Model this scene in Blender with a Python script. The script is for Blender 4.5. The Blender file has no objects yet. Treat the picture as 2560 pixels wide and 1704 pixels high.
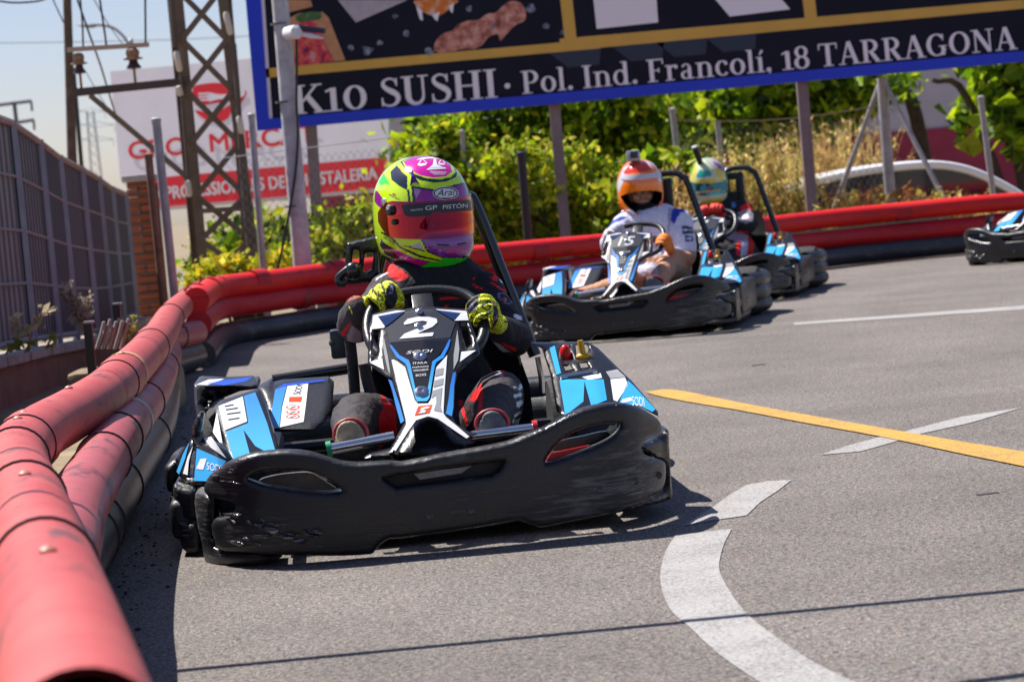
import bpy, bmesh, math, random
import numpy as np
from mathutils import Vector, Matrix
R = math.radians
random.seed(7); rng = np.random.default_rng(7)
scene = bpy.context.scene
C = scene.collection
# ------------------------------------------------------------------ camera, sky, sun, exposure
CAM_H, PITCH, ROLL, FPX = 0.82, R(3.39), R(5.0), 6259.0
CX, CY = 1280.0, 852.0
_f = np.array([0, math.cos(PITCH), -math.sin(PITCH)])
_u0 = np.array([0, math.sin(PITCH), math.cos(PITCH)])
_r0 = np.array([1.0, 0, 0])
_r = math.cos(ROLL)*_r0 - math.sin(ROLL)*_u0
_u = math.sin(ROLL)*_r0 + math.cos(ROLL)*_u0
EYE = np.array([0, 0, CAM_H])
cd = bpy.data.cameras.new('camera'); cam = bpy.data.objects.new('camera', cd); C.objects.link(cam)
cam.matrix_world = Matrix(((_r[0], _u[0], -_f[0], 0), (_r[1], _u[1], -_f[1], 0), (_r[2], _u[2], -_f[2], CAM_H), (0, 0, 0, 1)))
cd.lens = 36.0*FPX/2560; cd.sensor_width = 36.0; cd.clip_end = 3000; cd.clip_start = 0.1
cd.dof.use_dof = True; cd.dof.focus_distance = 6.6; cd.dof.aperture_fstop = 8.0
scene.camera = cam
SUN_DIR = Vector((-0.50, 0.38, 1.0)).normalized()      # towards the sun
SUN_EL = math.asin(SUN_DIR.z); SUN_AZ = math.atan2(SUN_DIR.x, SUN_DIR.y)
w = bpy.data.worlds.new('World'); scene.world = w; w.use_nodes = True
nt = w.node_tree; nt.nodes.clear()
sky = nt.nodes.new('ShaderNodeTexSky'); sky.sky_type = 'NISHITA'; sky.sun_disc = False
sky.sun_elevation = SUN_EL; sky.sun_rotation = SUN_AZ; sky.air_density = 1.0; sky.dust_density = 0.6; sky.ozone_density = 1.5
bg = nt.nodes.new('ShaderNodeBackground'); bg.inputs[1].default_value = 0.105
out = nt.nodes.new('ShaderNodeOutputWorld')
tint = nt.nodes.new('ShaderNodeMixRGB'); tint.blend_type = 'MULTIPLY'; tint.inputs[0].default_value = 1; tint.inputs[2].default_value = (0.615, 0.585, 0.685, 1)      # milky summer haze
nt.links.new(sky.outputs[0], tint.inputs[1]); nt.links.new(tint.outputs[0], bg.inputs[0]); nt.links.new(bg.outputs[0], out.inputs[0])
sl = bpy.data.lights.new('sun', 'SUN'); sl.energy = 5.0; sl.angle = R(0.5); sl.color = (1.0, 0.955, 0.89)
so = bpy.data.objects.new('sun', sl); C.objects.link(so)
so.rotation_euler = (-SUN_DIR).to_track_quat('-Z', 'Y').to_euler(); so.location = (-10, 10, 22)
scene.view_settings.view_transform = 'Standard'; scene.view_settings.look = 'None'
scene.view_settings.exposure = 0.72; scene.view_settings.gamma = 1.0
try:
    scene.cycles.use_denoising = True
    scene.cycles.max_bounces = 6; scene.cycles.transparent_max_bounces = 8
except Exception: pass

# ------------------------------------------------------------------ helpers
def rays(P):
    P = np.asarray(P, float).reshape(-1, 2)
    return _f[None]*FPX + _r[None]*(P[:, :1]-CX) - _u[None]*(P[:, 1:2]-CY)
def W(px, py, Y):
    d = rays([(px, py)])[0]; return EYE + d*(Y/d[1])
def WD(x, y, Y): return W(x*1.0866, y*1.0866, Y)
def WZ(px, py, z):
    d = rays([(px, py)])[0]; return EYE + d*((z-CAM_H)/d[2])
def project(P):
    V = np.asarray(P, float).reshape(-1, 3)-EYE; dep = V@_f
    return np.stack([CX+FPX*(V@_r)/dep, CY-FPX*(V@_u)/dep], 1)
def zoomer(x0, y0, s):
    return lambda pts: [(x0+x/s, y0+y/s) for x, y in pts]
ZA = zoomer(400, 850, 2.6129); ZB = zoomer(1000, 850, 2.6133); Z3 = zoomer(820, 350, 3.0154)
Z4 = zoomer(820, 680, 3.1365); ZH = zoomer(820, 440, 4.9083); ZL = zoomer(840, 680, 8.711); ZR = zoomer(1140, 680, 7.84)
ZK = zoomer(1280, 350, 2.8732); ZG = zoomer(1480, 880, 1.9028); ZS = zoomer(620, 0, 2.6773); ZS2 = zoomer(1400, 0, 2.031)
ZM = zoomer(250, 0, 2.1773); ZT = zoomer(0, 0, 3.2672); ZF = zoomer(0, 250, 2.09); ZX = zoomer(1800, 180, 2.904); ZN = zoomer(0, 650, 1.4875)
ZQ = zoomer(160, 720, 5.6)

MATS = {}
def mat(name, col, rough=0.5, metal=0.0, var=0.0, vscale=20.0, bump=0.0, bscale=60.0, coat=0.0, attr=False, spec=0.5, col2=None, trans=0.0, grime=None):
    if name in MATS: return MATS[name]
    m = bpy.data.materials.new(name); m.use_nodes = True; t = m.node_tree; b = t.nodes['Principled BSDF']
    b.inputs['Roughness'].default_value = rough; b.inputs['Metallic'].default_value = metal
    b.inputs['Coat Weight'].default_value = coat; b.inputs['Coat Roughness'].default_value = 0.08
    b.inputs['Specular IOR Level'].default_value = spec
    b.inputs['Base Color'].default_value = (*col, 1)
    tc = t.nodes.new('ShaderNodeTexCoord')
    src = None
    if attr:
        a = t.nodes.new('ShaderNodeAttribute'); a.attribute_name = 'Col'; src = a.outputs['Color']
    if var > 0:
        n = t.nodes.new('ShaderNodeTexNoise'); n.inputs['Scale'].default_value = vscale; n.inputs['Detail'].default_value = 6
        n.inputs['Roughness'].default_value = 0.65
        t.links.new(tc.outputs['Object'], n.inputs['Vector'])
        mr = t.nodes.new('ShaderNodeMapRange'); mr.inputs[1].default_value = 0.3; mr.inputs[2].default_value = 0.7
        t.links.new(n.outputs['Fac'], mr.inputs[0])
        if col2 is not None and src is None:
            mx = t.nodes.new('ShaderNodeMixRGB'); mx.inputs[1].default_value = (*col, 1); mx.inputs[2].default_value = (*col2, 1)
            t.links.new(mr.outputs[0], mx.inputs[0]); src = mx.outputs[0]
        else:
            mr.inputs[3].default_value = 1-var; mr.inputs[4].default_value = 1+var
            mx = t.nodes.new('ShaderNodeMixRGB'); mx.blend_type = 'MULTIPLY'; mx.inputs[0].default_value = 1
            if src is None: mx.inputs[1].default_value = (*col, 1)
            else: t.links.new(src, mx.inputs[1])
            t.links.new(mr.outputs[0], mx.inputs[2]); src = mx.outputs[0]
    if grime is not None:
        mp = t.nodes.new('ShaderNodeMapping'); mp.inputs['Scale'].default_value = grime[2]; t.links.new(tc.outputs['Object'], mp.inputs[0])
        g = t.nodes.new('ShaderNodeTexNoise'); g.inputs['Scale'].default_value = 1; g.inputs['Detail'].default_value = 9; g.inputs['Roughness'].default_value = 0.72; t.links.new(mp.outputs[0], g.inputs['Vector'])
        gr = t.nodes.new('ShaderNodeMapRange'); gr.inputs[1].default_value = grime[1]; gr.inputs[2].default_value = grime[1]+.10; gr.inputs[4].default_value = grime[3]; t.links.new(g.outputs['Fac'], gr.inputs[0])
        gm = t.nodes.new('ShaderNodeMixRGB'); t.links.new(gr.outputs[0], gm.inputs[0])
        if src is not None: t.links.new(src, gm.inputs[1])
        else: gm.inputs[1].default_value = (*col, 1)
        gm.inputs[2].default_value = (*grime[0], 1); src = gm.outputs[0]
    if src is not None: t.links.new(src, b.inputs['Base Color'])
    if bump > 0:
        n2 = t.nodes.new('ShaderNodeTexNoise'); n2.inputs['Scale'].default_value = bscale; n2.inputs['Detail'].default_value = 5
        t.links.new(tc.outputs['Object'], n2.inputs['Vector'])
        bp = t.nodes.new('ShaderNodeBump'); bp.inputs['Strength'].default_value = bump; bp.inputs['Distance'].default_value = 0.01
        t.links.new(n2.outputs['Fac'], bp.inputs['Height']); t.links.new(bp.outputs[0], b.inputs['Normal'])
    if trans > 0:
        tr = t.nodes.new('ShaderNodeBsdfTranslucent'); ms = t.nodes.new('ShaderNodeMixShader'); ms.inputs[0].default_value = trans
        if src is not None: t.links.new(src, tr.inputs[0])
        else: tr.inputs[0].default_value = (*col, 1)
        o = t.nodes['Material Output']
        t.links.new(b.outputs[0], ms.inputs[1]); t.links.new(tr.outputs[0], ms.inputs[2]); t.links.new(ms.outputs[0], o.inputs['Surface'])
    MATS[name] = m; return m

def catmull(pts, n=6, closed=False):
    P = [np.array(p, float) for p in pts]; N = len(P); o = []
    rngi = range(N) if closed else range(N-1)
    for i in rngi:
        p1, p2 = P[i], P[(i+1) % N]
        p0 = P[i-1] if (closed or i > 0) else 2*p1-p2
        p3 = P[(i+2) % N] if (closed or i < N-2) else 2*p2-p1
        for k in range(n):
            t = k/n
            o.append(0.5*((2*p1)+(-p0+p2)*t+(2*p0-5*p1+4*p2-p3)*t*t+(-p0+3*p1-3*p2+p3)*t**3))
    if not closed: o.append(P[-1])
    return o
def sm(pts, n=5): return [tuple(p) for p in catmull(pts, n, True)]

class MB:
    def __init__(s): s.v = []; s.f = []; s.m = []
    def add(s, vs, fs, mi=0):
        o = len(s.v); s.v.extend([tuple(map(float, v)) for v in vs])
        for f in fs: s.f.append(tuple(i+o for i in f)); s.m.append(mi)
        return s
    def box(s, c, d, rot=None, mi=0, bev=0.0):
        x, y, z = [k/2 for k in d]
        if bev > 0:
            b = min(bev, x, y, z); vs = []
            bm = bmesh.new(); bmesh.ops.create_cube(bm, size=1)
            for v in bm.verts: v.co = Vector((v.co.x*d[0], v.co.y*d[1], v.co.z*d[2]))
            bmesh.ops.bevel(bm, geom=bm.edges[:], offset=b*0.99, segments=2, affect='EDGES', profile=0.5)
            bm.verts.index_update(); vs = [tuple(v.co) for v in bm.verts]; fs = [tuple(v.index for v in f.verts) for f in bm.faces]; bm.free()
        else:
            vs = [(-x, -y, -z), (x, -y, -z), (x, y, -z), (-x, y, -z), (-x, -y, z), (x, -y, z), (x, y, z), (-x, y, z)]
            fs = [(0, 3, 2, 1), (4, 5, 6, 7), (0, 1, 5, 4), (1, 2, 6, 5), (2, 3, 7, 6), (3, 0, 4, 7)]
        M = rot if rot is not None else Matrix.Identity(3)
        return s.add([np.array(M @ Vector(v))+np.array(c) for v in vs], fs, mi)
    def tube(s, path, r, seg=10, cap=True, mi=0, flat=1.0):
        P = [Vector(p) for p in path]; n = len(P)
        rr = r if hasattr(r, '__len__') else [r]*n
        T = []
        for i in range(n):
            t = P[min(i+1, n-1)]-P[max(i-1, 0)]
            T.append(t.normalized() if t.length > 1e-9 else Vector((0, 0, 1)))
        ref = Vector((0, 0, 1)) if abs(T[0].z) < 0.9 else Vector((1, 0, 0))
        u = T[0].cross(ref).normalized(); vs = []; fs = []
        for i in range(n):
            u = (u-T[i]*u.dot(T[i]))
            u = u.normalized() if u.length > 1e-6 else T[i].orthogonal().normalized()
            v = T[i].cross(u)
            for k in range(seg):
                a = 2*math.pi*k/seg
                vs.append(P[i]+(u*math.cos(a)+v*math.sin(a)*flat)*rr[i])
        for i in range(n-1):
            for k in range(seg):
                k2 = (k+1) % seg
                fs.append((i*seg+k, i*seg+k2, (i+1)*seg+k2, (i+1)*seg+k))
        if cap:
            fs.append(tuple(range(seg-1, -1, -1))); fs.append(tuple((n-1)*seg+k for k in range(seg)))
        return s.add(vs, fs, mi)
    def lathe(s, prof, seg=24, M=None, mi=0):
        M = M or Matrix.Identity(4); vs = []; fs = []
        for r, z in prof:
            for k in range(seg):
                a = 2*math.pi*k/seg; vs.append(M @ Vector((r*math.cos(a), r*math.sin(a), z)))
        for i in range(len(prof)-1):
            for k in range(seg):
                k2 = (k+1) % seg; fs.append((i*seg+k, i*seg+k2, (i+1)*seg+k2, (i+1)*seg+k))
        fs.append(tuple(range(seg-1, -1, -1))); fs.append(tuple((len(prof)-1)*seg+k for k in range(seg)))
        return s.add(vs, fs, mi)
    def ball(s, c, r, seg=16, ring=10, mi=0, M=None):
        rx, ry, rz = r if hasattr(r, '__len__') else (r, r, r); vs = []; fs = []
        for i in range(ring+1):
            th = math.pi*i/ring
            for k in range(seg):
                a = 2*math.pi*k/seg
                p = Vector((rx*math.sin(th)*math.cos(a), ry*math.sin(th)*math.sin(a), rz*math.cos(th)))
                if M is not None: p = M @ p
                vs.append(p+Vector(c))
        for i in range(ring):
            for k in range(seg):
                k2 = (k+1) % seg; fs.append((i*seg+k, (i+1)*seg+k, (i+1)*seg+k2, i*seg+k2))
        return s.add(vs, fs, mi)

def link(name, me, mats, parent=None, smooth=True, angle=40):
    for m in (mats if isinstance(mats, (list, tuple)) else [mats]): me.materials.append(m)
    if smooth:
        me.shade_smooth()
        try: me.set_sharp_from_angle(angle=R(angle))
        except Exception: pass
    o = bpy.data.objects.new(name, me); C.objects.link(o)
    if parent is not None:
        o.parent = parent
    return o
def origin_of(parent):
    t = Vector((0, 0, 0)); p = parent
    while p is not None: t += p.location; p = p.parent
    return t
def build(name, mb, mats, parent=None, smooth=True, angle=40):
    """link an MB whose coordinates are world coordinates, below its parent"""
    off = origin_of(parent)
    me = bpy.data.meshes.new(name)
    vs = [(v[0]-off.x, v[1]-off.y, v[2]-off.z) for v in mb.v]
    me.from_pydata(vs, [], mb.f)
    me.polygons.foreach_set('material_index', mb.m)
    me.validate(); me.update()
    return link(name, me, mats, parent, smooth, angle)
def thing(name, label, cat, loc=(0, 0, 0), group=None):
    o = bpy.data.objects.new(name, None); o.empty_display_size = 0.1; C.objects.link(o)
    o.location = Vector([float(k) for k in loc]); o['label'] = label; o['category'] = cat
    if group: o['group'] = group
    return o
def tag(o, label, cat, group=None, kind=None):
    if label: o['label'] = label
    if cat: o['category'] = cat
    if group: o['group'] = group
    if kind: o['kind'] = kind
    return o

def patch(outer, holes=(), cell=8.0):
    """triangulate a 2-D outline with holes and cut it along a grid -> verts (n,2), faces, boundary edges"""
    bm = bmesh.new(); E = []
    for lp in [outer, *holes]:
        vs = [bm.verts.new((p[0], p[1], 0)) for p in lp]
        for i in range(len(vs)): E.append(bm.edges.new((vs[i], vs[(i+1) % len(vs)])))
    bmesh.ops.triangle_fill(bm, use_beauty=True, use_dissolve=False, edges=E)
    xs = [p[0] for p in outer]; ys = [p[1] for p in outer]
    for ax, lo, hi in ((0, min(xs), max(xs)), (1, min(ys), max(ys))):
        n = int((hi-lo)/cell)
        for k in range(1, n+1):
            co = [0, 0, 0]; co[ax] = lo+(hi-lo)*k/(n+1); no = [0, 0, 0]; no[ax] = 1
            bmesh.ops.bisect_plane(bm, geom=bm.verts[:]+bm.edges[:]+bm.faces[:], dist=1e-5, plane_co=co, plane_no=no)
    bmesh.ops.remove_doubles(bm, verts=bm.verts[:], dist=1e-4)
    bm.normal_update()
    for f in bm.faces:
        if f.normal.z > 0: f.normal_flip()      # y points down in pixels, so this faces the camera
    bm.verts.index_update()
    v = np.array([(q.co.x, q.co.y) for q in bm.verts]); f = [tuple(q.index for q in g.verts) for g in bm.faces]
    b = []
    for e in bm.edges:
        if len(e.link_faces) == 1:
            fv = [q.index for q in e.link_faces[0].verts]; i, j = e.verts[0].index, e.verts[1].index
            k = fv.index(i)
            b.append((i, j) if fv[(k+1) % len(fv)] == j else (j, i))
    bm.free(); return v, f, b
def edge_dist(v, loops):
    d = np.full(len(v), 1e9)
    for lp in loops:
        L = np.array(lp, float)
        for a, b2 in zip(L, np.roll(L, -1, 0)):
            ab = b2-a; t = np.clip(((v-a)@ab)/max(ab@ab, 1e-9), 0, 1)
            d = np.minimum(d, np.hypot(*(v-(a+t[:, None]*ab)).T))
    return d
_tc = {}
def text_mesh(s):
    if s in _tc: return _tc[s]
    cu = bpy.data.curves.new('t', 'FONT'); cu.body = s; cu.resolution_u = 3
    o = bpy.data.objects.new('t', cu); C.objects.link(o)
    dg = bpy.context.evaluated_depsgraph_get()
    me = bpy.data.meshes.new_from_object(o.evaluated_get(dg))
    v = np.array([(p.co.x, p.co.y) for p in me.vertices]); f = [tuple(p.vertices) for p in me.polygons]
    bpy.data.objects.remove(o); bpy.data.curves.remove(cu); bpy.data.meshes.remove(me)
    v -= v.min(0); v /= v.max(0)
    _tc[s] = (v, f); return v, f
# ------------------------------------------------------------------ ground
def asphalt_mat():
    m = bpy.data.materials.new('asphalt'); m.use_nodes = True; t = m.node_tree; b = t.nodes['Principled BSDF']
    tc = t.nodes.new('ShaderNodeTexCoord')
    def noise(s, d=3, r=0.6):
        n = t.nodes.new('ShaderNodeTexNoise'); n.inputs['Scale'].default_value = s; n.inputs['Detail'].default_value = d
        n.inputs['Roughness'].default_value = r; t.links.new(tc.outputs['Object'], n.inputs['Vector']); return n
    vo = t.nodes.new('ShaderNodeTexVoronoi'); vo.inputs['Scale'].default_value = 120; t.links.new(tc.outputs['Object'], vo.inputs['Vector'])
    n1 = noise(95, 4, 0.9); n2 = noise(1.3, 5); n3 = noise(230, 2, .8)
    cr = t.nodes.new('ShaderNodeValToRGB'); e = cr.color_ramp.elements
    e[0].position = 0.40; e[0].color = (0.016, 0.0145, 0.0155, 1); e[1].position = 0.61; e[1].color = (0.308, 0.262, 0.227, 1)
    mid = cr.color_ramp.elements.new(0.47); mid.color = (0.073, 0.065, 0.060, 1)
    mx = t.nodes.new('ShaderNodeMixRGB'); mx.inputs[0].default_value = 0.45
    t.links.new(n1.outputs['Fac'], mx.inputs[1]); t.links.new(n3.outputs['Fac'], mx.inputs[2]); t.links.new(mx.outputs[0], cr.inputs[0])
    # single stones, each its own grey
    m2 = t.nodes.new('ShaderNodeMixRGB'); m2.blend_type = 'OVERLAY'; m2.inputs[0].default_value = 0.62
    sat = t.nodes.new('ShaderNodeHueSaturation'); sat.inputs['Saturation'].default_value = 0.16
    t.links.new(vo.outputs['Color'], sat.inputs['Color']); t.links.new(cr.outputs[0], m2.inputs[1]); t.links.new(sat.outputs[0], m2.inputs[2])
    mr = t.nodes.new('ShaderNodeMapRange'); mr.inputs[1].default_value = 0.3; mr.inputs[2].default_value = 0.7; mr.inputs[3].default_value = 0.76; mr.inputs[4].default_value = 1.20
    t.links.new(n2.outputs['Fac'], mr.inputs[0])
    m3 = t.nodes.new('ShaderNodeMixRGB'); m3.blend_type = 'MULTIPLY'; m3.inputs[0].default_value = 1
    t.links.new(m2.outputs[0], m3.inputs[1]); t.links.new(mr.outputs[0], m3.inputs[2])
    t.links.new(m3.outputs[0], b.inputs['Base Color'])
    b.inputs['Roughness'].default_value = 0.85
    bp = t.nodes.new('ShaderNodeBump'); bp.inputs['Strength'].default_value = 1.0; bp.inputs['Distance'].default_value = 0.006
    t.links.new(mx.outputs[0], bp.inputs['Height']); t.links.new(bp.outputs[0], b.inputs['Normal'])
    return m
ASPH = asphalt_mat()
def paint_mat(name, col):
    m = bpy.data.materials.new(name); m.use_nodes = True; t = m.node_tree; b = t.nodes['Principled BSDF']
    tc = t.nodes.new('ShaderNodeTexCoord')
    n = t.nodes.new('ShaderNodeTexNoise'); n.inputs['Scale'].default_value = 130; n.inputs['Detail'].default_value = 4; n.inputs['Roughness'].default_value = 0.8
    n2 = t.nodes.new('ShaderNodeTexNoise'); n2.inputs['Scale'].default_value = 6; n2.inputs['Detail'].default_value = 5
    t.links.new(tc.outputs['Object'], n.inputs['Vector']); t.links.new(tc.outputs['Object'], n2.inputs['Vector'])
    ad = t.nodes.new('ShaderNodeMath'); ad.operation = 'MULTIPLY_ADD'; ad.inputs[1].default_value = 0.22
    t.links.new(n2.outputs['Fac'], ad.inputs[0]); t.links.new(n.outputs['Fac'], ad.inputs[2])
    cr = t.nodes.new('ShaderNodeValToRGB'); e = cr.color_ramp.elements
    e[0].position = 0.43; e[0].color = (0.10, 0.09, 0.088, 1); e[1].position = 0.66; e[1].color = (*col, 1)
    t.links.new(ad.outputs[0], cr.inputs[0]); t.links.new(cr.outputs[0], b.inputs['Base Color']); b.inputs['Roughness'].default_value = 0.8
    bp = t.nodes.new('ShaderNodeBump'); bp.inputs['Strength'].default_value = 0.6; bp.inputs['Distance'].default_value = 0.003
    t.links.new(n.outputs['Fac'], bp.inputs['Height']); t.links.new(bp.outputs[0], b.inputs['Normal'])
    return m
WHITEP = paint_mat('road_paint_white', (0.37, 0.355, 0.342)); YELP = paint_mat('road_paint_yellow', (0.56, 0.31, 0.035))
def sheet(name, poly, z, m):
    mb = MB(); mb.add([(p[0], p[1], z if len(p) < 3 else p[2]) for p in poly], [tuple(range(len(poly)))])
    o = build(name, mb, m, smooth=False); o['kind'] = 'structure'; return o
DIRT = mat('dry_earth', (0.23, 0.175, 0.11), 0.95, var=0.45, vscale=3, bump=0.7, bscale=12)
mb = MB()
xs = np.linspace(-60, 60, 61); ysl = [(-30, -0.03), (18.2, -0.03), (20.6, -0.03), (23.5, -0.75), (60, -0.9), (200, -0.9), (900, -0.9)]
vs = [(x*(1 if y < 100 else 12), y, z+0.02*math.sin(x*1.3+y)*(1 if 21 < y < 100 else 0)) for y, z in ysl for x in xs]
mb.add(vs, [(j*61+i, j*61+i+1, (j+1)*61+i+1, (j+1)*61+i) for j in range(len(ysl)-1) for i in range(60)])
o = build('ground', mb, DIRT); o['kind'] = 'structure'
def marking(name, pts, m, z=0.002):
    mb = MB(); v = [WZ(px, py, z) for px, py in pts]; mb.add(v, [tuple(range(len(v)))])
    o = build(name, mb, m, smooth=False); o['kind'] = 'structure'; return o
def ribbon(name, L, Rr, m, z=0.002, n=6):
    a = catmull([WZ(*p, z) for p in ZG(L)], n); b = catmull([WZ(*p, z) for p in ZG(Rr)], n); mb = MB()
    mb.add(a+b, [(i, i+1, len(a)+i+1, len(a)+i) for i in range(len(a)-1)])
    o = build(name, mb, m, smooth=False); o['kind'] = 'structure'; return o
ribbon('road_marking', [(395, 870), (345, 960), (325, 1080), (370, 1215), (470, 1310), (600, 1430), (800, 1568), (1000, 1690)],
       [(665, 838), (625, 920), (605, 1020), (640, 1110), (735, 1240), (900, 1370), (1090, 1490), (1330, 1600)], WHITEP)
marking('road_marking', ZG([(430, 825), (560, 745), (650, 680), (735, 630), (830, 612), (950, 606), (880, 660), (800, 712), (735, 775), (560, 800)]), WHITEP)
marking('road_marking', ZG([(1085, 488), (1200, 448), (1340, 410), (1500, 372), (1760, 305), (2048, 262), (1800, 335), (1560, 388), (1440, 425), (1280, 470)]), WHITEP)
ribbon('road_marking', [(250, 188), (395, 178), (700, 238), (1000, 292), (1400, 362), (1800, 430), (2300, 510)],
       [(300, 203), (440, 232), (700, 275), (1000, 332), (1400, 405), (1800, 490), (2300, 590)], YELP, 0.004)
marking('road_marking', [(1985, 806), (2560, 763), (2700, 753), (2700, 761), (2560, 773), (1985, 812)], WHITEP)

SKID = mat('tyre_mark', (.055, .05, .05), .8, var=.5, vscale=40)
marking('tyre_mark', ZG([(755, 62), (800, 55), (835, 54), (800, 60), (760, 66)]), SKID); marking('tyre_mark', ZG([(1825, 674), (1880, 668), (1935, 662), (1935, 666), (1880, 673), (1828, 678)]), SKID)
# ------------------------------------------------------------------ tube barrier
RED_NEAR = mat('faded_red_plastic', (0.44, 0.045, 0.04), 0.5, var=0.18, vscale=5, bump=0.08, bscale=35, col2=(0.52, 0.10, 0.085), grime=((.10, .045, .045), .55, (11, 4, 16), .8))
RED_DULL = mat('dusty_red_plastic', (0.40, 0.06, 0.07), 0.45, var=0.2, vscale=6, bump=0.08, bscale=35, col2=(0.42, 0.10, 0.10), grime=((.06, .03, .035), .52, (11, 4, 14), .85))
RED_FAR = mat('bright_red_plastic', (0.70, 0.005, 0.004), 0.5, var=0.12, vscale=4, grime=((.12, .006, .008), .56, (2, 6, 16), .75))
RED_FAR2 = mat('deep_red_plastic', (0.50, 0.004, 0.012), 0.5, var=0.14, vscale=4, grime=((.06, .005, .008), .58, (2, 6, 16), .8))
BLKT = mat('scuffed_black_plastic', (0.045, 0.044, 0.05), 0.33, var=0.3, vscale=7, bump=0.15, bscale=30, col2=(0.06, 0.058, 0.066), grime=((.20, .19, .195), .57, (20, 5, 20), .7))
BAND = mat('rubber_band', (0.03, 0.012, 0.014), 0.4); STEEL = mat('steel', (0.55, 0.54, 0.52), 0.35, metal=0.9)
r_t = 0.069
top_px = [((215, 1880), .405), ((165, 1640), .39), ((120, 1450), .375), ((70, 1270), .36), ((40, 1150), .345), ((95, 1085), .34), ((180, 1035), .34), ((258, 985), .342), ((318, 930), .348),
          ((368, 878), .35), ((400, 838), .352), ((428, 790), .35), ((462, 757), .352), ((500, 728), .352), ((560, 712), .36)]
near_top = [WZ(px, py, z) for (px, py), z in top_px]
def cpath(pts, n=8): return [tuple(p) for p in catmull(pts, n)]
blk = [(-.72, 3.6), (-.89, 4.6), (-.985, 5.2), (-1.065, 6.1), (-1.175, 7.3), (-1.335, 9.2), (-1.62, 11.6), (-1.80, 12.9), (-1.74, 13.7), (-1.45, 14.55), (-1.10, 15.3), (-.4, 15.9), (.4, 16.5), (1.5, 17.35), (2.5, 17.95), (3.4, 18.35), (5.5, 19.2), (8, 20)]
near_b = blk[:9]
far_b = [(-1.74, 13.7)]+[tuple(WZ(x*1.0866, y*1.0866, 0)[:2]+np.array([-.01, .075])) for x, y in ((515, 799), (640, 776), (790, 753), (1150, 712), (1550, 663), (1950, 612), (2220, 586), (2480, 560), (2800, 530))]
sheet('asphalt_track', [(-.55, -6), (14, -6), (14, 21.6)]+[(x, y+.12) for x, y in far_b[:0:-1]]+[(x-.08, y) for x, y in near_b[::-1]], 0.0, ASPH)
bt = thing('tube_barrier', 'faded pink-red tube barrier running along the left edge towards the camera', 'barrier', (-1.1, 6.5, 0))
mb = MB(); mb.tube(cpath(near_top), r_t, 28, cap=False); mb.tube(cpath(near_top), r_t-.006, 28, cap=False)
rim = MB(); red_top = build('red_tube', mb, RED_NEAR, bt)
mid = [(x+.03*(1 if y < 8 else .3)-.015*math.sin(y*2.1), y, (.238 if y < 8 else .215)+.008*math.sin(y*1.7)) for x, y in near_b]
mid[0] = (-.72, 3.6, .225)
mb = MB(); mb.tube(cpath(mid), r_t, 24); build('red_tube', mb, RED_DULL, bt)['label'] = 'duller lower red tube'
mb = MB(); mb.tube(cpath([(x-.01, y, .083) for x, y in near_b]), .082, 24); build('black_tube', mb, BLKT, bt)
def bands(path, idxs, r, parent, n=8, m=BAND, wdt=.010):
    P = cpath(path, n)
    for i in idxs:
        i = min(i, len(P)-2); a, b2 = Vector(P[i]), Vector(P[i+1]); t = (b2-a).normalized()
        mb = MB(); mb.tube([a-t*wdt/2, a-t*wdt/2+t*1e-4, a+t*wdt/2-t*1e-4, a+t*wdt/2], [r-.003, r+.0045, r+.0045, r-.003], 28, cap=False)
        build('clamp_band', mb, m, parent)
bands(near_top, [17, 25, 32, 36, 60, 74, 87, 98], r_t, bt)
bands(mid, [26, 30, 37, 44, 52, 60], r_t, bt)
bands([(x-.01, y, .083) for x, y in near_b], [23, 25, 31, 38, 46, 54], .082, bt, wdt=.014)
bands(mid, [33], r_t+.001, bt, m=STEEL, wdt=.03)
# sleeve ends: a slightly wider collar where one tube is pushed into the next
P = cpath(near_top)
for i in (38, 62, 76):
    mb = MB(); mb.tube(P[i-6:i+1], [r_t+.001]*5+[r_t+.006, r_t+.006], 28, cap=False); build('sleeve', mb, RED_NEAR, bt)
# rivets along the seam
rv = MB()
for i in range(41, 63):
    for k in (0.0, 0.5):
        a, b2 = Vector(P[i]), Vector(P[i+1]); t = (b2-a).normalized(); c = a.lerp(b2, k)
        u = t.cross(Vector((0, 0, 1))).normalized(); n = (u*0.80+Vector((0, 0, -.18))-Vector((0, .45, 0))).normalized()
        rv.ball(c+n*(r_t+.001), .0022, 6, 4)
for i in range(65, 76):
    a, b2 = Vector(P[i]), Vector(P[i+1]); t = (b2-a).normalized()
    u = t.cross(Vector((0, 0, 1))).normalized(); n = (u*0.9+Vector((0, 0, .05))-Vector((0, .3, 0))).normalized()
    rv.ball(a+n*(r_t+.001), .003, 6, 4)
build('rivet_row', rv, STEEL, bt)
bolt = MB()
for i in (13, 23, 35, 37, 48, 63):
    c = Vector(P[i])+Vector((.0, -.01, r_t-.001)); bolt.lathe([(.011, -.002), (.011, .004), (.006, .008), (.001, .009)], 10, Matrix.Translation(c))
build('bolt_heads', bolt, mat('bolt_red', (0.45, 0.16, 0.12), 0.5), bt)
tp = MB()
for k in range(6):
    i = 63; a = Vector(P[i]); b2 = Vector(P[i+1]); t = (b2-a).normalized(); q = a+t*.012*(k-2)
    tp.tube([q-t*.0035, q+t*.0035], r_t+.005, 24, cap=False)
build('tie_wire', tp, mat('straw_wire', (0.55, 0.42, 0.2), 0.7), bt)
fb = thing('tube_barrier', 'bright red tube barrier crossing behind the karts below the large blue-framed billboard', 'barrier', (1.5, 17.3, 0))
def far(z, ofs, r, n=8):
    base = [(-1.72, 13.85)]+far_b[1:]
    return cpath([(x+ofs*.3, y-ofs, z+.01*math.sin(x*1.9+z*20)) for x, y in base], n)
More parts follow.
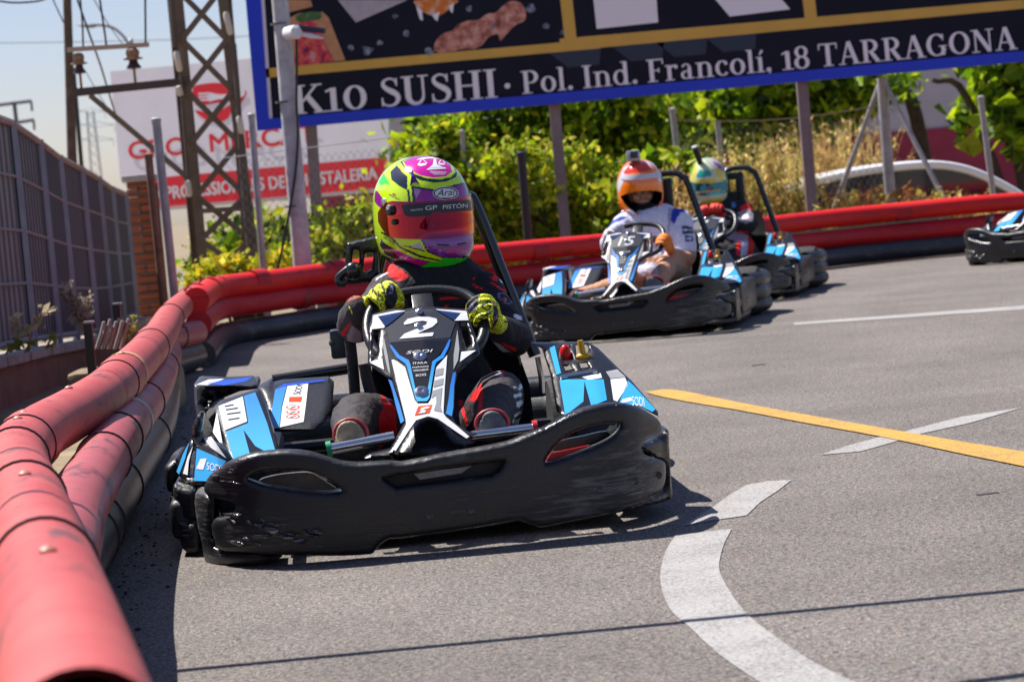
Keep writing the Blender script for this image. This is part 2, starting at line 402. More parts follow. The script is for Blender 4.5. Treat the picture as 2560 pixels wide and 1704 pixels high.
mb = MB(); mb.tube(far(.385, 0, .075), .073, 20); build('red_tube', mb, RED_FAR, fb)
mb = MB(); mb.tube(far(.235, 0, .075), .073, 20); build('red_tube', mb, RED_FAR2, fb)
mb = MB(); mb.tube(far(.08, 0.0, .075), .079, 20); build('black_tube', mb, BLKT, fb)
bands([(x, y, .385) for x, y in far_b], [2, 6, 14, 24, 34, 44, 52], .073, fb, m=RED_FAR2, wdt=.12)
bands([(x, y, .235) for x, y in far_b], [4, 20, 40], .073, fb, m=mat('dark_red_sleeve', (.3, .008, .01), .45), wdt=.10)
rail = MB(); Q = far(.31, .035, .01)
rail.tube(Q[1:10], .007, 6); rail.tube(Q[40:56], .008, 6); build('wire_strap', rail, mat('weathered_wire', (.35, .28, .2), .7, metal=.4), fb)

# rubber crumbs swept against the barrier
cr = MB()
for k in range(230):
    y = random.uniform(4.8, 11); xb = np.interp(y, [p[1] for p in near_b], [p[0] for p in near_b])+.075
    x = xb+abs(random.gauss(0, .05)); s = random.uniform(.002, .005) if random.random() > .06 else random.uniform(.005, .007)
    cr.box((x, y, .001+s*.3), (s*1.6, s, s*.6), Matrix.Rotation(random.uniform(0, 3), 3, 'Z'))
tag(build('rubber_crumbs', cr, mat('rubber', (.012, .012, .013), .8)), 'black rubber crumbs swept against the foot of the barrier', 'debris', kind='stuff')
# ------------------------------------------------------------------ left metal fence on its low wall
GREYP = mat('grey_blue_steel', (0.20, 0.22, 0.265), 0.5, var=0.15, vscale=8)
GALV = mat('galvanised_steel', (0.36, 0.36, 0.38), 0.5, metal=0.35, var=0.25, vscale=10)
PANEL = mat('perforated_panel', (0.235, 0.225, 0.222), 0.7, var=.25, vscale=1.2, bump=0.2, bscale=60)
CONC = mat('concrete', (0.42, 0.38, 0.34), 0.9, var=0.25, vscale=7, bump=0.4, bscale=40)
BROWNW = mat('rust_stained_concrete', (0.34, 0.20, 0.14), 0.85, var=0.35, vscale=6, bump=0.4, bscale=25, col2=(0.20, 0.115, 0.085))
fz = [((-85, 20), (-60, 1370)), ((70, 120), (180, 1312)), ((215, 220), (312, 1290)), ((320, 300), (405, 1272)), ((445, 360), (512, 1250)), ((540, 410), (592, 1220)), ((615, 460), (652, 1180)), ((680, 490), (716, 1150))]
fY = [12.6, 13.8, 14.7, 15.5, 16.4, 17.2, 17.9, 18.5]
FT = [W(*ZF([a])[0], y) for (a, b), y in zip(fz, fY)]; FB = [W(*ZF([b])[0], y) for (a, b), y in zip(fz, fY)]
for t_, b_ in zip(FT, FB): t_[0] = b_[0]
for k in range(4):
    FT.insert(0, FT[0]*2-FT[1]); FB.insert(0, FB[0]*2-FB[1])
fence = thing('metal_fence', 'tall grey panelled metal fence standing on the low stained wall at left', 'fence', FB[7])
mb = MB()
def lerp(a, b, t): return a+(b-a)*t
for i in range(len(FT)-1):
    a0, a1, b0, b1 = FT[i], FT[i+1], lerp(FB[i], FT[i], .055), lerp(FB[i+1], FT[i+1], .055)
    for dy in (0.03,):
        o = np.array([-.02, dy, 0]); q = [a0+o, a1+o, b1+o, b0+o]; o2 = np.array([-.026, .012, 0])
        mb.add(q+[p+o2 for p in q], [(0, 1, 2, 3), (7, 6, 5, 4), (0, 4, 5, 1), (1, 5, 6, 2), (2, 6, 7, 3), (3, 7, 4, 0)])
build('panel', mb, PANEL, fence, smooth=False)
mb = MB()
for i in range(len(FT)-1):
    for k in range(1, 9):
        a, b = lerp(FT[i], FT[i+1], k/9), lerp(FB[i], FB[i+1], k/9); b = lerp(b, a, .06); mb.tube([b+np.array([.0, .012, 0]), a+np.array([0, .012, -.01])], .006, 4, cap=False)
build('slat_ribs', mb, mat('slat_rib', (.145, .14, .15), .6), fence, smooth=False)
for a, b in zip(FT, FB):
    mb = MB(); mb.tube([b-np.array([0, 0, .1]), a+np.array([0, 0, .015])], .030, 4, flat=.8); build('post', mb, GREYP, fence, smooth=False)
for fr, rr in ((1.0, .022), (.055, .02)):
    mb = MB(); mb.tube([lerp(b, a, fr)+np.array([.0, -.03, 0]) for a, b in zip(FT, FB)], rr, 6)
    build('rail', mb, mat('rail_brown', (.30, .22, .19), .6, var=.3, vscale=9) if fr == 1 else GREYP, fence)
for fr in (.30, .53, .765):
    mb = MB(); mb.tube([lerp(b, a, fr)+np.array([.004, -.012, 0]) for a, b in zip(FT, FB)], .008, 5); build('rail', mb, mat('light_rail', (.27, .24, .25), .6), fence)
# low wall under it
wall = thing('low_wall', 'low rust-stained concrete wall with a pale coping, below the metal fence', 'wall', (FB[4][0], FB[4][1], 0))
Wp = [b+np.array([0, -.02, 0]) for b in FB]
wt = [np.array([p[0]+.10, p[1]-.12, p[2]-.02]) for p in Wp]; wt[0][0] -= .05
mb = MB()
for i in range(len(wt)-1):
    a, b = wt[i].copy(), wt[i+1].copy(); ba, bb = np.array([-.16, .16, 0]), np.array([-.16, .16, 0])
    q = [a, b, np.array([b[0], b[1], -.1]), np.array([a[0], a[1], -.1])]
    mb.add(q+[p+ba for p in q], [(0, 3, 2, 1), (4, 5, 6, 7), (0, 1, 5, 4)])
build('wall', mb, BROWNW, wall, smooth=False)
mb = MB()
for i in range(len(wt)-1):
    d = wt[i+1]-wt[i]
    for k in range(2):
        a = wt[i]+d*(k*.5+.01)+np.array([.03, -.03, .0]); b = wt[i]+d*(k*.5+.49)+np.array([.03, -.03, .0])
        o2 = np.array([-.2, .2, 0]); up = np.array([0, 0, .045])
        q = [a, b, b+o2, a+o2]; mb.add(q+[p+up for p in q], [(0, 1, 2, 3), (7, 6, 5, 4), (0, 4, 5, 1), (1, 5, 6, 2), (2, 6, 7, 3), (3, 7, 4, 0)])
build('coping', mb, CONC, wall, smooth=False)
# brick pillar
def brick_mat():
    m = bpy.data.materials.new('brick'); m.use_nodes = True; t = m.node_tree; b = t.nodes['Principled BSDF']
    tc = t.nodes.new('ShaderNodeTexCoord'); br = t.nodes.new('ShaderNodeTexBrick'); mp = t.nodes.new('ShaderNodeMapping')
    mp.inputs['Rotation'].default_value = (R(90), 0, 0); t.links.new(tc.outputs['Object'], mp.inputs[0]); t.links.new(mp.outputs[0], br.inputs['Vector'])
    br.inputs['Color1'].default_value = (.42, .115, .045, 1); br.inputs['Color2'].default_value = (.30, .085, .035, 1); br.inputs['Mortar'].default_value = (.16, .085, .055, 1)
    br.inputs['Scale'].default_value = 1.0; br.inputs['Mortar Size'].default_value = .012; br.inputs['Brick Width'].default_value = .24; br.inputs['Row Height'].default_value = .075
    t.links.new(br.outputs[0], b.inputs['Base Color']); b.inputs['Roughness'].default_value = .9
    bp = t.nodes.new('ShaderNodeBump'); bp.inputs['Strength'].default_value = .6; bp.inputs['Distance'].default_value = .01; bp.invert = True
    t.links.new(br.outputs['Fac'], bp.inputs['Height']); t.links.new(bp.outputs[0], b.inputs['Normal']); return m
BRICK = brick_mat()
pl, pr = W(315, 458, 19), W(375, 458, 19)
pil = thing('brick_pillar', 'orange brick pillar with a flat cap at the end of the grey fence', 'pillar', ((pl[0]+pr[0])/2, 19.1, 0))
wx = (pr[0]-pl[0])
mb = MB()
for k in range(20):
    z0 = -.05+k*.0655*(pl[2]+.05)/1.3
    hgt = .0655*(pl[2]+.05)/1.3
    mb.box(((pl[0]+pr[0])/2+random.uniform(-.006, .006), 19.1+random.uniform(-.006, .006), z0+hgt/2), (wx*.98, .22, hgt*.93), bev=.006)
build('brick_course', mb, BRICK, pil)
mb = MB(); mb.box(((pl[0]+pr[0])/2, 19.1, pl[2]+.03), (wx*1.3, .3, .05), bev=.01); build('cap', mb, CONC, pil)
mb = MB(); mb.box(((pl[0]+pr[0])/2+wx*.3, 19.1, pl[2]/2), (wx*.75, .16, pl[2]*1.0-.04)); build('core', mb, mat('dark_brick', (.12, .05, .03), .9, var=.3, vscale=20), pil)

# ------------------------------------------------------------------ posts behind the barrier
def post(name, top, bot, Y, r, m, label, cat, group=None, zb=None, seg=12, capped=True):
    a, b = W(*top, Y), W(*bot, Y)
    z0 = b[2] if zb is None else zb
    th = thing(name, label, cat, (b[0], Y, z0), group) if name else None
    mb = MB(); mb.tube([(b[0], Y, z0), (lerp(b[0], a[0], .5), Y, (z0+a[2])/2), (a[0], Y, a[2])], r, seg)
    return th, mb, a, b
GP = 'posts standing behind the tube barrier'
def simple_post(top, bot, Y, r, m, label, zb=-.03, nm='metal_post', kind='post'):
    a, b = W(*top, Y), W(*bot, Y); xb = a[0]+(b[0]-a[0])*(a[2]-zb)/(a[2]-b[2])
    th = thing(nm, label, kind, (xb, Y, zb), GP)
    mb = MB(); mb.tube([(xb, Y, zb), (a[0], Y, a[2])], r, 12); build('shaft', mb, m, th)
    mb = MB(); mb.lathe([(r*1.12, -.01), (r*1.12, .012), (r*.7, .02), (.001, .022)], 12, Matrix.Translation((a[0], Y, a[2]))); build('cap', mb, m, th)
    return th
PURP = mat('purple_brown_steel', (0.22, 0.165, 0.175), 0.55, var=.2, vscale=6)
GREYM = mat('dull_steel', (0.33, 0.32, 0.33), 0.5, var=.25, vscale=12)
BLKM = mat('black_plastic_post', (0.012, 0.012, 0.013), 0.5)
simple_post((390, 302), (437, 750), 16.2, .030, GREYM, 'bare grey metal post right of the brick pillar, thinner than the concrete lamp post')
simple_post((371, 390), (410, 760), 17.2, .028, mat('rusty_steel', (.2, .11, .07), .8, var=.4, vscale=10), 'rusty brown post just left of a bare grey metal post, near the brick pillar')
simple_post((628, 290), (660, 690), 17.4, .024, GREYM, 'bare grey metal post between the lattice tower and the lamp post')
simple_post((1303, 385), (1322, 615), 19.0, .033, BLKM, 'short black post between the two green-yellow bushes behind the barrier')
simple_post((1681, 275), (1700, 440), 22.6, .028, GREYM, 'grey fence post rising behind the orange helmet', -.4)
simple_post((1794, 308), (1803, 400), 22.8, .026, GREYM, 'grey fence post rising behind the white and yellow helmet', -.4)
simple_post((1155, 330), (1172, 560), 22.4, .024, GREYM, 'thin grey post in the bushes right of the purple and yellow helmet', -.3)
simple_post((2452, 245), (2478, 450), 22.5, .028, GREYM, 'grey fence post in front of the maroon wall at far right', -.4)
# corner post with two stays
a, b = W(2205, 195, 22.6), W(2219, 440, 22.6)
th = thing('braced_post', 'grey corner fence post with two sloping stays, before the maroon wall', 'post', (b[0], 22.6, -.4), GP)
mb = MB(); mb.tube([(b[0], 22.6, -.4), (a[0], 22.6, a[2])], .05, 12); build('shaft', mb, GREYM, th)
for q in ((2115, 440), (2310, 400)):
    e = W(*q, 22.9 if q[0] < 2200 else 22.3); d = (e-a)/(a[2]-e[2]); e2 = a+d*(a[2]+.45)
    mb = MB(); mb.tube([a+d*.02, e2], .024, 10); build('stay', mb, GREYM, th)
# chain-link mesh between the posts
link_pts = [W(1681, 330, 22.6), W(2205, 300, 22.6), W(2478, 290, 22.5)]
cl = thing('chain_link_fence', 'sagging rusty chain-link mesh stretched between the grey fence posts', 'fence', link_pts[0])
mb = MB(); top = W(1690, 302, 22.65), W(2210, 262, 22.65)
mb.tube([lerp(top[0], top[1], t)+np.array([0, 0, -.06*math.sin(math.pi*t)]) for t in np.linspace(0, 1, 14)], .006, 5); build('top_wire', mb, mat('rust_wire', (.16, .10, .07), .8), cl)
mb = MB()
for k in range(-14, 50):
    for s in (1, -1):
        x0 = top[0][0]+.0 + k*.06; pts = []
        for t in np.linspace(0, 1, 8):
            z = top[0][2]-.10-t*1.3; x = x0+s*t*1.3*.6
            if top[0][0] <= x <= top[1][0]: pts.append((x, 22.65, z))
        if len(pts) > 1: mb.tube(pts, .0016, 3, cap=False)
build('mesh', mb, mat('zinc_wire', (.32, .30, .28), .6), cl)
# chain-link near the white board
cl = thing('chain_link_fence', 'fine chain-link mesh in front of the white and red billboard', 'fence', W(800, 560, 18.6))
a0, a1 = W(560, 395, 18.6), W(975, 345, 18.6); mb = MB()
for k in range(-16, 34):
    for s in (1, -1):
        pts = [(a0[0]+k*.055+s*t*.62, 18.6, a0[2]+(a1[2]-a0[2])*.5-.05-t*.9+.0) for t in np.linspace(0, 1, 6) if a0[0] <= a0[0]+k*.055+s*t*.62 <= a1[0]]
        if len(pts) > 1: mb.tube(pts, .0015, 3, cap=False)
build('mesh', mb, mat('zinc_wire', (.32, .30, .28), .6), cl)
mb = MB(); mb.tube([a0, a1], .004, 5); build('top_wire', mb, GALV, cl)

# ------------------------------------------------------------------ lamp post, cable, security camera
PC = mat('weathered_concrete_pole', (0.46, 0.45, 0.46), 0.8, var=.3, vscale=9, bump=.25, bscale=30)
Yp = 17.3
a, b = W(697, -20, Yp), W(758, 690, Yp)
lp = thing('lamp_post', 'pale grey weathered round pole in front of the left end of the blue-framed billboard', 'pole', (b[0], Yp, -.03))
dx = (b[0]-a[0])/(a[2]-b[2]); mb = MB()
mb.tube([(b[0], Yp, -.03), (b[0]-dx*(2.0), Yp, 2.0), (b[0]-dx*3.7, Yp, 3.7)], [.068, .058, .050], 18); build('shaft', mb, PC, lp)
for pxy in ((712, 255), (736, 515), (700, 60)):
    c = W(*pxy, Yp); mb = MB(); mb.tube([c-np.array([0, 0, .006]), c+np.array([0, 0, .006])], .066, 18); build('band', mb, mat('dark_band', (.10, .10, .105), .5), lp)
mb = MB(); mb.lathe([(.05, 0), (.055, .01), (.03, .03), (.001, .035)], 14, Matrix.Translation((b[0]-dx*3.7, Yp, 3.7))); build('cap', mb, GREYM, lp)
mb = MB(); pts = [W(x, y, Yp-.08) for x, y in ((741, 95), (742, 180), (741, 260), (745, 330), (740, 420), (728, 500), (712, 590), (693, 680), (686, 720))]
mb.tube(cpath(pts, 5), .009, 7); tag(build('cable', mb, BLKM), 'black cable hanging slack from the white camera down the grey pole', 'cable')
sc = thing('security_camera', 'white security camera on a bracket, clamped to the grey round pole', 'camera', W(722, 78, Yp-.1))
WHT = mat('white_plastic', (.75, .75, .76), .4)
mb = MB(); p0, p1 = W(716, 84, Yp-.05), W(745, 80, Yp-.18); mb.tube([p0, lerp(p0, p1, .15), lerp(p0, p1, .9), p1], [.03, .048, .048, .03], 14); build('dome', mb, WHT, sc)
mb = MB(); p0, p1 = W(745, 70, Yp-.14), W(812, 78, Yp-.2); mb.tube([p0, p1], .020, 10); build('body', mb, mat('lens_black', (.02, .025, .05), .2), sc)
mb = MB(); p0, p1 = W(745, 84, Yp-.14), W(808, 96, Yp-.2); mb.tube([p0, lerp(p0, p1, .5), p1], [.012, .018, .006], 8); build('arm', mb, WHT, sc)

# ------------------------------------------------------------------ lattice tower with cross-arm and insulators
TW = mat('brown_painted_steel', (0.15, 0.105, 0.07), 0.65, var=.25, vscale=8)
Yt = 20.0
lt = thing('lattice_tower', 'brown steel lattice tower with crossed braces and a left side arm', 'tower', (W(560, 700, Yt)[0], Yt, -.1))
def leg(px0, px1, Y, w_=.036):
    a, b = W(px0[0], px0[1], Y), W(px1[0], px1[1], Y); d = (b-a)/(a[2]-b[2])
    return a-d*2.0, b+d*(b[2]+.1)
legs = []
for p0, p1, Y in (((446, 0), (512, 700), Yt), ((556, 0), (640, 700), Yt), ((432, 0), (498, 700), Yt+.42), ((568, 0), (626, 700), Yt+.42)):
    a, b = leg(p0, p1, Y); legs.append((a, b)); mb = MB()
    s_ = 1 if p0[0] < 500 else -1; f_ = 1 if Y == Yt else -1
    mb.box(((a[0]+b[0])/2, (a[1]+b[1])/2, (a[2]+b[2])/2), (.075, .008, (a-b)[2]), Matrix.Rotation(math.atan2((a-b)[0], (a-b)[2]), 3, 'Y'))
    mb.box(((a[0]+b[0])/2-s_*.0335, (a[1]+b[1])/2+f_*.038, (a[2]+b[2])/2), (.008, .066, (a-b)[2]), Matrix.Rotation(math.atan2((a-b)[0], (a-b)[2]), 3, 'Y'))
    build('leg', mb, TW, lt, smooth=False)
def onleg(l, py):
    a, b = legs[l]; pa, pb = project(a)[0], project(b)[0]; lo, hi = 0.0, 1.0
    for _ in range(30):
        md = (lo+hi)/2; q = project(lerp(a, b, md))[0]
        if q[1] < py: lo = md
        else: hi = md
    return lerp(a, b, lo)
def brace(p, q, r=.023, m=TW, nm='brace', par=None, dy=-.012):
    mb = MB(); p = p+np.array([0, dy, 0]); q = q+np.array([0, dy, 0]); d = Vector(q-p); L = d.length
    rot = d.to_track_quat('Z', 'Y').to_matrix(); mb.box((p+q)/2, (r*2, .008, L) if abs(rot[1][1]) > .5 else (.008, r*2, L), rot); return build(nm, mb, m, par or lt, smooth=False)
ys = [-155, -25, 100, 228, 358, 490, 600, 700]
for i in range(len(ys)-1):
    brace(onleg(0, ys[i]), onleg(1, ys[i+1]), dy=-.012)
    brace(onleg(1, ys[i]), onleg(0, ys[i+1]), dy=-.024)
for py in (528,): brace(onleg(0, py), onleg(1, py-8), .02, dy=-.036)
arm_a, arm_b = W(195, 232, Yt), W(455, 206, Yt)
mb = MB(); d = arm_b-arm_a; ang = -math.atan2(d[2], d[0])
mb.box((arm_a+arm_b)/2+np.array([0, -.05, 0]), (np.hypot(d[0], d[2])+.05, .05, .062), Matrix.Rotation(ang, 3, 'Y')); build('cross_arm', mb, mat('dark_brown_steel', (.06, .038, .03), .6, var=.2, vscale=6), lt, smooth=False)
brace(W(225, 238, Yt-.05), W(470, 445, Yt-.05), .022, TW, 'arm_stay'); 
ub_a, ub_b = W(168, 125, Yt-.05), W(372, 112, Yt-.05)
mb = MB(); d = ub_b-ub_a; mb.box((ub_a+ub_b)/2, (np.hypot(d[0], d[2]), .045, .035), Matrix.Rotation(-math.atan2(d[2], d[0]), 3, 'Y')); build('insulator_bar', mb, mat('tan_steel', (.42, .30, .22), .6), lt, smooth=False)
PORC = mat('brown_glazed_porcelain', (.055, .025, .02), .2); CAPM = mat('rusty_cap', (.28, .16, .08), .6, var=.3, vscale=30)
for (ct, cbm), lab in ((((195, 130), (204, 226)), 'left'), (((330, 118), (339, 214)), 'right')):
    a, b = W(*ct, Yt-.05), W(*cbm, Yt-.05); h = a[2]-b[2]; M = Matrix.Translation((b[0], Yt-.05, b[2]))
    th = thing('insulator', f'brown bell-shaped insulator on the {lab} of the side arm of the lattice tower', 'insulator', (b[0], Yt-.05, b[2]), 'insulators on the lattice tower arm')
    s_ = .85 if lab == 'left' else 1.0
    mb = MB(); mb.tube([(b[0], Yt-.05, b[2]), (b[0], Yt-.05, b[2]+h*.45)], .011, 8); build('pin', mb, CAPM, th)
    mb = MB(); mb.lathe([(.02*s_, h*.42), (.062*s_, h*.44), (.055*s_, h*.50), (.038*s_, h*.58), (.034*s_, h*.66)], 18, M); build('bell', mb, PORC, th)
    mb = MB(); mb.lathe([(.034*s_, h*.66), (.078*s_, h*.68), (.076*s_, h*.71), (.05*s_, h*.73), (.05*s_, h*.80), (.056*s_, h*.83), (.05*s_, h*.92), (.03*s_, h*.97)], 18, M); build('cap', mb, CAPM, th)
# white wrapped joints on tower legs (small ceramic fuses)
for (p0, p1), l_ in ((((440, 128), (450, 180)), 'upper left'), (((445, 215), (452, 240)), 'middle left'), (((468, 450), (474, 492)), 'lower left'), (((597, 290), (605, 335)), 'lower right'), (((564, 30), (577, 88)), 'upper right')):
    a, b = W(*p0, Yt-.09), W(*p1, Yt-.09); mb = MB(); mb.tube([b, lerp(b, a, .1), lerp(b, a, .9), a], [.014, .026, .026, .014], 10)
    tag(build('ceramic_spacer', mb, mat('cream_ceramic', (.62, .55, .44), .4)), f'cream ceramic spacer on the {l_} leg of the lattice tower', 'spacer', 'ceramic spacers on the lattice tower')
for pts, r_ in (([(452, 185), (455, 250), (470, 440)], .014), ([(584, 110), (594, 230), (606, 430), (625, 640)], .022), ([(428, -10), (436, 118)], .02), ([(575, 92), (590, 210), (598, 285)], .012)):
    mb = MB(); mb.tube([W(*p, Yt-.08) for p in pts], r_, 8)
    tag(build('conduit', mb, mat('conduit_dark', (.10, .075, .055), .6)), 'dark conduit strapped along a leg of the lattice tower, linking its cream spacers', 'conduit', 'conduits on the lattice tower')

# ------------------------------------------------------------------ utility pole, far pylons, street lamp, wires
Yu = 27
WOODP = mat('old_wood_pole', (.115, .075, .055), .9, var=.4, vscale=12, bump=.4, bscale=20)
a, b = W(168, 0, Yu), W(180, 395, Yu)
up = thing('utility_pole', 'old brown wooden utility pole with a thinner steel brace, behind the grey fence', 'pole', (b[0], Yu, -.7))
mb = MB(); mb.tube([(b[0]+.02, Yu, -.7), (b[0], Yu, b[2]), (a[0]-.0, Yu, a[2]), (a[0]-.1, Yu, 5.5)], [.055, .053, .046, .038], 12); build('shaft', mb, WOODP, up)
mb = MB(); p0, p1 = W(183, 170, Yu+.1), W(203, 405, Yu+.1); d = (p1-p0)/(p0[2]-p1[2]); mb.tube([p0, p1+d*(p1[2]+.7)], .024, 10); build('brace', mb, mat('dark_green_steel', (.07, .08, .075), .6), up)
Ys = 40
sl_ = thing('street_lamp', 'distant street lamp with a curved arm behind the wooden pole', 'street lamp', (W(322, 118, Ys)[0], Ys, -.8))
mb = MB(); e = W(320, 110, Ys); p = [(e[0]+.25, Ys, -.8), (e[0]+.1, Ys, e[2]-.35), e]+[W(x, y, Ys) for x, y in ((305, 88), (282, 70), (255, 64), (228, 63))]
mb.tube(cpath(p, 5), .024, 8); build('arm', mb, GALV, sl_)
mb = MB(); q0, q1 = W(240, 67, Ys), W(190, 63, Ys); mb.tube([q0, lerp(q0, q1, .25), lerp(q0, q1, .6), q1], [.02, .06, .05, .01], 10, flat=.55); build('lamp_head', mb, mat('lamp_grey', (.22, .21, .23), .4), sl_)
def pylon(cx, top, bot, Y, wpx, arms, label, m):
    t, b = W(cx[0], top, Y), W(cx[1], bot, Y); th = thing('pylon', label, 'pylon', (b[0], Y, -1)); s = Y/FPX*wpx; mb = MB()
    zt, zb = t[2], b[2]-2; n = 12
    for sx in (-1, 1):
        for sy in (-1, 1): mb.tube([(b[0]+sx*s*.75, Y+sy*s*.75, zb), (t[0]+sx*s*.4, Y+sy*s*.4, zt)], s*.055, 4)
    for i in range(n):
        u0, u1 = i/n, (i+1)/n
        for sx in (-1, 1):
            def P(u, q): c = b[0]+(t[0]-b[0])*u; k = s*(.75-.35*u); return (c+q*k, Y-k, zb+(zt-zb)*u)
            mb.tube([P(u0, sx), P(u1, -sx)], s*.035, 3)
    build('mast', mb, m, th, smooth=False)
    for py, x0, x1 in arms:
        l, r_ = W(x0, py+.0, Y), W(x1, py, Y); c = (l+r_)/2; mb = MB(); mb.tube([l, c+np.array([0, 0, s*.35]), r_], s*.04, 4); mb.tube([l, c-np.array([0, 0, s*.25]), r_], s*.04, 4)
        for q in (l, r_): mb.tube([q, q-np.array([0, 0, s*.9])], s*.03, 4)
        build('arm', mb, m, th, smooth=False)
PYL = mat('pale_grey_steel', (.30, .32, .36), .6)
pylon((225, 240), 278, 425, 90, 20, ((278, 196, 262), (312, 200, 285), (348, 203, 283)), 'distant pale lattice pylon right of the wooden pole', PYL)
yq = 60
t, b = W(35, 255, yq), W(45, 335, yq); th = thing('power_pole', 'distant grey power pole with two cross-arms, above the fence at far left', 'pole', (b[0], yq, -1))
mb = MB(); mb.tube([(b[0]+.1, yq, -1), t], .05, 8); build('shaft', mb, mat('far_grey', (.12, .13, .15), .7), th)
for (x0, y0), (x1, y1) in (((-20, 265), (78, 253)), ((48, 306), (84, 300))):
    mb = MB(); l, r_ = W(x0, y0, yq), W(x1, y1, yq); mb.tube([l, r_], .045, 6); mb.tube([r_, r_-np.array([0, 0, .24])], .03, 5); build('cross_arm', mb, mat('far_grey', (.12, .13, .15), .7), th)
WIRE = mat('wire_dark', (.05, .045, .05), .5); WIREL = mat('wire_pale', (.22, .23, .26), .6)
def wire(pts, Ys_, r, label, m=WIRE):
    mb = MB(); mb.tube(cpath([W(*p, y) for p, y in zip(pts, Ys_)], 5), r, 6); tag(build('wire', mb, m), label, 'wire', 'overhead wires')
wire([(-20, 0), (30, 7), (90, 4), (130, -8)], [24]*4, .011, 'thick sagging black wire crossing the top left corner of the sky')
wire([(128, -10), (158, 55)], [26, 27], .008, 'short dark wire slanting down to the wooden pole from the left')
wire([(190, -10), (225, 90), (250, 160), (270, 225), (290, 290)], [22, 22, 23, 24, 25], .010, 'dark wire slanting down across the sky past both insulators')
wire([(230, -10), (270, 60), (312, 118)], [24, 26, 30], .006, 'thin dark wire slanting towards the curved arm of the street lamp')
wire([(200, -10), (206, 60), (208, 124)], [20]*3, .008, 'wire hanging straight to the bar above the left insulator')
wire([(248, -10), (260, 70), (267, 122)], [20]*3, .009, 'wire hanging straight to the middle of the bar between insulators')
wire([(363, -10), (364, 110)], [20]*2, .009, 'wire hanging straight to the right end of the insulator bar')
wire([(-20, 108), (160, 106), (420, 100), (640, 90)], [60]*4, .010, 'faint pale wire running level across the sky', WIREL)
wire([(215, 180), (240, 225), (275, 280)], [26]*3, .005, 'thin pale wire slanting below the side arm of the tower', WIREL)
# cables strung over the track in front of the karts, just above the frame: they cast the two thin lines of shadow
for (p, q), hgt, lab in ((((380, 1682), (2570, 1472)), 1.48, 'black cable strung across the track nearest the karts'), (((2200, 1735), (2600, 1680)), 1.52, 'black cable strung across the track nearest the camera')):
    A_, B_ = WZ(*p, 0), WZ(*q, 0); d = B_-A_; A_ = A_-d*(2 if hgt < 1.5 else 14); B_ = B_+d*(2 if hgt < 1.5 else 12); k = hgt/SUN_DIR.z
    off = np.array([SUN_DIR.x*k, SUN_DIR.y*k, hgt]); mb = MB(); mb.tube([A_+off, lerp(A_, B_, .5)+off-np.array([0, 0, .0]), B_+off], .0155, 10)
    tag(build('track_cable', mb, BLKM), lab, 'cable', 'cables strung across the track')
# ------------------------------------------------------------------ billboards
def plane_shape(mb, poly, Y, holes=(), cell=400):
    v, f, b = patch(poly, holes, cell); o = len(mb.v)
    Yf = Y if callable(Y) else (lambda x: Y)
    mb.add([W(p[0], p[1], Yf(p[0])) for p in v], f); return mb
def slab(name, poly, Y, thick, m, par, label=None):
    """an upright slab with its front at depth Y (pixels outline -> real size at that depth)"""
    v, f, b = patch(poly, (), 1e6); Yf = Y if callable(Y) else (lambda x: Y)
    P = [W(p[0], p[1], Yf(p[0])) for p in v]; n = len(P); mb = MB()
    Q = [p+np.array([0, thick, 0]) for p in P]
    mb.add(P+Q, list(f)+[tuple(i+n for i in g[::-1]) for g in f]+[(j, i, i+n, j+n) for i, j in b])
    o = build(name, mb, m, par, smooth=False)
    if label: o['label'] = label
    return o
NAVY = mat('black_print', (0.009, 0.010, 0.024), 0.6, var=.25, vscale=2, spec=.2)
BLUE = mat('royal_blue_frame', (0.004, 0.035, 0.62), 0.4, var=.1, vscale=3)
GOLD = mat('gold_print', (0.68, 0.40, 0.06), 0.45, var=.08, vscale=4)
LILAC = mat('white_print', (0.88, 0.85, 0.90), 0.5)
Yb = 22.0
bb = thing('billboard', 'large blue-framed black billboard with gold bars and white K10 SUSHI address line', 'billboard', (W(1280, 300, Yb)[0], Yb, -.03))
up_ = 130
def dp(x, y): return (x*1.0866, y*1.0866)
outer = [(614-64-14, -up_), (614, 0), (643, 327), (2620, 146), (2620-78, -up_)]
outer = [(536, -up_), (614, 0), (643, 327), (2640, 147), (2562, -up_)]
slab('panel_back', outer, Yb+.012, .06, mat('board_back', (.1, .1, .11), .7), bb)
inner = [(574, -up_), (652, 0), (672, 297), (2606, 123), (2525, -up_)]
v, f, b = patch(outer, [inner], 1e6)
mb = MB(); P = [W(p[0], p[1], Yb-.02) for p in v]; n = len(P); mb.add(P+[p+np.array([0, .03, 0]) for p in P], list(f)+[(j, i, i+n, j+n) for i, j in b]); build('frame', mb, BLUE, bb, smooth=False)
def lay(name, poly, off, m, smooth_=0):
    mb = MB(); plane_shape(mb, sm(poly, smooth_) if smooth_ else poly, Yb+.008-off); return build(name, mb, m, bb, smooth=False)
lay('print', inner, 0, NAVY)
lay('edge_strip', [(574, -up_), (652, 0), (672, 297), (681, 296), (661, 0), (583, -up_)], .004, LILAC)
lay('gold_bar', ZS([(118, 460), (2356, 262), (2356, 325), (124, 522)])+[], .004, GOLD)
lay('gold_bar', ZS2([(-2, 198), (2356, -3), (2420, -8), (2420, 38), (2356, 45), (0, 262)]), .0042, GOLD)
lay('gold_bar', [(620+2090/2.6773-80, -up_), (620+2090/2.6773, 0), (620+2120/2.6773, 275/2.6773), (620+2200/2.6773, 270/2.6773), (620+2172/2.6773, 0), (620+2172/2.6773-80, -up_)], .006, GOLD)
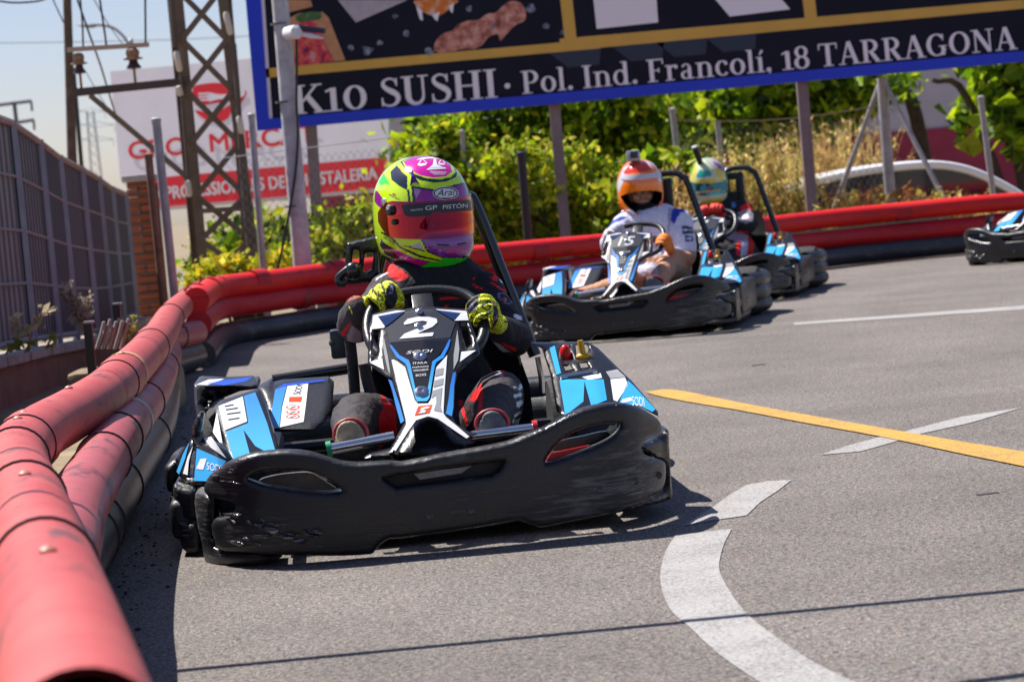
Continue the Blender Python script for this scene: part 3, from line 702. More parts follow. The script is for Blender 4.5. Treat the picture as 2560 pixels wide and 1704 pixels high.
lay('gold_bar', [(1400+1232/2.031-80, -up_), (1400+1232/2.031, 0), (1400+1244/2.031, 105/2.031), (1400+1306/2.031, 98/2.031), (1400+1295/2.031, 0), (1400+1295/2.031-80, -up_)], .006, GOLD)
lay('big_letter', [(1400+170/2.031-60, -up_), (1400+170/2.031, 0), (1400+186/2.031, 148/2.031), (1400+498/2.031, 115/2.031), (1400+490/2.031, 0), (1400+490/2.031-60, -up_)], .004, LILAC)
lay('big_letter', [(1560, -125), (1400+790/2.031, 0), (1400+862/2.031, 85/2.031), (1400+1168/2.031, 48/2.031), (1400+1128/2.031, 0), (1755, -125)], .004, LILAC)
def food(name, cols):
    m = bpy.data.materials.new(name); m.use_nodes = True; t = m.node_tree; b = t.nodes['Principled BSDF']; tc = t.nodes.new('ShaderNodeTexCoord')
    n = t.nodes.new('ShaderNodeTexNoise'); n.inputs['Scale'].default_value = 14; n.inputs['Detail'].default_value = 4; t.links.new(tc.outputs['Object'], n.inputs['Vector'])
    cr = t.nodes.new('ShaderNodeValToRGB'); E = cr.color_ramp.elements
    while len(E) < len(cols): E.new(.5)
    for i, c in enumerate(cols): E[i].position = .32+.36*i/(len(cols)-1); E[i].color = (*c, 1)
    t.links.new(n.outputs['Fac'], cr.inputs[0]); t.links.new(cr.outputs[0], b.inputs['Base Color']); b.inputs['Roughness'].default_value = .5; return m
TAN = food('printed_tan', [(.50, .23, .10), (.60, .30, .15)])
lay('printed_board', ZS([(258, 0), (418, 0), (432, 45), (262, 88)]), .004, TAN)
lay('printed_board', ZS([(270, 125), (340, 90), (500, 82), (540, 120), (652, 405), (300, 442)]), .004, TAN)
lay('printed_dish', ZS([(345, 160), (440, 140), (480, 200), (520, 300), (570, 400), (565, 412), (330, 436), (325, 330)]), .008, food('printed_tuna', [(.12, .01, .04), (.55, .02, .08), (.75, .12, .06), (.6, .3, .35)]), 4)
lay('printed_garnish', ZS([(320, 110), (420, 80), (490, 90), (480, 130), (420, 140), (345, 150)]), .0085, food('printed_green', [(.02, .07, .02), (.1, .2, .05)]), 4)
lay('printed_plate', ZS([(600, 0), (1070, 0), (722, 152)]), .004, food('printed_plate', [(.42, .36, .42), (.52, .46, .52)]))
lay('printed_nigiri', ZS([(1130, 0), (1395, 0), (1370, 40), (1330, 75), (1270, 110), (1200, 95), (1150, 70), (1125, 40)]), .004, food('printed_salmon', [(.7, .13, .01), (.75, .22, .02), (.7, .55, .45)]), 4)
lay('printed_rice', ZS([(1125, 45), (1165, 70), (1170, 140), (1150, 130)]), .0045, LILAC); lay('printed_rice', ZS([(1235, 100), (1282, 80), (1268, 145), (1245, 125)]), .0045, LILAC); lay('printed_rice', ZS([(1345, 40), (1378, 20), (1370, 90), (1352, 75)]), .0045, LILAC)
roll = [(1245, 330), (1262, 270), (1310, 225), (1370, 205), (1400, 170), (1470, 140), (1540, 135), (1600, 95), (1660, 85), (1700, 45), (1760, 8), (1830, 25), (1860, 90), (1850, 140), (1790, 170), (1730, 230), (1690, 275), (1670, 230), (1610, 250), (1570, 300), (1510, 330), (1440, 330), (1300, 358)]
lay('printed_roll', ZS(roll), .004, food('printed_pink', [(.22, .05, .03), (.55, .20, .14), (.72, .42, .34)]), 4)
GLINT = food('printed_glint', [(.02, .03, .06), (.12, .15, .22), (.35, .38, .45)])
for c in ((800, 335, 45), (880, 290, 28), (985, 110, 24), (1060, 225, 34), (1890, 60, 45), (1995, 175, 30), (2105, 225, 26), (1210, 345, 40), (690, 320, 26), (1640, 180, 20), (1480, 60, 30)):
    lay('printed_glint', ZS([(c[0]+c[2]*math.cos(a)*random.uniform(.5, 1), c[1]+c[2]*math.sin(a)*random.uniform(.4, .9)) for a in np.linspace(0, 6.0, 9)]), .0042, GLINT, 3)
for x in (1560, 1880, 2100, 2350): lay('printed_sheen', ZS2([(x-1400-240, 250-(x-1560)*.1), (x-1400+50, 215-(x-1560)*.1), (x-1400+40, 330-(x-1560)*.1), (x-1400-120, 345-(x-1560)*.1)]), .0038, mat('navy_patch', (.012, .02, .05), .4))

# slab-serif lettering drawn stroke by stroke
def stroke(pts, ws):
    P = [np.array(p, float) for p in pts]; L = []; Rr = []
    for i, p in enumerate(P):
        t = P[min(i+1, len(P)-1)]-P[max(i-1, 0)]; t /= max(np.hypot(*t), 1e-9); n = np.array([-t[1], t[0]]); wv = ws[i] if hasattr(ws, '__len__') else ws
        L.append(p+n*wv/2); Rr.append(p-n*wv/2)
    return L, Rr
def arc(cx, cy, rx, ry, a0, a1, wt, wn, n=18):
    """elliptic stroke, thick where it runs upright (wt) and thin where it runs level (wn)"""
    pts = []; ws = []
    for a in np.linspace(R(a0), R(a1), n):
        pts.append((cx+rx*math.cos(a), cy+ry*math.sin(a))); ws.append(wn+(wt-wn)*abs(math.cos(a))**1.3)
    return pts, ws
T_, N_ = .17, .055
def bar(x, y0, y1, w_=T_): return ([(x, y0), (x, (y0+y1)/2), (x, y1)], w_)
def srf(x0, x1, y, h=.05): return ([(x0, y+h/2 if y < .4 else y-h/2), ((x0+x1)/2, y+h/2 if y < .4 else y-h/2), (x1, y+h/2 if y < .4 else y-h/2)], h)
X = .68
def glyph(c):
    if c == 'K': return .90, [bar(.2, 0, 1), srf(.02, .38, 0), srf(.02, .38, 1), ([(.28, .42), (.70, .97)], .07), ([(.42, .60), (.76, .03)], T_), srf(.55, .86, 1), srf(.58, .94, 0)]
    if c == '1': return .52, [bar(.27, 0, .82), srf(.04, .50, 0), ([(.05, .70), (.27, .80)], .07)]
    if c == '0': return .74, [arc(.37, .42, .25, .39, 0, 360, T_, N_, 30)]
    if c == '8': return .60, [arc(.30, .74, .19, .22, 0, 360, .14, N_, 24), arc(.30, .27, .22, .25, 0, 360, .16, N_, 24)]
    if c == 'S':
        p = [(.50, .80), (.42, .93), (.28, .965), (.14, .88), (.13, .73), (.24, .60), (.38, .50), (.50, .38), (.52, .22), (.42, .07), (.26, .03), (.12, .09), (.06, .24)]
        return .62, [(cpath(p, 4), np.interp(np.linspace(0, 1, 49), [0, .2, .5, .8, 1], [.05, .07, .19, .08, .05])), ([(.50, .70), (.50, .97)], .05), ([(.07, .03), (.07, .32)], .05)]
    if c == 'U': return .84, [bar(.2, .3, 1), ([(.64, .3), (.64, 1)], .07), (lambda q: (q[0], np.linspace(T_, .07, len(q[0]))))(arc(.42, .32, .22, .29, 180, 360, 0, 0)), srf(.02, .38, 1), srf(.5, .8, 1)]
    if c == 'H': return .92, [bar(.2, 0, 1), bar(.70, 0, 1), ([(.2, .5), (.7, .5)], .06), srf(.02, .38, 0), srf(.02, .38, 1), srf(.52, .88, 0), srf(.52, .88, 1)]
    if c == 'I': return .42, [bar(.2, 0, 1), srf(.02, .38, 0), srf(.02, .38, 1)]
    if c == 'P': return .74, [bar(.2, 0, 1), srf(.02, .42, 0), srf(.02, .3, 1), arc(.36, .72, .25, .255, -90, 90, .16, N_), ([(.2, .975), (.36, .975)], N_), ([(.2, .465), (.36, .465)], N_)]
    if c == 'R': return .84, [bar(.2, 0, 1), srf(.02, .38, 0), srf(.02, .3, 1), arc(.36, .73, .25, .245, -90, 90, .16, N_), ([(.2, .975), (.36, .975)], N_), ([(.2, .485), (.36, .485)], N_), ([(.40, .48), (.66, .03)], .16), srf(.56, .84, 0)]
    if c == 'o': return .66, [arc(.33, X/2, .22, X/2-.02, 0, 360, .16, N_, 26)]
    if c == 'l': return .38, [bar(.19, 0, 1.02, .15), srf(.02, .36, 0), srf(.03, .2, 1.03)]
    if c == '.': return .28, [arc(.14, .09, .05, .05, 0, 360, .1, .1, 12)]
    if c == '·': return .40, [arc(.2, .42, .06, .06, 0, 360, .12, .12, 12)]
    if c == ',': return .28, [arc(.13, .09, .05, .05, 0, 360, .1, .1, 12), ([(.18, .08), (.15, -.08), (.06, -.16)], [.08, .06, .02])]
    if c == 'n': return .76, [bar(.19, 0, X, .15), srf(.02, .36, 0), srf(.03, .2, X), arc(.38, X-.24, .19, .22, 0, 150, .13, N_), bar(.57, 0, X-.22, .15), srf(.42, .74, 0)]
    if c == 'd': return .74, [arc(.32, X/2, .21, X/2-.03, 0, 360, .14, N_, 24), bar(.53, 0, 1.02, .15), srf(.36, .55, 1.03), srf(.53, .72, 0)]
    if c == 'F': return .70, [bar(.2, 0, 1), srf(.02, .42, 0), srf(.02, .66, 1, .06), ([(.64, .98), (.65, .76)], .05), ([(.2, .5), (.48, .5)], .055), ([(.48, .40), (.48, .60)], .05)]
    if c == 'r': return .56, [bar(.19, 0, X, .15), srf(.02, .38, 0), srf(.03, .2, X), arc(.40, X-.2, .17, .17, 60, 160, .1, .07), arc(.46, X-.1, .04, .04, 0, 360, .08, .08, 10)]
    if c == 'a': return .64, [bar(.42, .05, X-.18, .14), arc(.29, X-.2, .14, .18, 0, 160, .1, .05), arc(.28, .19, .15, .16, 60, 320, .12, .05), ([(.40, .06), (.5, .03), (.6, .05)], [.1, .07, .04])]
    if c == 'c': return .58, [arc(.32, X/2, .21, X/2-.03, 45, 320, .15, N_, 22), arc(.46, X-.14, .035, .035, 0, 360, .08, .08, 10)]
    if c == 'í': return .38, [bar(.19, 0, X, .15), srf(.02, .36, 0), srf(.03, .2, X), ([(.17, .76), (.3, .96)], [.05, .11])]
    if c == 'T': return .80, [bar(.40, 0, 1), srf(.2, .6, 0), srf(.04, .76, 1, .06), ([(.06, .98), (.05, .74)], .05), ([(.74, .98), (.75, .74)], .05)]
    if c == 'A': return .88, [([(.40, 1.0), (.14, .02)], .07), ([(.42, 1.0), (.70, .02)], T_), ([(.22, .34), (.58, .34)], .055), srf(.0, .28, 0), srf(.54, .88, 0)]
    if c == 'G': return .88, [arc(.44, .5, .32, .46, 42, 338, .17, N_, 26), bar(.68, .04, .42, .14), srf(.52, .84, .46, .05), ([(.68, .68), (.68, .97)], .045)]
    if c == 'O': return .90, [arc(.45, .5, .32, .46, 0, 360, .17, N_, 30)]
    if c == 'N': return .94, [([(.18, 0), (.18, 1)], .065), ([(.20, .98), (.72, .03)], T_), ([(.74, 0), (.74, 1)], .065), srf(.02, .34, 0), srf(.02, .24, 1), srf(.6, .9, 1)]
    return .34, []
def serif_text(s, p0, p1, cap, Y, m, par, name='lettering'):
    """baseline from pixel p0 to p1, cap height in pixels; each stroke is a ribbon lifted a hair above the last"""
    adv = sum(glyph(c)[0] for c in s); d = np.array(p1, float)-np.array(p0, float); L = np.hypot(*d); ex = d/L; ey = np.array([ex[1], -ex[0]])
    sx = L/adv; mb = MB(); x = 0; k = 0
    for c in s:
        a, st = glyph(c)
        for pts, ws in st:
            l, r_ = stroke(pts, ws); n = len(l); vs = []
            for q in l+r_:
                pp = np.array(p0)+ex*(x+q[0])*sx+ey*q[1]*cap; vs.append(W(pp[0], pp[1], Y-(k % 7)*.0006))
            mb.add(vs, [(i, i+n, i+n+1, i+1) for i in range(n-1)]); k += 1
        x += a
    return build(name, mb, m, par, smooth=False)
serif_text('K10 SUSHI', (735, 287), (1248, 244), 72, Yb+.003, LILAC, bb)
serif_text('· Pol. Ind. Francolí, 18 TARRAGONA', (1258, 240), (2545, 123), 57, Yb+.003, LILAC, bb)
for t_, b_ in (((776, 322), (800, 690)), ((1386, 264), (1415, 605)), ((2005, 205), (2032, 540)), ((2600, 150), (2625, 440))):
    a, b = W(*t_, Yb+.1), W(*b_, Yb+.1); k = (b-a)/(a[2]-b[2]); mb = MB(); mb.box(((a[0]+b[0])/2, Yb+.12, (a[2]-.6)/2+.15), (.095, .09, a[2]+.75), Matrix.Rotation(math.atan2(a[0]-b[0], a[2]-b[2]), 3, 'Y')); build('post', mb, PURP, bb, smooth=False)

# white and red board further back
def Yg(x): return 1/(1/30.5+(1/27.8-1/30.5)*(x-277)/690)
gb = thing('billboard', 'white billboard with a red fork emblem and red GROS MERCAT lettering', 'billboard', (W(620, 400, Yg(620))[0], Yg(620), -.8))
WPR = mat('white_board', (.88, .84, .88), .5, var=.05, vscale=2); REDP = mat('red_print', (.80, .006, .014), .45)
slab('panel', ZM([(55, 390), (815, 320), (1560, 250), (1580, 1035), (265, 1140), (112, 985)]), lambda x: Yg(x)+.02, .1, WPR, gb)
slab('base_rail', ZM([(270, 1133), (1582, 1022), (1582, 1040), (270, 1152)]), lambda x: Yg(x)-.02, .12, mat('cream_rail', (.5, .46, .42), .6), gb)
def glay(name, poly, off, m, k=0, holes=()):
    mb = MB(); plane_shape(mb, sm(poly, k) if k else poly, lambda x: Yg(x)+.014-off, holes, 60); return build(name, mb, m, gb, smooth=False)
glay('red_band', ZM([(255, 975), (340, 965), (1562, 855), (1576, 1020), (270, 1133)]), 0, REDP)
glay('fork_emblem', ZM([(505, 480), (560, 458), (650, 452), (700, 470), (735, 500), (720, 545), (640, 560), (520, 572)]), 0, REDP, 3)
glay('fork_emblem', ZM([(515, 600), (620, 615), (715, 570), (700, 640), (640, 668), (570, 650)]), 0, REDP, 3)
glay('fork_emblem', ZM([(700, 530), (795, 492), (800, 510), (770, 560), (740, 600), (735, 560)]), 0, REDP)
for yy in (508, 525, 542): glay('fork_tines', ZM([(535, yy), (600, yy-4), (600, yy+5), (537, yy+9)]), .004, WPR)
glay('fork_handle', ZM([(590, 505), (650, 515), (760, 505), (790, 495), (770, 530), (650, 540), (590, 552)]), .004, WPR, 3)
def sans(s, p0, p1, cap, Yf, m, par, shear=0.0, name='lettering', bold=0.0):
    v, f = text_mesh(s); d = np.array(p1, float)-np.array(p0, float); L = np.hypot(*d); ex = d/L; ey = np.array([ex[1], -ex[0]]); mb = MB()
    shifts = [(0, 0)] if not bold else [(0, 0), (bold, 0), (0, bold), (bold, bold)]
    for k, (dx, dy) in enumerate(shifts):
        P = []
        for q in v:
            pp = np.array(p0)+ex*(q[0]*L+shear*q[1]*cap+dx*cap)+ey*(q[1]*cap+dy*cap); P.append(W(pp[0], pp[1], Yf(pp[0])-k*.001))
        mb.add(P, f)
    return build(name, mb, m, par, smooth=False)
g1 = ZM([(158, 872), (1172, 775)])
sans('GROS MERCAT', g1[0], g1[1], 44, lambda x: Yg(x)+.008, REDP, gb, bold=.04)
g2 = ZM([(150, 1106), (1510, 978)])
sans("PER A PROFESSIONALS DE L'HOSTALERIA", g2[0], g2[1], 32, lambda x: Yg(x)+.006, mat('white_letter', (.75, .72, .74), .5), gb, bold=.06)
for x0 in (330, 620, 930):
    a = W(x0, 500, Yg(x0)+.1); mb = MB(); mb.box((a[0], Yg(x0)+.17, (a[2]-.9)/2), (.1, .1, a[2]+.9)); build('post', mb, PURP, gb, smooth=False)

# ------------------------------------------------------------------ building, car
bd = thing('building', 'low building with a maroon base and pale pink upper wall behind the trees', 'building', (6, 34, -.9))
mb = MB(); zc = W(2400, 315, 34)[2]
mb.box((5.5, 35, (zc-.9)/2), (16, 1.6, zc+.9)); build('base_wall', mb, mat('maroon_plaster', (.33, .035, .075), .8, var=.12, vscale=3), bd, smooth=False)
mb = MB(); mb.box((5.5, 35.02, zc+1.1), (16, 1.55, 2.2)); build('upper_wall', mb, mat('pale_plaster', (.50, .46, .50), .8, var=.1, vscale=3), bd, smooth=False)
for x in (2.2, 3.4):
    mb = MB(); mb.box((x, 34.2, zc+.35), (.55, .05, .95)); build('panel', mb, mat('pink_panel', (.55, .14, .18), .7), bd, smooth=False)
mb = MB(); mb.box((5.5, 35, zc+2.25), (16.3, 1.9, .1)); build('roof', mb, CONC, bd, smooth=False)
Yc = 25.2
car = thing('parked_car', 'white car parked beyond the dry grass, only its curved roofline showing above the barrier', 'car', (W(2250, 480, Yc)[0], Yc+.8, -.78))
roofp = [W(x, y, Yc) for x, y in ((1985, 490), (2010, 470), (2050, 452), (2140, 432), (2230, 419), (2330, 412), (2400, 420), (2460, 440), (2520, 470), (2560, 495), (2600, 520))]
cp = cpath(roofp, 4); CARW = mat('white_car_paint', (.85, .84, .85), .3, coat=.3); GLS = mat('car_glass', (.012, .016, .024), .06, spec=.8)
for dy in (0, 1.35):
    mb = MB(); mb.tube([(p[0], p[1]+dy, p[2]) for p in cp], .042, 8, flat=1.0); build('roof_rail', mb, CARW, car)
mb = MB(); vs = []; n = len(cp)
for p in cp: vs += [(p[0], Yc+.03, p[2]+.025), (p[0], Yc+.4, p[2]+.05), (p[0], Yc+.95, p[2]+.05), (p[0], Yc+1.32, p[2]+.025)]
mb.add(vs, [(i*4+k, (i+1)*4+k, (i+1)*4+k+1, i*4+k+1) for i in range(n-1) for k in range(3)]); build('roof', mb, CARW, car)
zb = -.78+.72
for dy in (0.012, 1.34):
    mb = MB(); vs = [(p[0], Yc+dy, p[2]) for p in cp]+[(p[0], Yc+dy, zb) for p in cp]; mb.add(vs, [(i, i+1, n+i+1, n+i) for i in range(n-1)]); build('side_window', mb, GLS, car, smooth=False)
x0, x1 = cp[0][0]-.5, cp[-1][0]+.75
mb = MB(); mb.box(((x0+x1)/2, Yc+.675, -.78+.47), (x1-x0, 1.5, .56), bev=.12); mb.box(((x0+x1)/2+.3, Yc+.675, -.06), (x1-x0-.9, 1.44, .16), bev=.07); build('body', mb, CARW, car)
for x in (x0+.65, x1-.75):
    for y in (Yc-.02, Yc+1.37):
        mb = MB(); mb.lathe([(.18, -.09), (.29, -.085), (.30, 0), (.29, .085), (.18, .09)], 24, Matrix.Translation((x, y, -.78+.30)) @ Matrix.Rotation(R(90), 4, 'X')); build('wheel', mb, mat('tyre', (.015, .015, .016), .8), car)

# ------------------------------------------------------------------ plants
def leaf_mat(name, trans=.5): return mat(name, (.1, .15, .02), .55, attr=True, trans=trans, spec=.35)
LEAF = leaf_mat('leaf'); DRYM = leaf_mat('dry_leaf', .45)
def leaves(centers, n, spread, size, cols, elong=1.6, droop=0.3):
    """returns verts, faces, colours: small bent leaves scattered through clump volumes"""
    cen = np.asarray(centers); N = len(cen)*n
    c = np.repeat(cen, n, 0)+rng.normal(0, 1, (N, 3))*np.asarray(spread)
    a = rng.normal(0, 1, (N, 3)); a[:, 2] -= droop; a /= np.linalg.norm(a, axis=1)[:, None]
    b = np.cross(a, rng.normal(0, 1, (N, 3))); b /= np.linalg.norm(b, axis=1)[:, None]
    s = size*np.exp(rng.normal(-.08, .36, (N, 1))); nn = np.cross(a, b)
    L = a*s*elong*.5; Bv = b*s*.5
    V = np.stack([c-L, c+Bv+nn*s*.12, c+L, c-Bv+nn*s*.12], 1).reshape(-1, 3)
    F = np.arange(N*4).reshape(-1, 4)
    cl = np.asarray(cols)[rng.integers(0, len(cols), N)]*rng.uniform(.75, 1.25, (N, 1))
    return V, F, np.repeat(cl, 4, 0)
def leaf_obj(name, V, F, Cl, m, par):
    off = np.array(origin_of(par)); me = bpy.data.meshes.new(name); me.from_pydata((V-off).tolist(), [], F.tolist())
    at = me.attributes.new('Col', 'FLOAT_COLOR', 'POINT'); at.data.foreach_set('color', np.concatenate([Cl, np.ones((len(Cl), 1))], 1).astype(np.float32).ravel())
    return link(name, me, m, par, smooth=False)
GREENS = [(.30, .44, .008), (.46, .56, .012), (.15, .26, .008), (.06, .13, .006), (.46, .50, .03)]
YEL = [(.46, .47, .015), (.60, .54, .03), (.33, .40, .015), (.16, .24, .010), (.66, .58, .08)]
DARK = [(.07, .14, .006), (.13, .24, .008), (.22, .36, .010), (.03, .065, .006), (.36, .50, .014)]
BARK = mat('bark', (.075, .05, .038), .95, var=.4, vscale=14, bump=.6, bscale=18)
def bush(name, label, cat, pix, Y, dY, ncl, nl, size, cols, group, zb=-.3, trunk=None, clump=.092):
    """pix: outline polygon in pixels at depth Y; clumps fill it through a depth of dY"""
    P = np.array([W(x, y, Y)[[0, 2]] for x, y in pix]); lo, hi = P.min(0), P.max(0); cen = []
    def inside(q):
        r_ = False; j = len(P)-1
        for i in range(len(P)):
            if (P[i][1] > q[1]) != (P[j][1] > q[1]) and q[0] < (P[j][0]-P[i][0])*(q[1]-P[i][1])/(P[j][1]-P[i][1])+P[i][0]: r_ = not r_
            j = i
        return r_
    while len(cen) < ncl:
        q = rng.uniform(lo, hi)
        if inside(q): cen.append((q[0], Y+rng.uniform(-dY, dY)*.5, q[1]))
    c0 = P.mean(0); th = thing(name, label, cat, (c0[0], Y, zb), group)
    V, F, Cl = leaves(cen, nl, (clump, clump, clump*.8), size, cols)
    leaf_obj('crown' if trunk else 'foliage', V, F, Cl, LEAF, th)
    mb = MB()
    if trunk:
        for pts, r0, r1 in trunk:
            q = [W(x, y, Y+.1) for x, y in pts]; q[0][2] = min(q[0][2], zb) if len(pts) > 2 else q[0][2]
            cp_ = cpath(q, 5); mb.tube(cp_, list(np.linspace(r0, r1, len(cp_))), 10)
    else:
        for k in range(min(34, ncl)):
            c = cen[k]; mb.tube([(c0[0]+(c[0]-c0[0])*.3, Y, zb), ((c0[0]+c[0])/2, (Y+c[1])/2, (zb+c[2])/2+.1), c], [.014, .01, .004], 5)
    build('trunk' if trunk else 'stems', mb, BARK, th)
    return th
GB = 'bushes behind the barrier'; GT = 'trees behind the billboard'
bush('tree', 'dark green tree with a leaning forked trunk, behind the middle of the billboard', 'tree', [(1030, 330), (1330, 210), (1640, 190), (1700, 330), (1560, 400), (1380, 400), (1200, 400), (1050, 420)], 26, 1.8, 62, 200, .078, DARK+GREENS, GT, -.7, [([(1600, 640), (1580, 430), (1530, 310), (1440, 230), (1360, 120)], .15, .08), ([(1560, 380), (1610, 300), (1650, 180)], .08, .05), ([(1200, 640), (1190, 420), (1260, 330), (1330, 240)], .09, .05)], .2)
bush('tree', 'green tree with drooping leaves above the dry grass, under the right half of the billboard', 'tree', [(1600, 180), (1800, 130), (2120, 120), (2260, 200), (2140, 290), (1980, 330), (1800, 345), (1650, 330)], 29.5, 1.4, 50, 170, .10, DARK+GREENS, GT, -.7, [([(1870, 620), (1860, 380), (1840, 250), (1800, 120)], .12, .07), ([(2330, 420), (2290, 290), (2230, 215), (2150, 150)], .10, .05)], .2)
bush('tree', 'tree at the right edge with a thick dark trunk and hanging bright leaves', 'tree', [(2380, 110), (2600, 90), (2640, 380), (2520, 330), (2440, 300), (2470, 220)], 28.5, 1.2, 36, 90, .13, GREENS+DARK, GT, -.7, [([(2620, 640), (2580, 430), (2545, 300), (2570, 120)], .22, .14), ([(2560, 330), (2420, 250), (2330, 200)], .06, .03)], .15)
bush('bush', 'bright yellow-green bush right of the purple and yellow helmet', 'bush', [(1200, 420), (1300, 370), (1420, 370), (1520, 420), (1580, 480), (1560, 640), (1200, 640)], 22.6, 1.2, 46, 260, .048, YEL+GREENS, GB, -.2)
bush('bush', 'tall yellow-green bush left of the purple and yellow helmet', 'bush', [(1030, 390), (1060, 350), (1130, 330), (1200, 390), (1220, 640), (1010, 660), (960, 640), (1000, 500)], 22.9, 1.0, 36, 240, .052, YEL+GREENS+DARK, GB, -.2)
bush('bush', 'low flowering yellow-green bush between the grey pole and the purple helmet', 'bush', [(780, 590), (850, 550), (930, 540), (950, 650), (780, 660)], 19.4, .5, 24, 130, .045, YEL+GREENS, GB, -.1, clump=.1)
bush('bush', 'leafy bush at the foot of the lattice tower', 'bush', [(550, 590), (640, 550), (720, 560), (740, 640), (550, 690), (500, 680)], 21.2, .6, 26, 120, .05, YEL+DARK, GB, -.1, clump=.11)
bush('bush', 'low yellow flowering weeds just behind the barrier below the lattice tower', 'bush', [(470, 680), (540, 640), (690, 650), (760, 640), (740, 690), (480, 720)], 17.6, .3, 26, 100, .035, YEL+[(.7, .5, .02)], GB, -.05, clump=.06)
bush('bush', 'dark green bush behind the two rear karts', 'bush', [(1540, 400), (1740, 400), (1760, 620), (1540, 620)], 22.8, .6, 40, 110, .08, DARK+GREENS, GB, -.3)
# dry brush: tall straw-coloured stems with seed heads
STRAW = [(.58, .40, .13), (.66, .48, .19), (.42, .26, .09), (.50, .42, .10), (.32, .19, .07), (.72, .56, .28)]
def dry_clump(label, x0, x1, ytop, Y, dY, n, zb, h_var=.35, cols=STRAW, wdt=.006):
    a, b = W(x0, ytop, Y), W(x1, ytop, Y); V = []; F = []; Cl = []
    for k in range(n):
        t = rng.uniform(); x = a[0]+(b[0]-a[0])*t; y = Y+rng.uniform(-dY, dY); H = (a[2]+(b[2]-a[2])*t-zb)*rng.uniform(1-h_var, 1.02)
        c = np.array(cols[rng.integers(len(cols))])*rng.uniform(.8, 1.2); lean = rng.normal(0, .16, 2); px_, py_, pz_ = x, y, zb; m = 4
        for s in range(m):
            u0, u1 = s/m, (s+1)/m
            def pt(u): return np.array([x+lean[0]*H*u*u, y+lean[1]*H*u*u, zb+H*u*(1-.12*u*abs(lean[0])*4)])
            p, q = pt(u0), pt(u1); w0, w1 = wdt*(1-u0*.7), wdt*(1-u1*.7); i = len(V)
            V += [p+[-w0, 0, 0], p+[w0, 0, 0], q+[w1, 0, 0], q+[-w1, 0, 0]]; F.append((i, i+1, i+2, i+3)); Cl += [c]*4
        tip = pt(1.0)
        for s in range(16):
            u = rng.uniform(.4, 1.0); p = pt(u)+rng.normal(0, .022, 3); d = rng.normal(0, 1, 3); d /= np.linalg.norm(d); e = np.cross(d, [0, 0.3, 1]); e /= np.linalg.norm(e)+1e-9; z = rng.uniform(.016, .04); i = len(V)
            V += [p-d*z, p+e*z*.4, p+d*z, p-e*z*.4]; F.append((i, i+1, i+2, i+3)); Cl += [c*rng.uniform(.85, 1.35)]*4
    th = thing('dry_brush', label, 'dry plant', ((a[0]+b[0])/2, Y, zb), 'clumps of dry straw-coloured brush')
    leaf_obj('stems', np.array(V), np.array(F), np.array(Cl), DRYM, th)
dry_clump('tall straw-coloured brush behind the white and yellow helmet', 1760, 1985, 335, 22.9, .4, 460, -.4, .35, STRAW+[(.35, .40, .05), (.28, .34, .04)])
dry_clump('tallest straw-coloured brush either side of a purple-brown billboard post', 1960, 2180, 290, 27.4, .4, 520, -.7)
dry_clump('lower rust-brown brush in front of the white car', 2080, 2400, 462, 21.6, .4, 420, -.1, .5, STRAW+[(.42, .18, .05)]*3+[(.35, .36, .05)]*3)
dry_clump('sparse dry grass at the right end of the barrier', 2360, 2600, 480, 22.0, .4, 150, -.1, .6)
dry_clump('dry straw tuft behind the rear kart', 1600, 1780, 400, 21.0, .4, 160, -.1, .5)
# weeds at the foot of the left fence
wz = [((45, 790), 'pale dry weed leaning over the barrier at the foot of the grey fence', [(20, 1215), (90, 1215), (190, 1170), (290, 1070)]),]
def weed(label, stems, Y, cols, size, zb=.0, m=DRYM, nl=4):
    th = thing('weed', label, 'weed', (*W(*stems[0][0], Y)[:2], zb), 'weeds along the left fence'); mb = MB(); cen = []
    for st in stems:
        q = [W(*p, Y) for p in st]; cp_ = cpath(q, 5); mb.tube(cp_, .006, 5); cen += list(cp_[len(cp_)//3::2])
    build('stems', mb, mat('dry_stem', (.30, .24, .14), .9), th)
    V, F, Cl = leaves(cen, nl, (.018, .02, .02), size*.7, cols, 2.0); leaf_obj('leaves', V, F, Cl, m, th)
weed('pale dry weed leaning right at the foot of the grey fence', [ZF([(90, 1240), (110, 1210), (190, 1160), (230, 1120), (285, 1080)]), ZF([(60, 1230), (90, 1180), (90, 1150)])], 11.2, [(.5, .42, .28), (.42, .36, .16), (.36, .3, .18)], .03)
weed('dry seed-head weed rising in front of the grey fence', [ZF([(420, 1210), (400, 1120), (360, 1040), (350, 990)]), ZF([(430, 1210), (415, 1100), (395, 1010)]), ZF([(440, 1200), (450, 1100), (465, 1030)])], 12.4, [(.34, .28, .22), (.24, .2, .16), (.42, .36, .3)], .026, nl=14)
weed('green and yellow weed tuft beside the black stakes', [ZF([(640, 1260), (690, 1190), (720, 1150)]), ZF([(640, 1270), (650, 1210), (700, 1180)])], 11.4, [(.34, .34, .06), (.24, .28, .05), (.5, .42, .2)], .03, m=LEAF)
weed('low green weeds on the ledge at far left', [ZF([(30, 1330), (60, 1280), (100, 1270)]), ZF([(130, 1320), (150, 1280), (170, 1260)]), ZF([(240, 1300), (260, 1260), (280, 1240)])], 12.6, [(.34, .34, .04), (.2, .25, .04)], .035, m=LEAF)
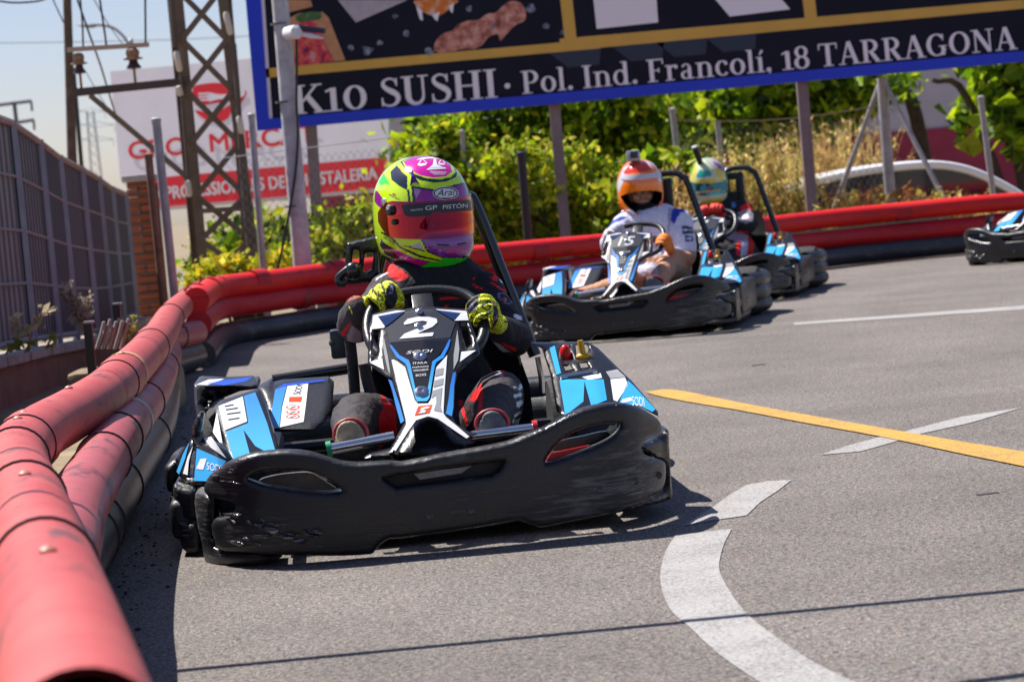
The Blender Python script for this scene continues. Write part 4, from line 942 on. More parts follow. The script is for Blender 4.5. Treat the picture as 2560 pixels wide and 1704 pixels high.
for top, bot, lab in (((465, 1165), (475, 1400), 'short black stake nearest the camera, left of a pile of scrap strips'), ((612, 1068), (625, 1290), 'short black stake farther along, right of a pile of scrap strips')):
    Y = 10.2 if top[0] < 500 else 11.4; a, b = W(*ZF([top])[0], Y), W(*ZF([bot])[0], Y)
    th = thing('black_stake', lab, 'stake', (b[0], Y, 0), 'black stakes behind the near barrier'); mb = MB(); mb.box(((a[0]+b[0])/2, Y, a[2]/2), (.034, .034, a[2])); build('shaft', mb, BLKM, th, smooth=False)
    mb = MB(); mb.box((a[0], Y, a[2]+.004), (.04, .04, .008)); build('cap', mb, GREYM, th, smooth=False)
sp = thing('scrap_pile', 'leaning pile of dark rubber strips and pale scraps between the black stakes', 'scrap', (*W(*ZF([(560, 1250)])[0], 10.9)[:2], 0)); 
for k in range(9):
    x = 520+k*16; a, b = W(*ZF([(x+22, 1150+random.uniform(-10, 35))])[0], 10.8+.03*k), W(*ZF([(x-18, 1300)])[0], 10.8+.03*k); mb = MB()
    mb.tube([(b[0], b[1], b[2]), lerp(a, b, .5)+np.array([.006, 0, .01]), a], .018, 6, flat=.35); build('strip', mb, BLKT if k % 2 else mat('pale_scrap', (.24, .23, .22), .6), sp)
mb = MB(); c = W(*ZF([(560, 1290)])[0], 10.9); mb.box((c[0]+.05, 11.0, .1), (.5, .25, .22), bev=.05); build('base', mb, DIRT, sp)
# ------------------------------------------------------------------ karts
class Frame:
    """a thing's own axes: x to the picture's right, y to its rear, z up"""
    def __init__(s, x, y, yaw): s.o = np.array([x, y, 0.0]); s.yaw = yaw; c, n = math.cos(yaw), math.sin(yaw); s.M = np.array([[c, -n, 0], [n, c, 0], [0, 0, 1.0]])
    def w(s, p): return np.asarray(p, float)@s.M.T+s.o
    def l(s, p): return (np.asarray(p, float)-s.o)@s.M
    def at(s, P, yl):
        """pixel(s) -> own coordinates on the plane y = yl"""
        d = rays(P)@s.M; e = s.l(EYE)[None]; t = (np.asarray(yl)-e[:, 1])/d[:, 1]; return e+d*t[:, None]
    def on(s, P, yf, off=0.0):
        P = np.asarray(P, float).reshape(-1, 2); y = np.full(len(P), .5)
        for _ in range(8):
            q = s.at(P, y); y = yf(q[:, 0], q[:, 2])-off
        return s.at(P, y)
K1 = Frame(-0.205, 5.77, R(4.0))
BUMP = mat('scuffed_bumper_plastic', (0.016, 0.0155, 0.017), 0.42, bump=0.25, bscale=30, spec=.5)
def scuff(m):
    t = m.node_tree; b = t.nodes['Principled BSDF']; tc = t.nodes.new('ShaderNodeTexCoord'); mp = t.nodes.new('ShaderNodeMapping'); mp.inputs['Scale'].default_value = (4, 4, 42); t.links.new(tc.outputs['Object'], mp.inputs[0])
    n = t.nodes.new('ShaderNodeTexNoise'); n.inputs['Scale'].default_value = 2.2; n.inputs['Detail'].default_value = 7; n.inputs['Roughness'].default_value = .72; t.links.new(mp.outputs[0], n.inputs['Vector'])
    n2 = t.nodes.new('ShaderNodeTexNoise'); n2.inputs['Scale'].default_value = 5; n2.inputs['Detail'].default_value = 3; t.links.new(tc.outputs['Object'], n2.inputs['Vector'])
    mu = t.nodes.new('ShaderNodeMath'); mu.operation = 'MULTIPLY'; t.links.new(n.outputs['Fac'], mu.inputs[0]); t.links.new(n2.outputs['Fac'], mu.inputs[1])
    cr = t.nodes.new('ShaderNodeValToRGB'); e = cr.color_ramp.elements; e[0].position = .30; e[0].color = (.015, .0145, .016, 1); e[1].position = .40; e[1].color = (.10, .095, .09, 1)
    t.links.new(mu.outputs[0], cr.inputs[0])
    mp3 = t.nodes.new('ShaderNodeMapping'); mp3.inputs['Scale'].default_value = (7, 7, 150); mp3.inputs['Rotation'].default_value = (0, R(4), 0); t.links.new(tc.outputs['Object'], mp3.inputs[0])
    n3 = t.nodes.new('ShaderNodeTexNoise'); n3.inputs['Scale'].default_value = 1.6; n3.inputs['Detail'].default_value = 9; n3.inputs['Roughness'].default_value = .75; t.links.new(mp3.outputs[0], n3.inputs['Vector'])
    n4 = t.nodes.new('ShaderNodeTexNoise'); n4.inputs['Scale'].default_value = 3.2; n4.inputs['Detail'].default_value = 2; t.links.new(tc.outputs['Object'], n4.inputs['Vector'])
    ad = t.nodes.new('ShaderNodeMath'); ad.operation = 'MULTIPLY_ADD'; ad.inputs[1].default_value = .5; t.links.new(n4.outputs['Fac'], ad.inputs[0]); t.links.new(n3.outputs['Fac'], ad.inputs[2])
    m3 = t.nodes.new('ShaderNodeMapRange'); m3.inputs[1].default_value = .86; m3.inputs[2].default_value = .98; m3.inputs[4].default_value = .8; t.links.new(ad.outputs[0], m3.inputs[0])
    mx3 = t.nodes.new('ShaderNodeMixRGB'); mx3.inputs[2].default_value = (.30, .29, .28, 1); t.links.new(m3.outputs[0], mx3.inputs[0]); t.links.new(cr.outputs[0], mx3.inputs[1]); t.links.new(mx3.outputs[0], b.inputs['Base Color'])
    r_ = t.nodes.new('ShaderNodeMapRange'); r_.inputs[1].default_value = .35; r_.inputs[2].default_value = .65; r_.inputs[3].default_value = .20; r_.inputs[4].default_value = .55; t.links.new(n2.outputs['Fac'], r_.inputs[0]); t.links.new(r_.outputs[0], b.inputs['Roughness'])
    bp = [k for k in t.nodes if k.type == 'BUMP'][0]; t.links.new(n.outputs['Fac'], bp.inputs['Height']); bp.inputs['Strength'].default_value = .45; bp.inputs['Distance'].default_value = .005
scuff(BUMP)
TORN = mat('torn_glossy_plastic', (.035, .033, .032), .18, bump=.6, bscale=90, spec=.9, grime=((.42, .41, .40), .50, (8, 8, 60), .8))
BODY = mat('black_body_plastic', (0.012, 0.012, 0.014), 0.33, bump=.08, bscale=60)
def gloss(n, c, r_=.34): return mat(n, c, r_, coat=.0, spec=.3, var=.06, vscale=12)
S_WHITE = gloss('sticker_white', (.78, .78, .79)); S_GREY = gloss('sticker_dark_grey', (.040, .044, .058), .35); S_BLACK = gloss('sticker_black', (.012, .013, .02), .25)
S_CYAN = gloss('sticker_cyan', (.04, .38, .78)); S_BLUE = gloss('sticker_blue', (.012, .07, .55)); S_NAVY = gloss('sticker_navy', (.02, .045, .14), .15); S_ORANGE = gloss('sticker_orange', (.80, .07, .008)); S_LGREY = gloss('sticker_light_grey', (.36, .36, .37))
S_RED = gloss('sticker_red', (.6, .012, .012))
def blue_grad(name, z0, z1, a, b_):
    if name in MATS: return MATS[name]
    m = mat(name, a, .34, spec=.3); t = m.node_tree; tc = t.nodes.new('ShaderNodeTexCoord'); sp = t.nodes.new('ShaderNodeSeparateXYZ'); mr = t.nodes.new('ShaderNodeMapRange'); cr = t.nodes.new('ShaderNodeValToRGB')
    t.links.new(tc.outputs['Object'], sp.inputs[0]); t.links.new(sp.outputs[2], mr.inputs[0]); mr.inputs[1].default_value = z0; mr.inputs[2].default_value = z1; t.links.new(mr.outputs[0], cr.inputs[0])
    cr.color_ramp.elements[0].color = (*a, 1); cr.color_ramp.elements[1].color = (*b_, 1); t.links.new(cr.outputs[0], t.nodes['Principled BSDF'].inputs['Base Color']); return m
GRAD = blue_grad('printed_blue_fade', .37, .53, (.05, .42, .80), (.010, .03, .62)); GRAD2 = blue_grad('printed_blue_fade_low', .24, .42, (.06, .38, .72), (.02, .12, .58))
CHROME = mat('chrome', (.62, .62, .64), .18, metal=1.0, bump=.05, bscale=80); RUB = mat('tyre_rubber', (.018, .018, .019), .75, bump=.4, bscale=70); TUBEB = mat('black_tube_paint', (.012, .012, .014), .25, coat=.4); SEATB = mat('seat_black', (.014, .014, .016), .5)

def solid(px, yf, holes=(), thick=.02, rnd=.0, cell=8, off=0.0, F=K1, mb=None, rel=None):
    v, f, b = patch(px, holes, cell); P = F.on(v, yf, off)
    if rnd > 0:
        d = edge_dist(v, [px, *holes])*F.at([(1280, 852)], 0.3)[0][1]*0+edge_dist(v, [px, *holes])*(6.0/FPX)
        q = np.clip(d, 0, rnd); y = rnd-np.sqrt(np.maximum(rnd**2-(rnd-q)**2, 0)); P[:, 1] += y
    if rel is not None: P[:, 1] += rel(P)
    n = len(P); Q = P.copy(); Q[:, 1] += thick
    mb = mb or MB()
    mb.add(list(P)+list(Q), list(f)+[tuple(i+n for i in g[::-1]) for g in f]+[(j, i, i+n, j+n) for i, j in b]); return mb
def decal(px, yf, off=.003, cell=9, F=K1, thick=.0012, holes=()): return solid(px, yf, holes, thick, 0, cell, off, F)
def px_text(s, quad, yf, off=.005, F=K1, shear=0.0):
    """quad: pixel corners lower-left, lower-right, upper-right, upper-left"""
    v, f = text_mesh(s); q = [np.array(k, float) for k in quad]; u = v[:, 0]+shear*(v[:, 1]-.5); w_ = v[:, 1]; u, w_ = u[:, None], w_[:, None]
    P = (1-u)*(1-w_)*q[0]+u*(1-w_)*q[1]+u*w_*q[2]+(1-u)*w_*q[3]; L = F.on(P, yf, off); mb = MB(); mb.add(L, f); return mb

# depth (own y) of each body surface as a function of own x, z
def y_bump(x, z): return .22*x**2+5.5*np.maximum(0, np.abs(x)-.40)**2+.10*np.maximum(0, .10-z)
def xf(z): return .012+0*z
def y_fair(x, z): return .13+1.22*(z-.24)+.12*np.abs(x-.02)
def y_fairw(x, z): return .17+1.22*(z-.24)+.35*np.abs(x-.02)
def y_podL(x, z): return .46+(z-.22)*2.4+.35*np.maximum(0, -x-.50)
def y_podL4(x, z): return .34+(z-.10)*.75+.9*np.maximum(0, -x-.52)
def y_cov(x, z): return .70+(z-.24)*2.2
def y_rbox(x, z): return 1.10+(z-.30)*.7+.2*np.abs(x+.62)
def y_rtop(x, z): return 1.10+(z-.37)*9
def y_podR(x, z): return .46+(z-.22)*2.4+.55*np.maximum(0, x-.46)

PROTO = {}
def kart_parts():
    """every mesh of the kart in its own coordinates: (name, MB, material, parent key)"""
    L = []
    def p(name, mb, m, par=None, key=None, smooth=True, ang=40): L.append((name, mb, m, par, key, smooth, ang))
    # front bumper --------------------------------------------------
    A, B = ZA, ZB
    outl = A([(285, 975), (300, 925), (330, 885), (380, 848), (450, 800), (560, 755), (700, 730), (850, 722), (980, 735), (1080, 765), (1180, 795), (1300, 805), (1500, 795)]) + \
        B([(20, 802), (261, 752), (500, 710), (700, 670), (800, 630), (950, 570), (1080, 500), (1200, 450), (1350, 417), (1470, 417), (1580, 450), (1660, 495), (1705, 540), (1715, 590), (1700, 612), (1640, 640), (1595, 668), (1580, 705), (1595, 745), (1640, 768), (1700, 785), (1735, 800), (1742, 850), (1738, 920), (1720, 970), (1680, 1005), (1560, 1060), (1400, 1130), (1100, 1192), (930, 1227), (880, 1215), (800, 1190), (760, 1185), (500, 1230), (250, 1265), (0, 1300)]) + \
        A([(1500, 1302), (1440, 1340), (1400, 1385), (1370, 1402), (1200, 1412), (1000, 1412), (800, 1407), (500, 1385), (385, 1372), (352, 1310), (335, 1230), (345, 1190), (375, 1168), (450, 1152), (488, 1120), (490, 1085), (470, 1060), (400, 1042), (335, 1030), (300, 1005)])
    hl = sm(A([(572, 905), (640, 868), (760, 852), (960, 858), (1080, 908), (1190, 985), (1070, 998), (900, 985), (700, 950), (610, 925)]), 3)
    hr = sm(B([(952, 800), (985, 735), (1060, 655), (1150, 603), (1280, 560), (1400, 545), (1452, 552), (1425, 605), (1350, 660), (1200, 725), (1050, 778)]), 3)
    hc = A([(1460, 908), (1550, 968), (1829, 930)])+B([(400, 915), (600, 885), (655, 850), (682, 795), (500, 800), (0, 882)])
    hc = A([(1460, 908), (1550, 968)])+B([(0, 962), (400, 912), (600, 885), (655, 848), (684, 792), (480, 812), (0, 880)])
    mb = solid(sm(outl, 2), y_bump, [hl, hr, hc], .035, .014, 6, rel=lambda P: .0)
    # lower lips wrapping under at both corners, and the shelf behind the notch
    p('front_bumper', mb, BUMP, key='bumper', ang=60)
    lipL = sm(A([(228, 1012), (330, 1030), (335, 1180), (345, 1300), (385, 1368), (600, 1395), (800, 1410), (700, 1455), (500, 1478), (340, 1475), (290, 1440), (272, 1330), (240, 1200)]), 3)
    mb = solid(lipL, lambda x, z: y_bump(x, z)+.02, (), .12, .018, 7)
    p('bumper_lip', mb, BUMP, ang=60); mb = MB()
    lipR = sm(B([(1560, 690), (1650, 660), (1755, 585), (1768, 680), (1778, 860), (1786, 960), (1780, 1045), (1640, 1085), (1480, 1110), (1400, 1105), (1620, 1050), (1725, 985), (1735, 900), (1735, 810), (1650, 760)]), 3)
    solid(lipR, lambda x, z: y_bump(np.minimum(x, .575), z)+.05, (), .14, .03, 9, mb=mb); p('bumper_lip', mb, BUMP, ang=60)
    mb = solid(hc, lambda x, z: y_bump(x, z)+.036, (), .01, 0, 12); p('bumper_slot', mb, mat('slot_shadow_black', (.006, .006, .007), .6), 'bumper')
    mb = solid(B([(90, 872), (470, 820), (400, 868), (130, 910)]), lambda x, z: y_bump(x, z)+.020, (), .012, 0, 12); p('slot_insert', mb, mat('pale_worn_plastic', (.17, .165, .17), .35, var=.4, vscale=40), 'bumper')
    mb = solid(sm(A([(650, 915), (760, 880), (960, 862), (1040, 895), (1100, 935), (1150, 975), (1000, 978), (700, 950)]), 3), lambda x, z: y_bump(x, z)+.06, (), .02, .0, 10); p('bumper_insert', mb, mat('worn_grey_brown', (.10, .085, .07), .4, var=.4, vscale=30), 'bumper')
    mb = solid(sm(B([(1000, 720), (1050, 660), (1200, 625), (1350, 595), (1365, 650), (1200, 690), (1040, 720)]), 3), lambda x, z: y_bump(x, z)+.07, (), .02, .0, 10); p('bumper_insert', mb, BODY, 'bumper')
    mb = solid(B([(945, 802), (990, 735), (1060, 722), (1240, 685), (1215, 722), (1050, 780)]), lambda x, z: y_bump(x, z)+.045, (), .01, 0, 12); p('red_insert', mb, mat('red_plastic', (.5, .012, .014), .35), 'bumper')
    for q in ((193, 1153), (465, 1117), (1308, 980), (1538, 918), (1690, 880)):
        c = K1.on([B([q])[0]], y_bump, .0)[0]; mb = MB(); M = Matrix.Translation(c) @ Matrix.Rotation(R(90), 4, 'X'); mb.lathe([(.0085, -.002), (.0085, .002), (.006, .0035), (.003, .0015), (.0005, .0015)], 14, M); p('bumper_bolt', mb, mat('dull_bolt', (.09, .085, .08), .4, metal=.6), 'bumper')
    c = K1.on([A([(1757, 1153)])[0]], y_bump, .0)[0]
    # torn plastic strips at the lower left corner
    for k in range(34):
        x, y = random.uniform(400, 1000), random.uniform(1130, 1350); l_ = random.uniform(30, 130); h = random.uniform(6, 24)
        if k > 26: x, y, h = random.uniform(320, 480), random.uniform(830, 960), random.uniform(4, 9)
        q = A([(x, y), (x+l_*.5, y+random.uniform(-h, h)*.4), (x+l_, y+random.uniform(6, 22)), (x+l_*.7, y+h*1.6), (x+l_*.3, y+h)])
        mb = solid(q, y_bump, (), .006, .004, 6, off=.004+random.random()*.010); p('torn_strip', mb, TORN, 'bumper')
    # nose fairing ---------------------------------------------------
    Z = Z4
    fo = Z([(322, 440), (350, 338), (520, 292), (600, 300), (690, 282), (835, 280), (1090, 298), (1110, 380), (1150, 480), (1195, 640), (1015, 800), (995, 900), (990, 1060), (978, 1140), (1010, 1200), (1110, 1262), (1170, 1268), (1090, 1318), (1000, 1275), (930, 1200), (860, 1150), (780, 1132), (700, 1165), (640, 1250), (550, 1400), (480, 1440), (285, 1462), (330, 1430), (490, 1395), (605, 1195), (560, 1000), (510, 850), (470, 835), (315, 722)])
    oL = Z([(362, 468), (402, 470), (396, 560), (388, 662), (354, 688), (356, 560)]); oR = Z([(1040, 400), (1082, 396), (1108, 470), (1132, 572), (1090, 604), (1060, 500)])
    p('nose_fairing', solid(fo, y_fair, [oL, oR], .05, .010, 8), BODY, key='fairing', ang=50)
    p('nose_arch', solid(sm(Z([(550, 1400), (600, 1310), (640, 1245), (700, 1165), (780, 1130), (850, 1145), (930, 1200), (1000, 1275), (1090, 1318), (1160, 1330), (1000, 1420), (560, 1440)]), 3), lambda x, z: y_fair(x, z)+.10, (), .05, .02, 10), BODY, 'fairing')
    D = lambda nm, pts, m, off=.003, k=0: p(nm, decal(sm(Z(pts), k) if k else Z(pts), y_fair, off), m, 'fairing')
    D('number_plate', [(462, 450), (605, 318), (705, 294), (828, 292), (998, 395), (958, 512), (482, 552)], S_GREY)
    D('panel_white', [(352, 342), (390, 346), (445, 424), (440, 436), (342, 448)], S_WHITE); D('panel_white', [(352, 340), (540, 300), (605, 302), (598, 306), (394, 345)], S_WHITE)
    D('panel_navy', [(396, 348), (600, 308), (500, 390), (450, 424)], S_NAVY)
    D('panel_white', [(845, 290), (1085, 304), (1088, 315), (1040, 320), (860, 297)], S_WHITE); D('panel_white', [(1042, 323), (1088, 316), (1102, 376), (992, 380)], S_WHITE)
    D('panel_navy', [(858, 299), (1038, 322), (988, 376)], S_NAVY)
    D('panel_black', [(482, 556), (958, 516), (950, 535), (875, 640), (820, 690), (775, 968), (695, 975), (635, 700), (565, 665)], S_BLACK)
    D('panel_blue_fade', [(483, 562), (500, 575), (560, 650), (632, 688), (645, 720), (697, 972), (775, 966), (818, 700), (830, 690), (885, 650), (950, 530), (963, 524), (945, 590), (905, 670), (850, 705), (838, 730), (795, 985), (775, 1010), (700, 1012), (685, 985), (620, 740), (605, 715), (540, 670), (490, 590)], GRAD, .0045)
    D('panel_white', [(498, 690), (515, 685), (545, 700), (605, 745), (680, 1000), (705, 1030), (785, 1028), (810, 990), (850, 745), (900, 690), (935, 650), (915, 900), (905, 1105), (925, 1135), (1000, 1195), (1108, 1288), (1085, 1302), (1000, 1245), (860, 1148), (785, 1128), (690, 1160), (630, 1245), (530, 1400), (515, 1392), (612, 1190), (608, 1150), (560, 960)], S_WHITE)
    D('letter_grey', [(850, 760), (905, 750), (900, 800), (840, 815)], S_LGREY, .0045); D('letter_grey', [(835, 850), (905, 830), (900, 880), (828, 900)], S_LGREY, .0045)
    D('letter_grey', [(820, 930), (895, 905), (890, 950), (880, 1050), (895, 1095), (830, 1080), (850, 1020), (845, 960), (815, 985)], S_LGREY, .0045)
    D('side_stripe', [(472, 838), (498, 850), (560, 1030), (597, 1165), (570, 1185), (530, 1040), (505, 930)], GRAD2); D('side_stripe', [(980, 790), (1004, 780), (988, 900), (982, 1060), (970, 1130), (925, 1108), (945, 1000), (960, 880)], GRAD2)
    D('panel_white', [(340, 700), (425, 675), (440, 765), (335, 712)], S_WHITE); D('panel_white', [(425, 500), (440, 520), (470, 660), (490, 800), (470, 770), (440, 640)], S_LGREY)
    D('panel_white', [(1045, 625), (1160, 612), (1035, 702)], S_WHITE); D('panel_white', [(1015, 450), (1030, 600), (1020, 690), (985, 760), (985, 650)], S_LGREY)
    D('logo_orange', [(708, 1050), (816, 1038), (795, 1102), (680, 1122)], S_ORANGE, .0045)
    D('logo_mark', [(775, 1052), (800, 1056), (790, 1066), (750, 1074), (745, 1080), (770, 1082), (760, 1100), (705, 1108), (725, 1096), (740, 1092), (722, 1088), (730, 1066)], S_WHITE, .006)
    T = lambda s, q, m=S_WHITE, sh=0.0, off=.006: p('lettering', px_text(s, Z(q), y_fair, off, shear=sh), m, 'fairing')
    T('SODI', [(612, 642), (808, 626), (822, 602), (628, 618)], sh=.0); T('ITAKA', [(668, 722), (778, 714), (776, 698), (666, 706)]); T('mekoone', [(662, 752), (790, 742), (788, 728), (660, 738)]); T('TEKNEEX', [(668, 780), (790, 768), (788, 754), (666, 766)]); T('BOXS', [(690, 818), (770, 810), (768, 792), (688, 800)])
    for q, r_ in (((718, 312), .006), ((712, 425), .007), ((722, 660), .011), ((735, 940), .012)):
        c = K1.on(Z([q]), y_fair, .003)[0]; M = Matrix.Translation(c) @ Matrix.Rotation(R(45), 4, 'X'); mb = MB(); mb.lathe([(r_*1.5, -.001), (r_*1.5, .0025), (r_, .004), (r_, .008), (r_*.5, .009), (.0005, .006)], 16, M); p('fairing_screw', mb, CHROME, 'fairing')
    # left side pod ----------------------------------------------------
    p('side_pod', solid(A([(345, 445), (385, 408), (640, 325), (685, 420), (735, 580), (775, 725), (470, 790), (440, 735), (415, 640)]), y_podL, (), .06, .012, 8), BODY, key='podL')
    DL = lambda nm, pts, m, yf=y_podL, off=.003, k=0, par='podL': p(nm, decal(sm(A(pts), k) if k else A(pts), yf, off), m, par)
    DL('panel_white', [(382, 430), (540, 368), (568, 530), (420, 588)], S_WHITE); DL('panel_blue_fade', [(548, 365), (622, 340), (700, 540), (756, 730), (680, 738), (622, 690), (545, 585), (588, 748), (478, 775), (430, 598), (578, 540)], GRAD2); DL('panel_black', [(546, 585), (622, 690), (705, 735), (590, 748)], S_BLACK, off=.0045)
    for k, (yy, wd) in enumerate(((428, 60), (450, 80), (478, 90), (515, 75))): DL('small_print', [(420+k*8, yy), (420+k*8+wd, yy-12), (422+k*8+wd, yy-4), (422+k*8, yy+8)], S_BLACK, off=.0045)
    p('lower_pod', solid(A([(105, 862), (150, 735), (205, 640), (240, 690), (285, 635), (430, 720), (475, 785), (450, 830), (300, 935), (280, 965), (160, 935)]), y_podL4, [A([(185, 890), (195, 790), (225, 690), (238, 700), (215, 900)])], .05, .012, 8), BODY, key='podL4')
    DL('panel_blue', [(222, 918), (240, 705), (330, 745), (432, 790), (380, 850), (300, 920)], S_CYAN, y_podL4, par='podL4'); DL('panel_white', [(285, 640), (335, 628), (432, 770), (330, 700)], S_WHITE, y_podL4, par='podL4'); DL('panel_blue', [(108, 858), (150, 742), (190, 665), (165, 770), (125, 875)], S_CYAN, y_podL4, par='podL4'); DL('panel_white', [(150, 870), (180, 760), (215, 690), (188, 790), (180, 880)], S_WHITE, y_podL4, par='podL4')
    DL('panel_white', [(372, 465), (412, 700), (345, 600)], S_WHITE, par='podL')
    p('lettering', px_text('SODI', A([(305, 845), (400, 862), (400, 815), (305, 795)]), y_podL4, .005), S_WHITE, 'podL4'); DL('logo_mark', [(235, 840), (262, 775), (305, 772), (282, 845)], S_WHITE, y_podL4, .0045, par='podL4')
    mb = solid(sm(A([(205, 610), (215, 545), (235, 500), (265, 475), (282, 485), (280, 540), (268, 600), (245, 635), (215, 640)]), 3), lambda x, z: .50+0*x, (), .06, .02, 8); p('pod_horn', mb, BODY, 'podL')
    p('engine_cover', solid(A([(640, 312), (730, 262), (740, 290), (800, 275), (1100, 255), (1138, 290), (1125, 440), (1080, 540), (1000, 592), (745, 602), (690, 430)]), y_cov, (), .10, .02, 8), BODY, key='cover')
    DC = lambda nm, pts, m, off=.003, k=0: DL(nm, pts, m, y_cov, off, k, 'cover')
    DC('panel_blue', [(755, 318), (825, 300), (1090, 262), (1060, 258), (810, 285)], S_BLUE); DC('panel_blue_fade', [(752, 322), (826, 300), (795, 430), (780, 570), (738, 578), (720, 520)], GRAD2); DC('panel_white', [(832, 300), (968, 283), (955, 400), (938, 532), (784, 568), (798, 440)], S_WHITE)
    p('lettering', px_text('SODI', A([(918, 352), (935, 292), (892, 290), (868, 352)][::1]), y_cov, .005), S_BLACK, 'cover')
    DC('logo_orange', [(845, 370), (930, 368), (922, 402), (840, 402)], S_ORANGE, .0045)
    for cy in (436, 468, 497):
        DC('warning_ring', [(868+46*math.cos(a), cy+15*math.sin(a)) for a in np.linspace(0, 2*math.pi, 17)[:-1]], S_ORANGE, .0042); DC('warning_sign', [(868+36*math.cos(a), cy+10*math.sin(a)) for a in np.linspace(0, 2*math.pi, 15)[:-1]], S_WHITE, .0055); DC('warning_mark', [(850, cy+3), (884, cy-6), (888, cy-2), (854, cy+7)], S_BLACK, .0068)
    hol = [sm(A([(cx-rx, cy), (cx, cy-ry), (cx+rx, cy), (cx, cy+ry)]), 4) for cx, cy, rx, ry in ((322, 367, 27, 23), (396, 347, 25, 22), (455, 338, 14, 13), (513, 321, 11, 9), (296, 416, 15, 13))]
    p('radiator_box', solid(A([(220, 290), (240, 282), (430, 292), (630, 285), (640, 318), (520, 335), (360, 400), (280, 500), (240, 505), (225, 420)]), y_rbox, hol, .30, .012, 8), mat('lifted_black_plastic', (.045, .045, .052), .35), key='box')  # body black made paler in colour to lift the shaded front
    p('box_lid', solid(A([(222, 290), (330, 248), (610, 235), (632, 285), (520, 292), (300, 300)]), y_rtop, (), .02, .0, 10), BODY, 'box'); DL('panel_blue', [(300, 283), (400, 262), (606, 240), (560, 268), (420, 295)], S_BLUE, y_rtop, .004, par='box'); DL('panel_white', [(235, 290), (320, 256), (420, 252), (310, 292)], S_WHITE, y_rtop, .004, par='box')
    # right side pod -----------------------------------------------------
    ro = B([(855, 22), (1240, 18), (1300, 55), (1405, 160), (1520, 270), (1690, 470), (1690, 500), (1560, 430), (1350, 420), (1080, 500), (1040, 480), (1000, 240), (940, 60)])
    rh = [B([(1075, 30), (1112, 26), (1122, 48), (1080, 52)]), B([(1060, 70), (1105, 62), (1140, 130), (1070, 138)]), B([(1150, 35), (1230, 30), (1250, 60), (1235, 128), (1160, 130)]), B([(1070, 165), (1120, 160), (1145, 200), (1090, 212)]), B([(1175, 155), (1230, 150), (1250, 185), (1190, 195)])]
    p('side_pod', solid(ro, y_podR, rh, .06, .012, 8), BODY, key='podR')
    DR = lambda nm, pts, m, off=.003, k=0: p(nm, decal(sm(B(pts), k) if k else B(pts), y_podR, off), m, 'podR')
    DR('panel_blue', [(975, 45), (1010, 35), (1052, 215), (1022, 225)], S_CYAN); DR('panel_blue', [(1042, 262), (1100, 255), (1330, 255), (1352, 390), (1250, 430), (1205, 270), (1200, 400), (1080, 492)], S_CYAN); DR('panel_black', [(1205, 268), (1245, 430), (1140, 470), (1120, 460), (1198, 400)], S_BLACK, .0045); DR('panel_white', [(1190, 240), (1310, 215), (1320, 245), (1230, 258)], S_WHITE)
    DR('panel_white', [(1375, 255), (1470, 245), (1490, 290), (1420, 400), (1395, 390)], S_WHITE); DR('panel_blue', [(1490, 262), (1530, 300), (1668, 450), (1650, 468), (1560, 425), (1430, 412)], S_CYAN); DR('panel_grey', [(1345, 205), (1420, 190), (1475, 240), (1375, 250)], S_LGREY)
    p('lettering', px_text('SODI', B([(1515, 425), (1600, 432), (1590, 372), (1515, 365)]), y_podR, .005), S_WHITE, 'podR'); DR('logo_mark', [(1440, 412), (1455, 385), (1510, 372), (1515, 395)], S_WHITE, .0045)
    mb = MB(); a, b_ = K1.on(B([(1050, 245)]), y_podR, .008)[0], K1.on(B([(1285, 205)]), y_podR, .008)[0]; mb.tube([a, b_], .006, 8); p('hinge', mb, CHROME, 'podR')
    mb = MB(); c = K1.on(B([(1080, 100)]), y_podR, -.02)[0]; mb.ball(c, (.016, .016, .03)); mb.box(c+np.array([.02, .01, -.012]), (.04, .02, .02), bev=.004); p('fuel_cap', mb, S_RED, 'podR')
    mb = MB(); c = K1.on(B([(1198, 110)]), y_podR, -.02)[0]; mb.ball(c, (.022, .014, .012)); mb.tube([c, c+np.array([-.005, -.0, .045])], [.010, .008], 8); p('valve', mb, mat('yellow_plastic', (.65, .36, .01), .4), 'podR')
    # side and rear bumpers, running gear ----------------------------------
    def side(s):
        mb = MB(); yy = np.linspace(.34, 1.42, 22)
        for zc, rz, rx in ((.050, .040, .046), (.122, .046, .05)):
            pts = [(-.05+s*(.535+.06*math.sin(math.pi*min(1, (y-.34)/.95))**.6), y, zc) for y in yy]; mb.tube(pts, [rx*(.72 if i in (0, 21) else 1) for i in range(22)], 14, flat=.85)
        pts = [(-.05+s*(.50+.06*math.sin(math.pi*min(1, (y-.34)/.95))**.6), y, .088) for y in yy]; mb.tube(pts, .046, 8); return mb
    mb = solid(sm(A([(82, 990), (95, 945), (150, 960), (228, 988), (242, 1100), (238, 1168), (190, 1185), (120, 1168), (100, 1080)]), 3), lambda x, z: .36+.12*np.maximum(0, -x-.55)*4, (), .85, .018, 7)
    solid(sm(A([(112, 1180), (190, 1195), (245, 1182), (266, 1330), (250, 1392), (185, 1397), (138, 1350), (120, 1260)]), 3), lambda x, z: .345+.12*np.maximum(0, -x-.55)*4, (), .85, .018, 7, mb=mb)
    mb.box((-.60, .80, .09), (.09, .82, .10), bev=.02); p('side_bumper', mb, BUMP, ang=60)
    mb = solid(sm(A([(22, 850), (60, 802), (112, 785), (120, 870), (110, 960), (62, 1000), (35, 960)]), 3), lambda x, z: .95+0*x, (), .35, .03, 8); solid(sm(A([(66, 1020), (110, 1000), (130, 1130), (72, 1150), (62, 1080)]), 3), lambda x, z: .94+0*x, (), .35, .03, 8, mb=mb); solid(sm(A([(70, 1160), (130, 1150), (140, 1275), (100, 1270), (72, 1220)]), 3), lambda x, z: .93+0*x, (), .35, .03, 8, mb=mb); p('rear_lobe', mb, BUMP, ang=60)
    p('side_bumper', side(1), BUMP, ang=60)
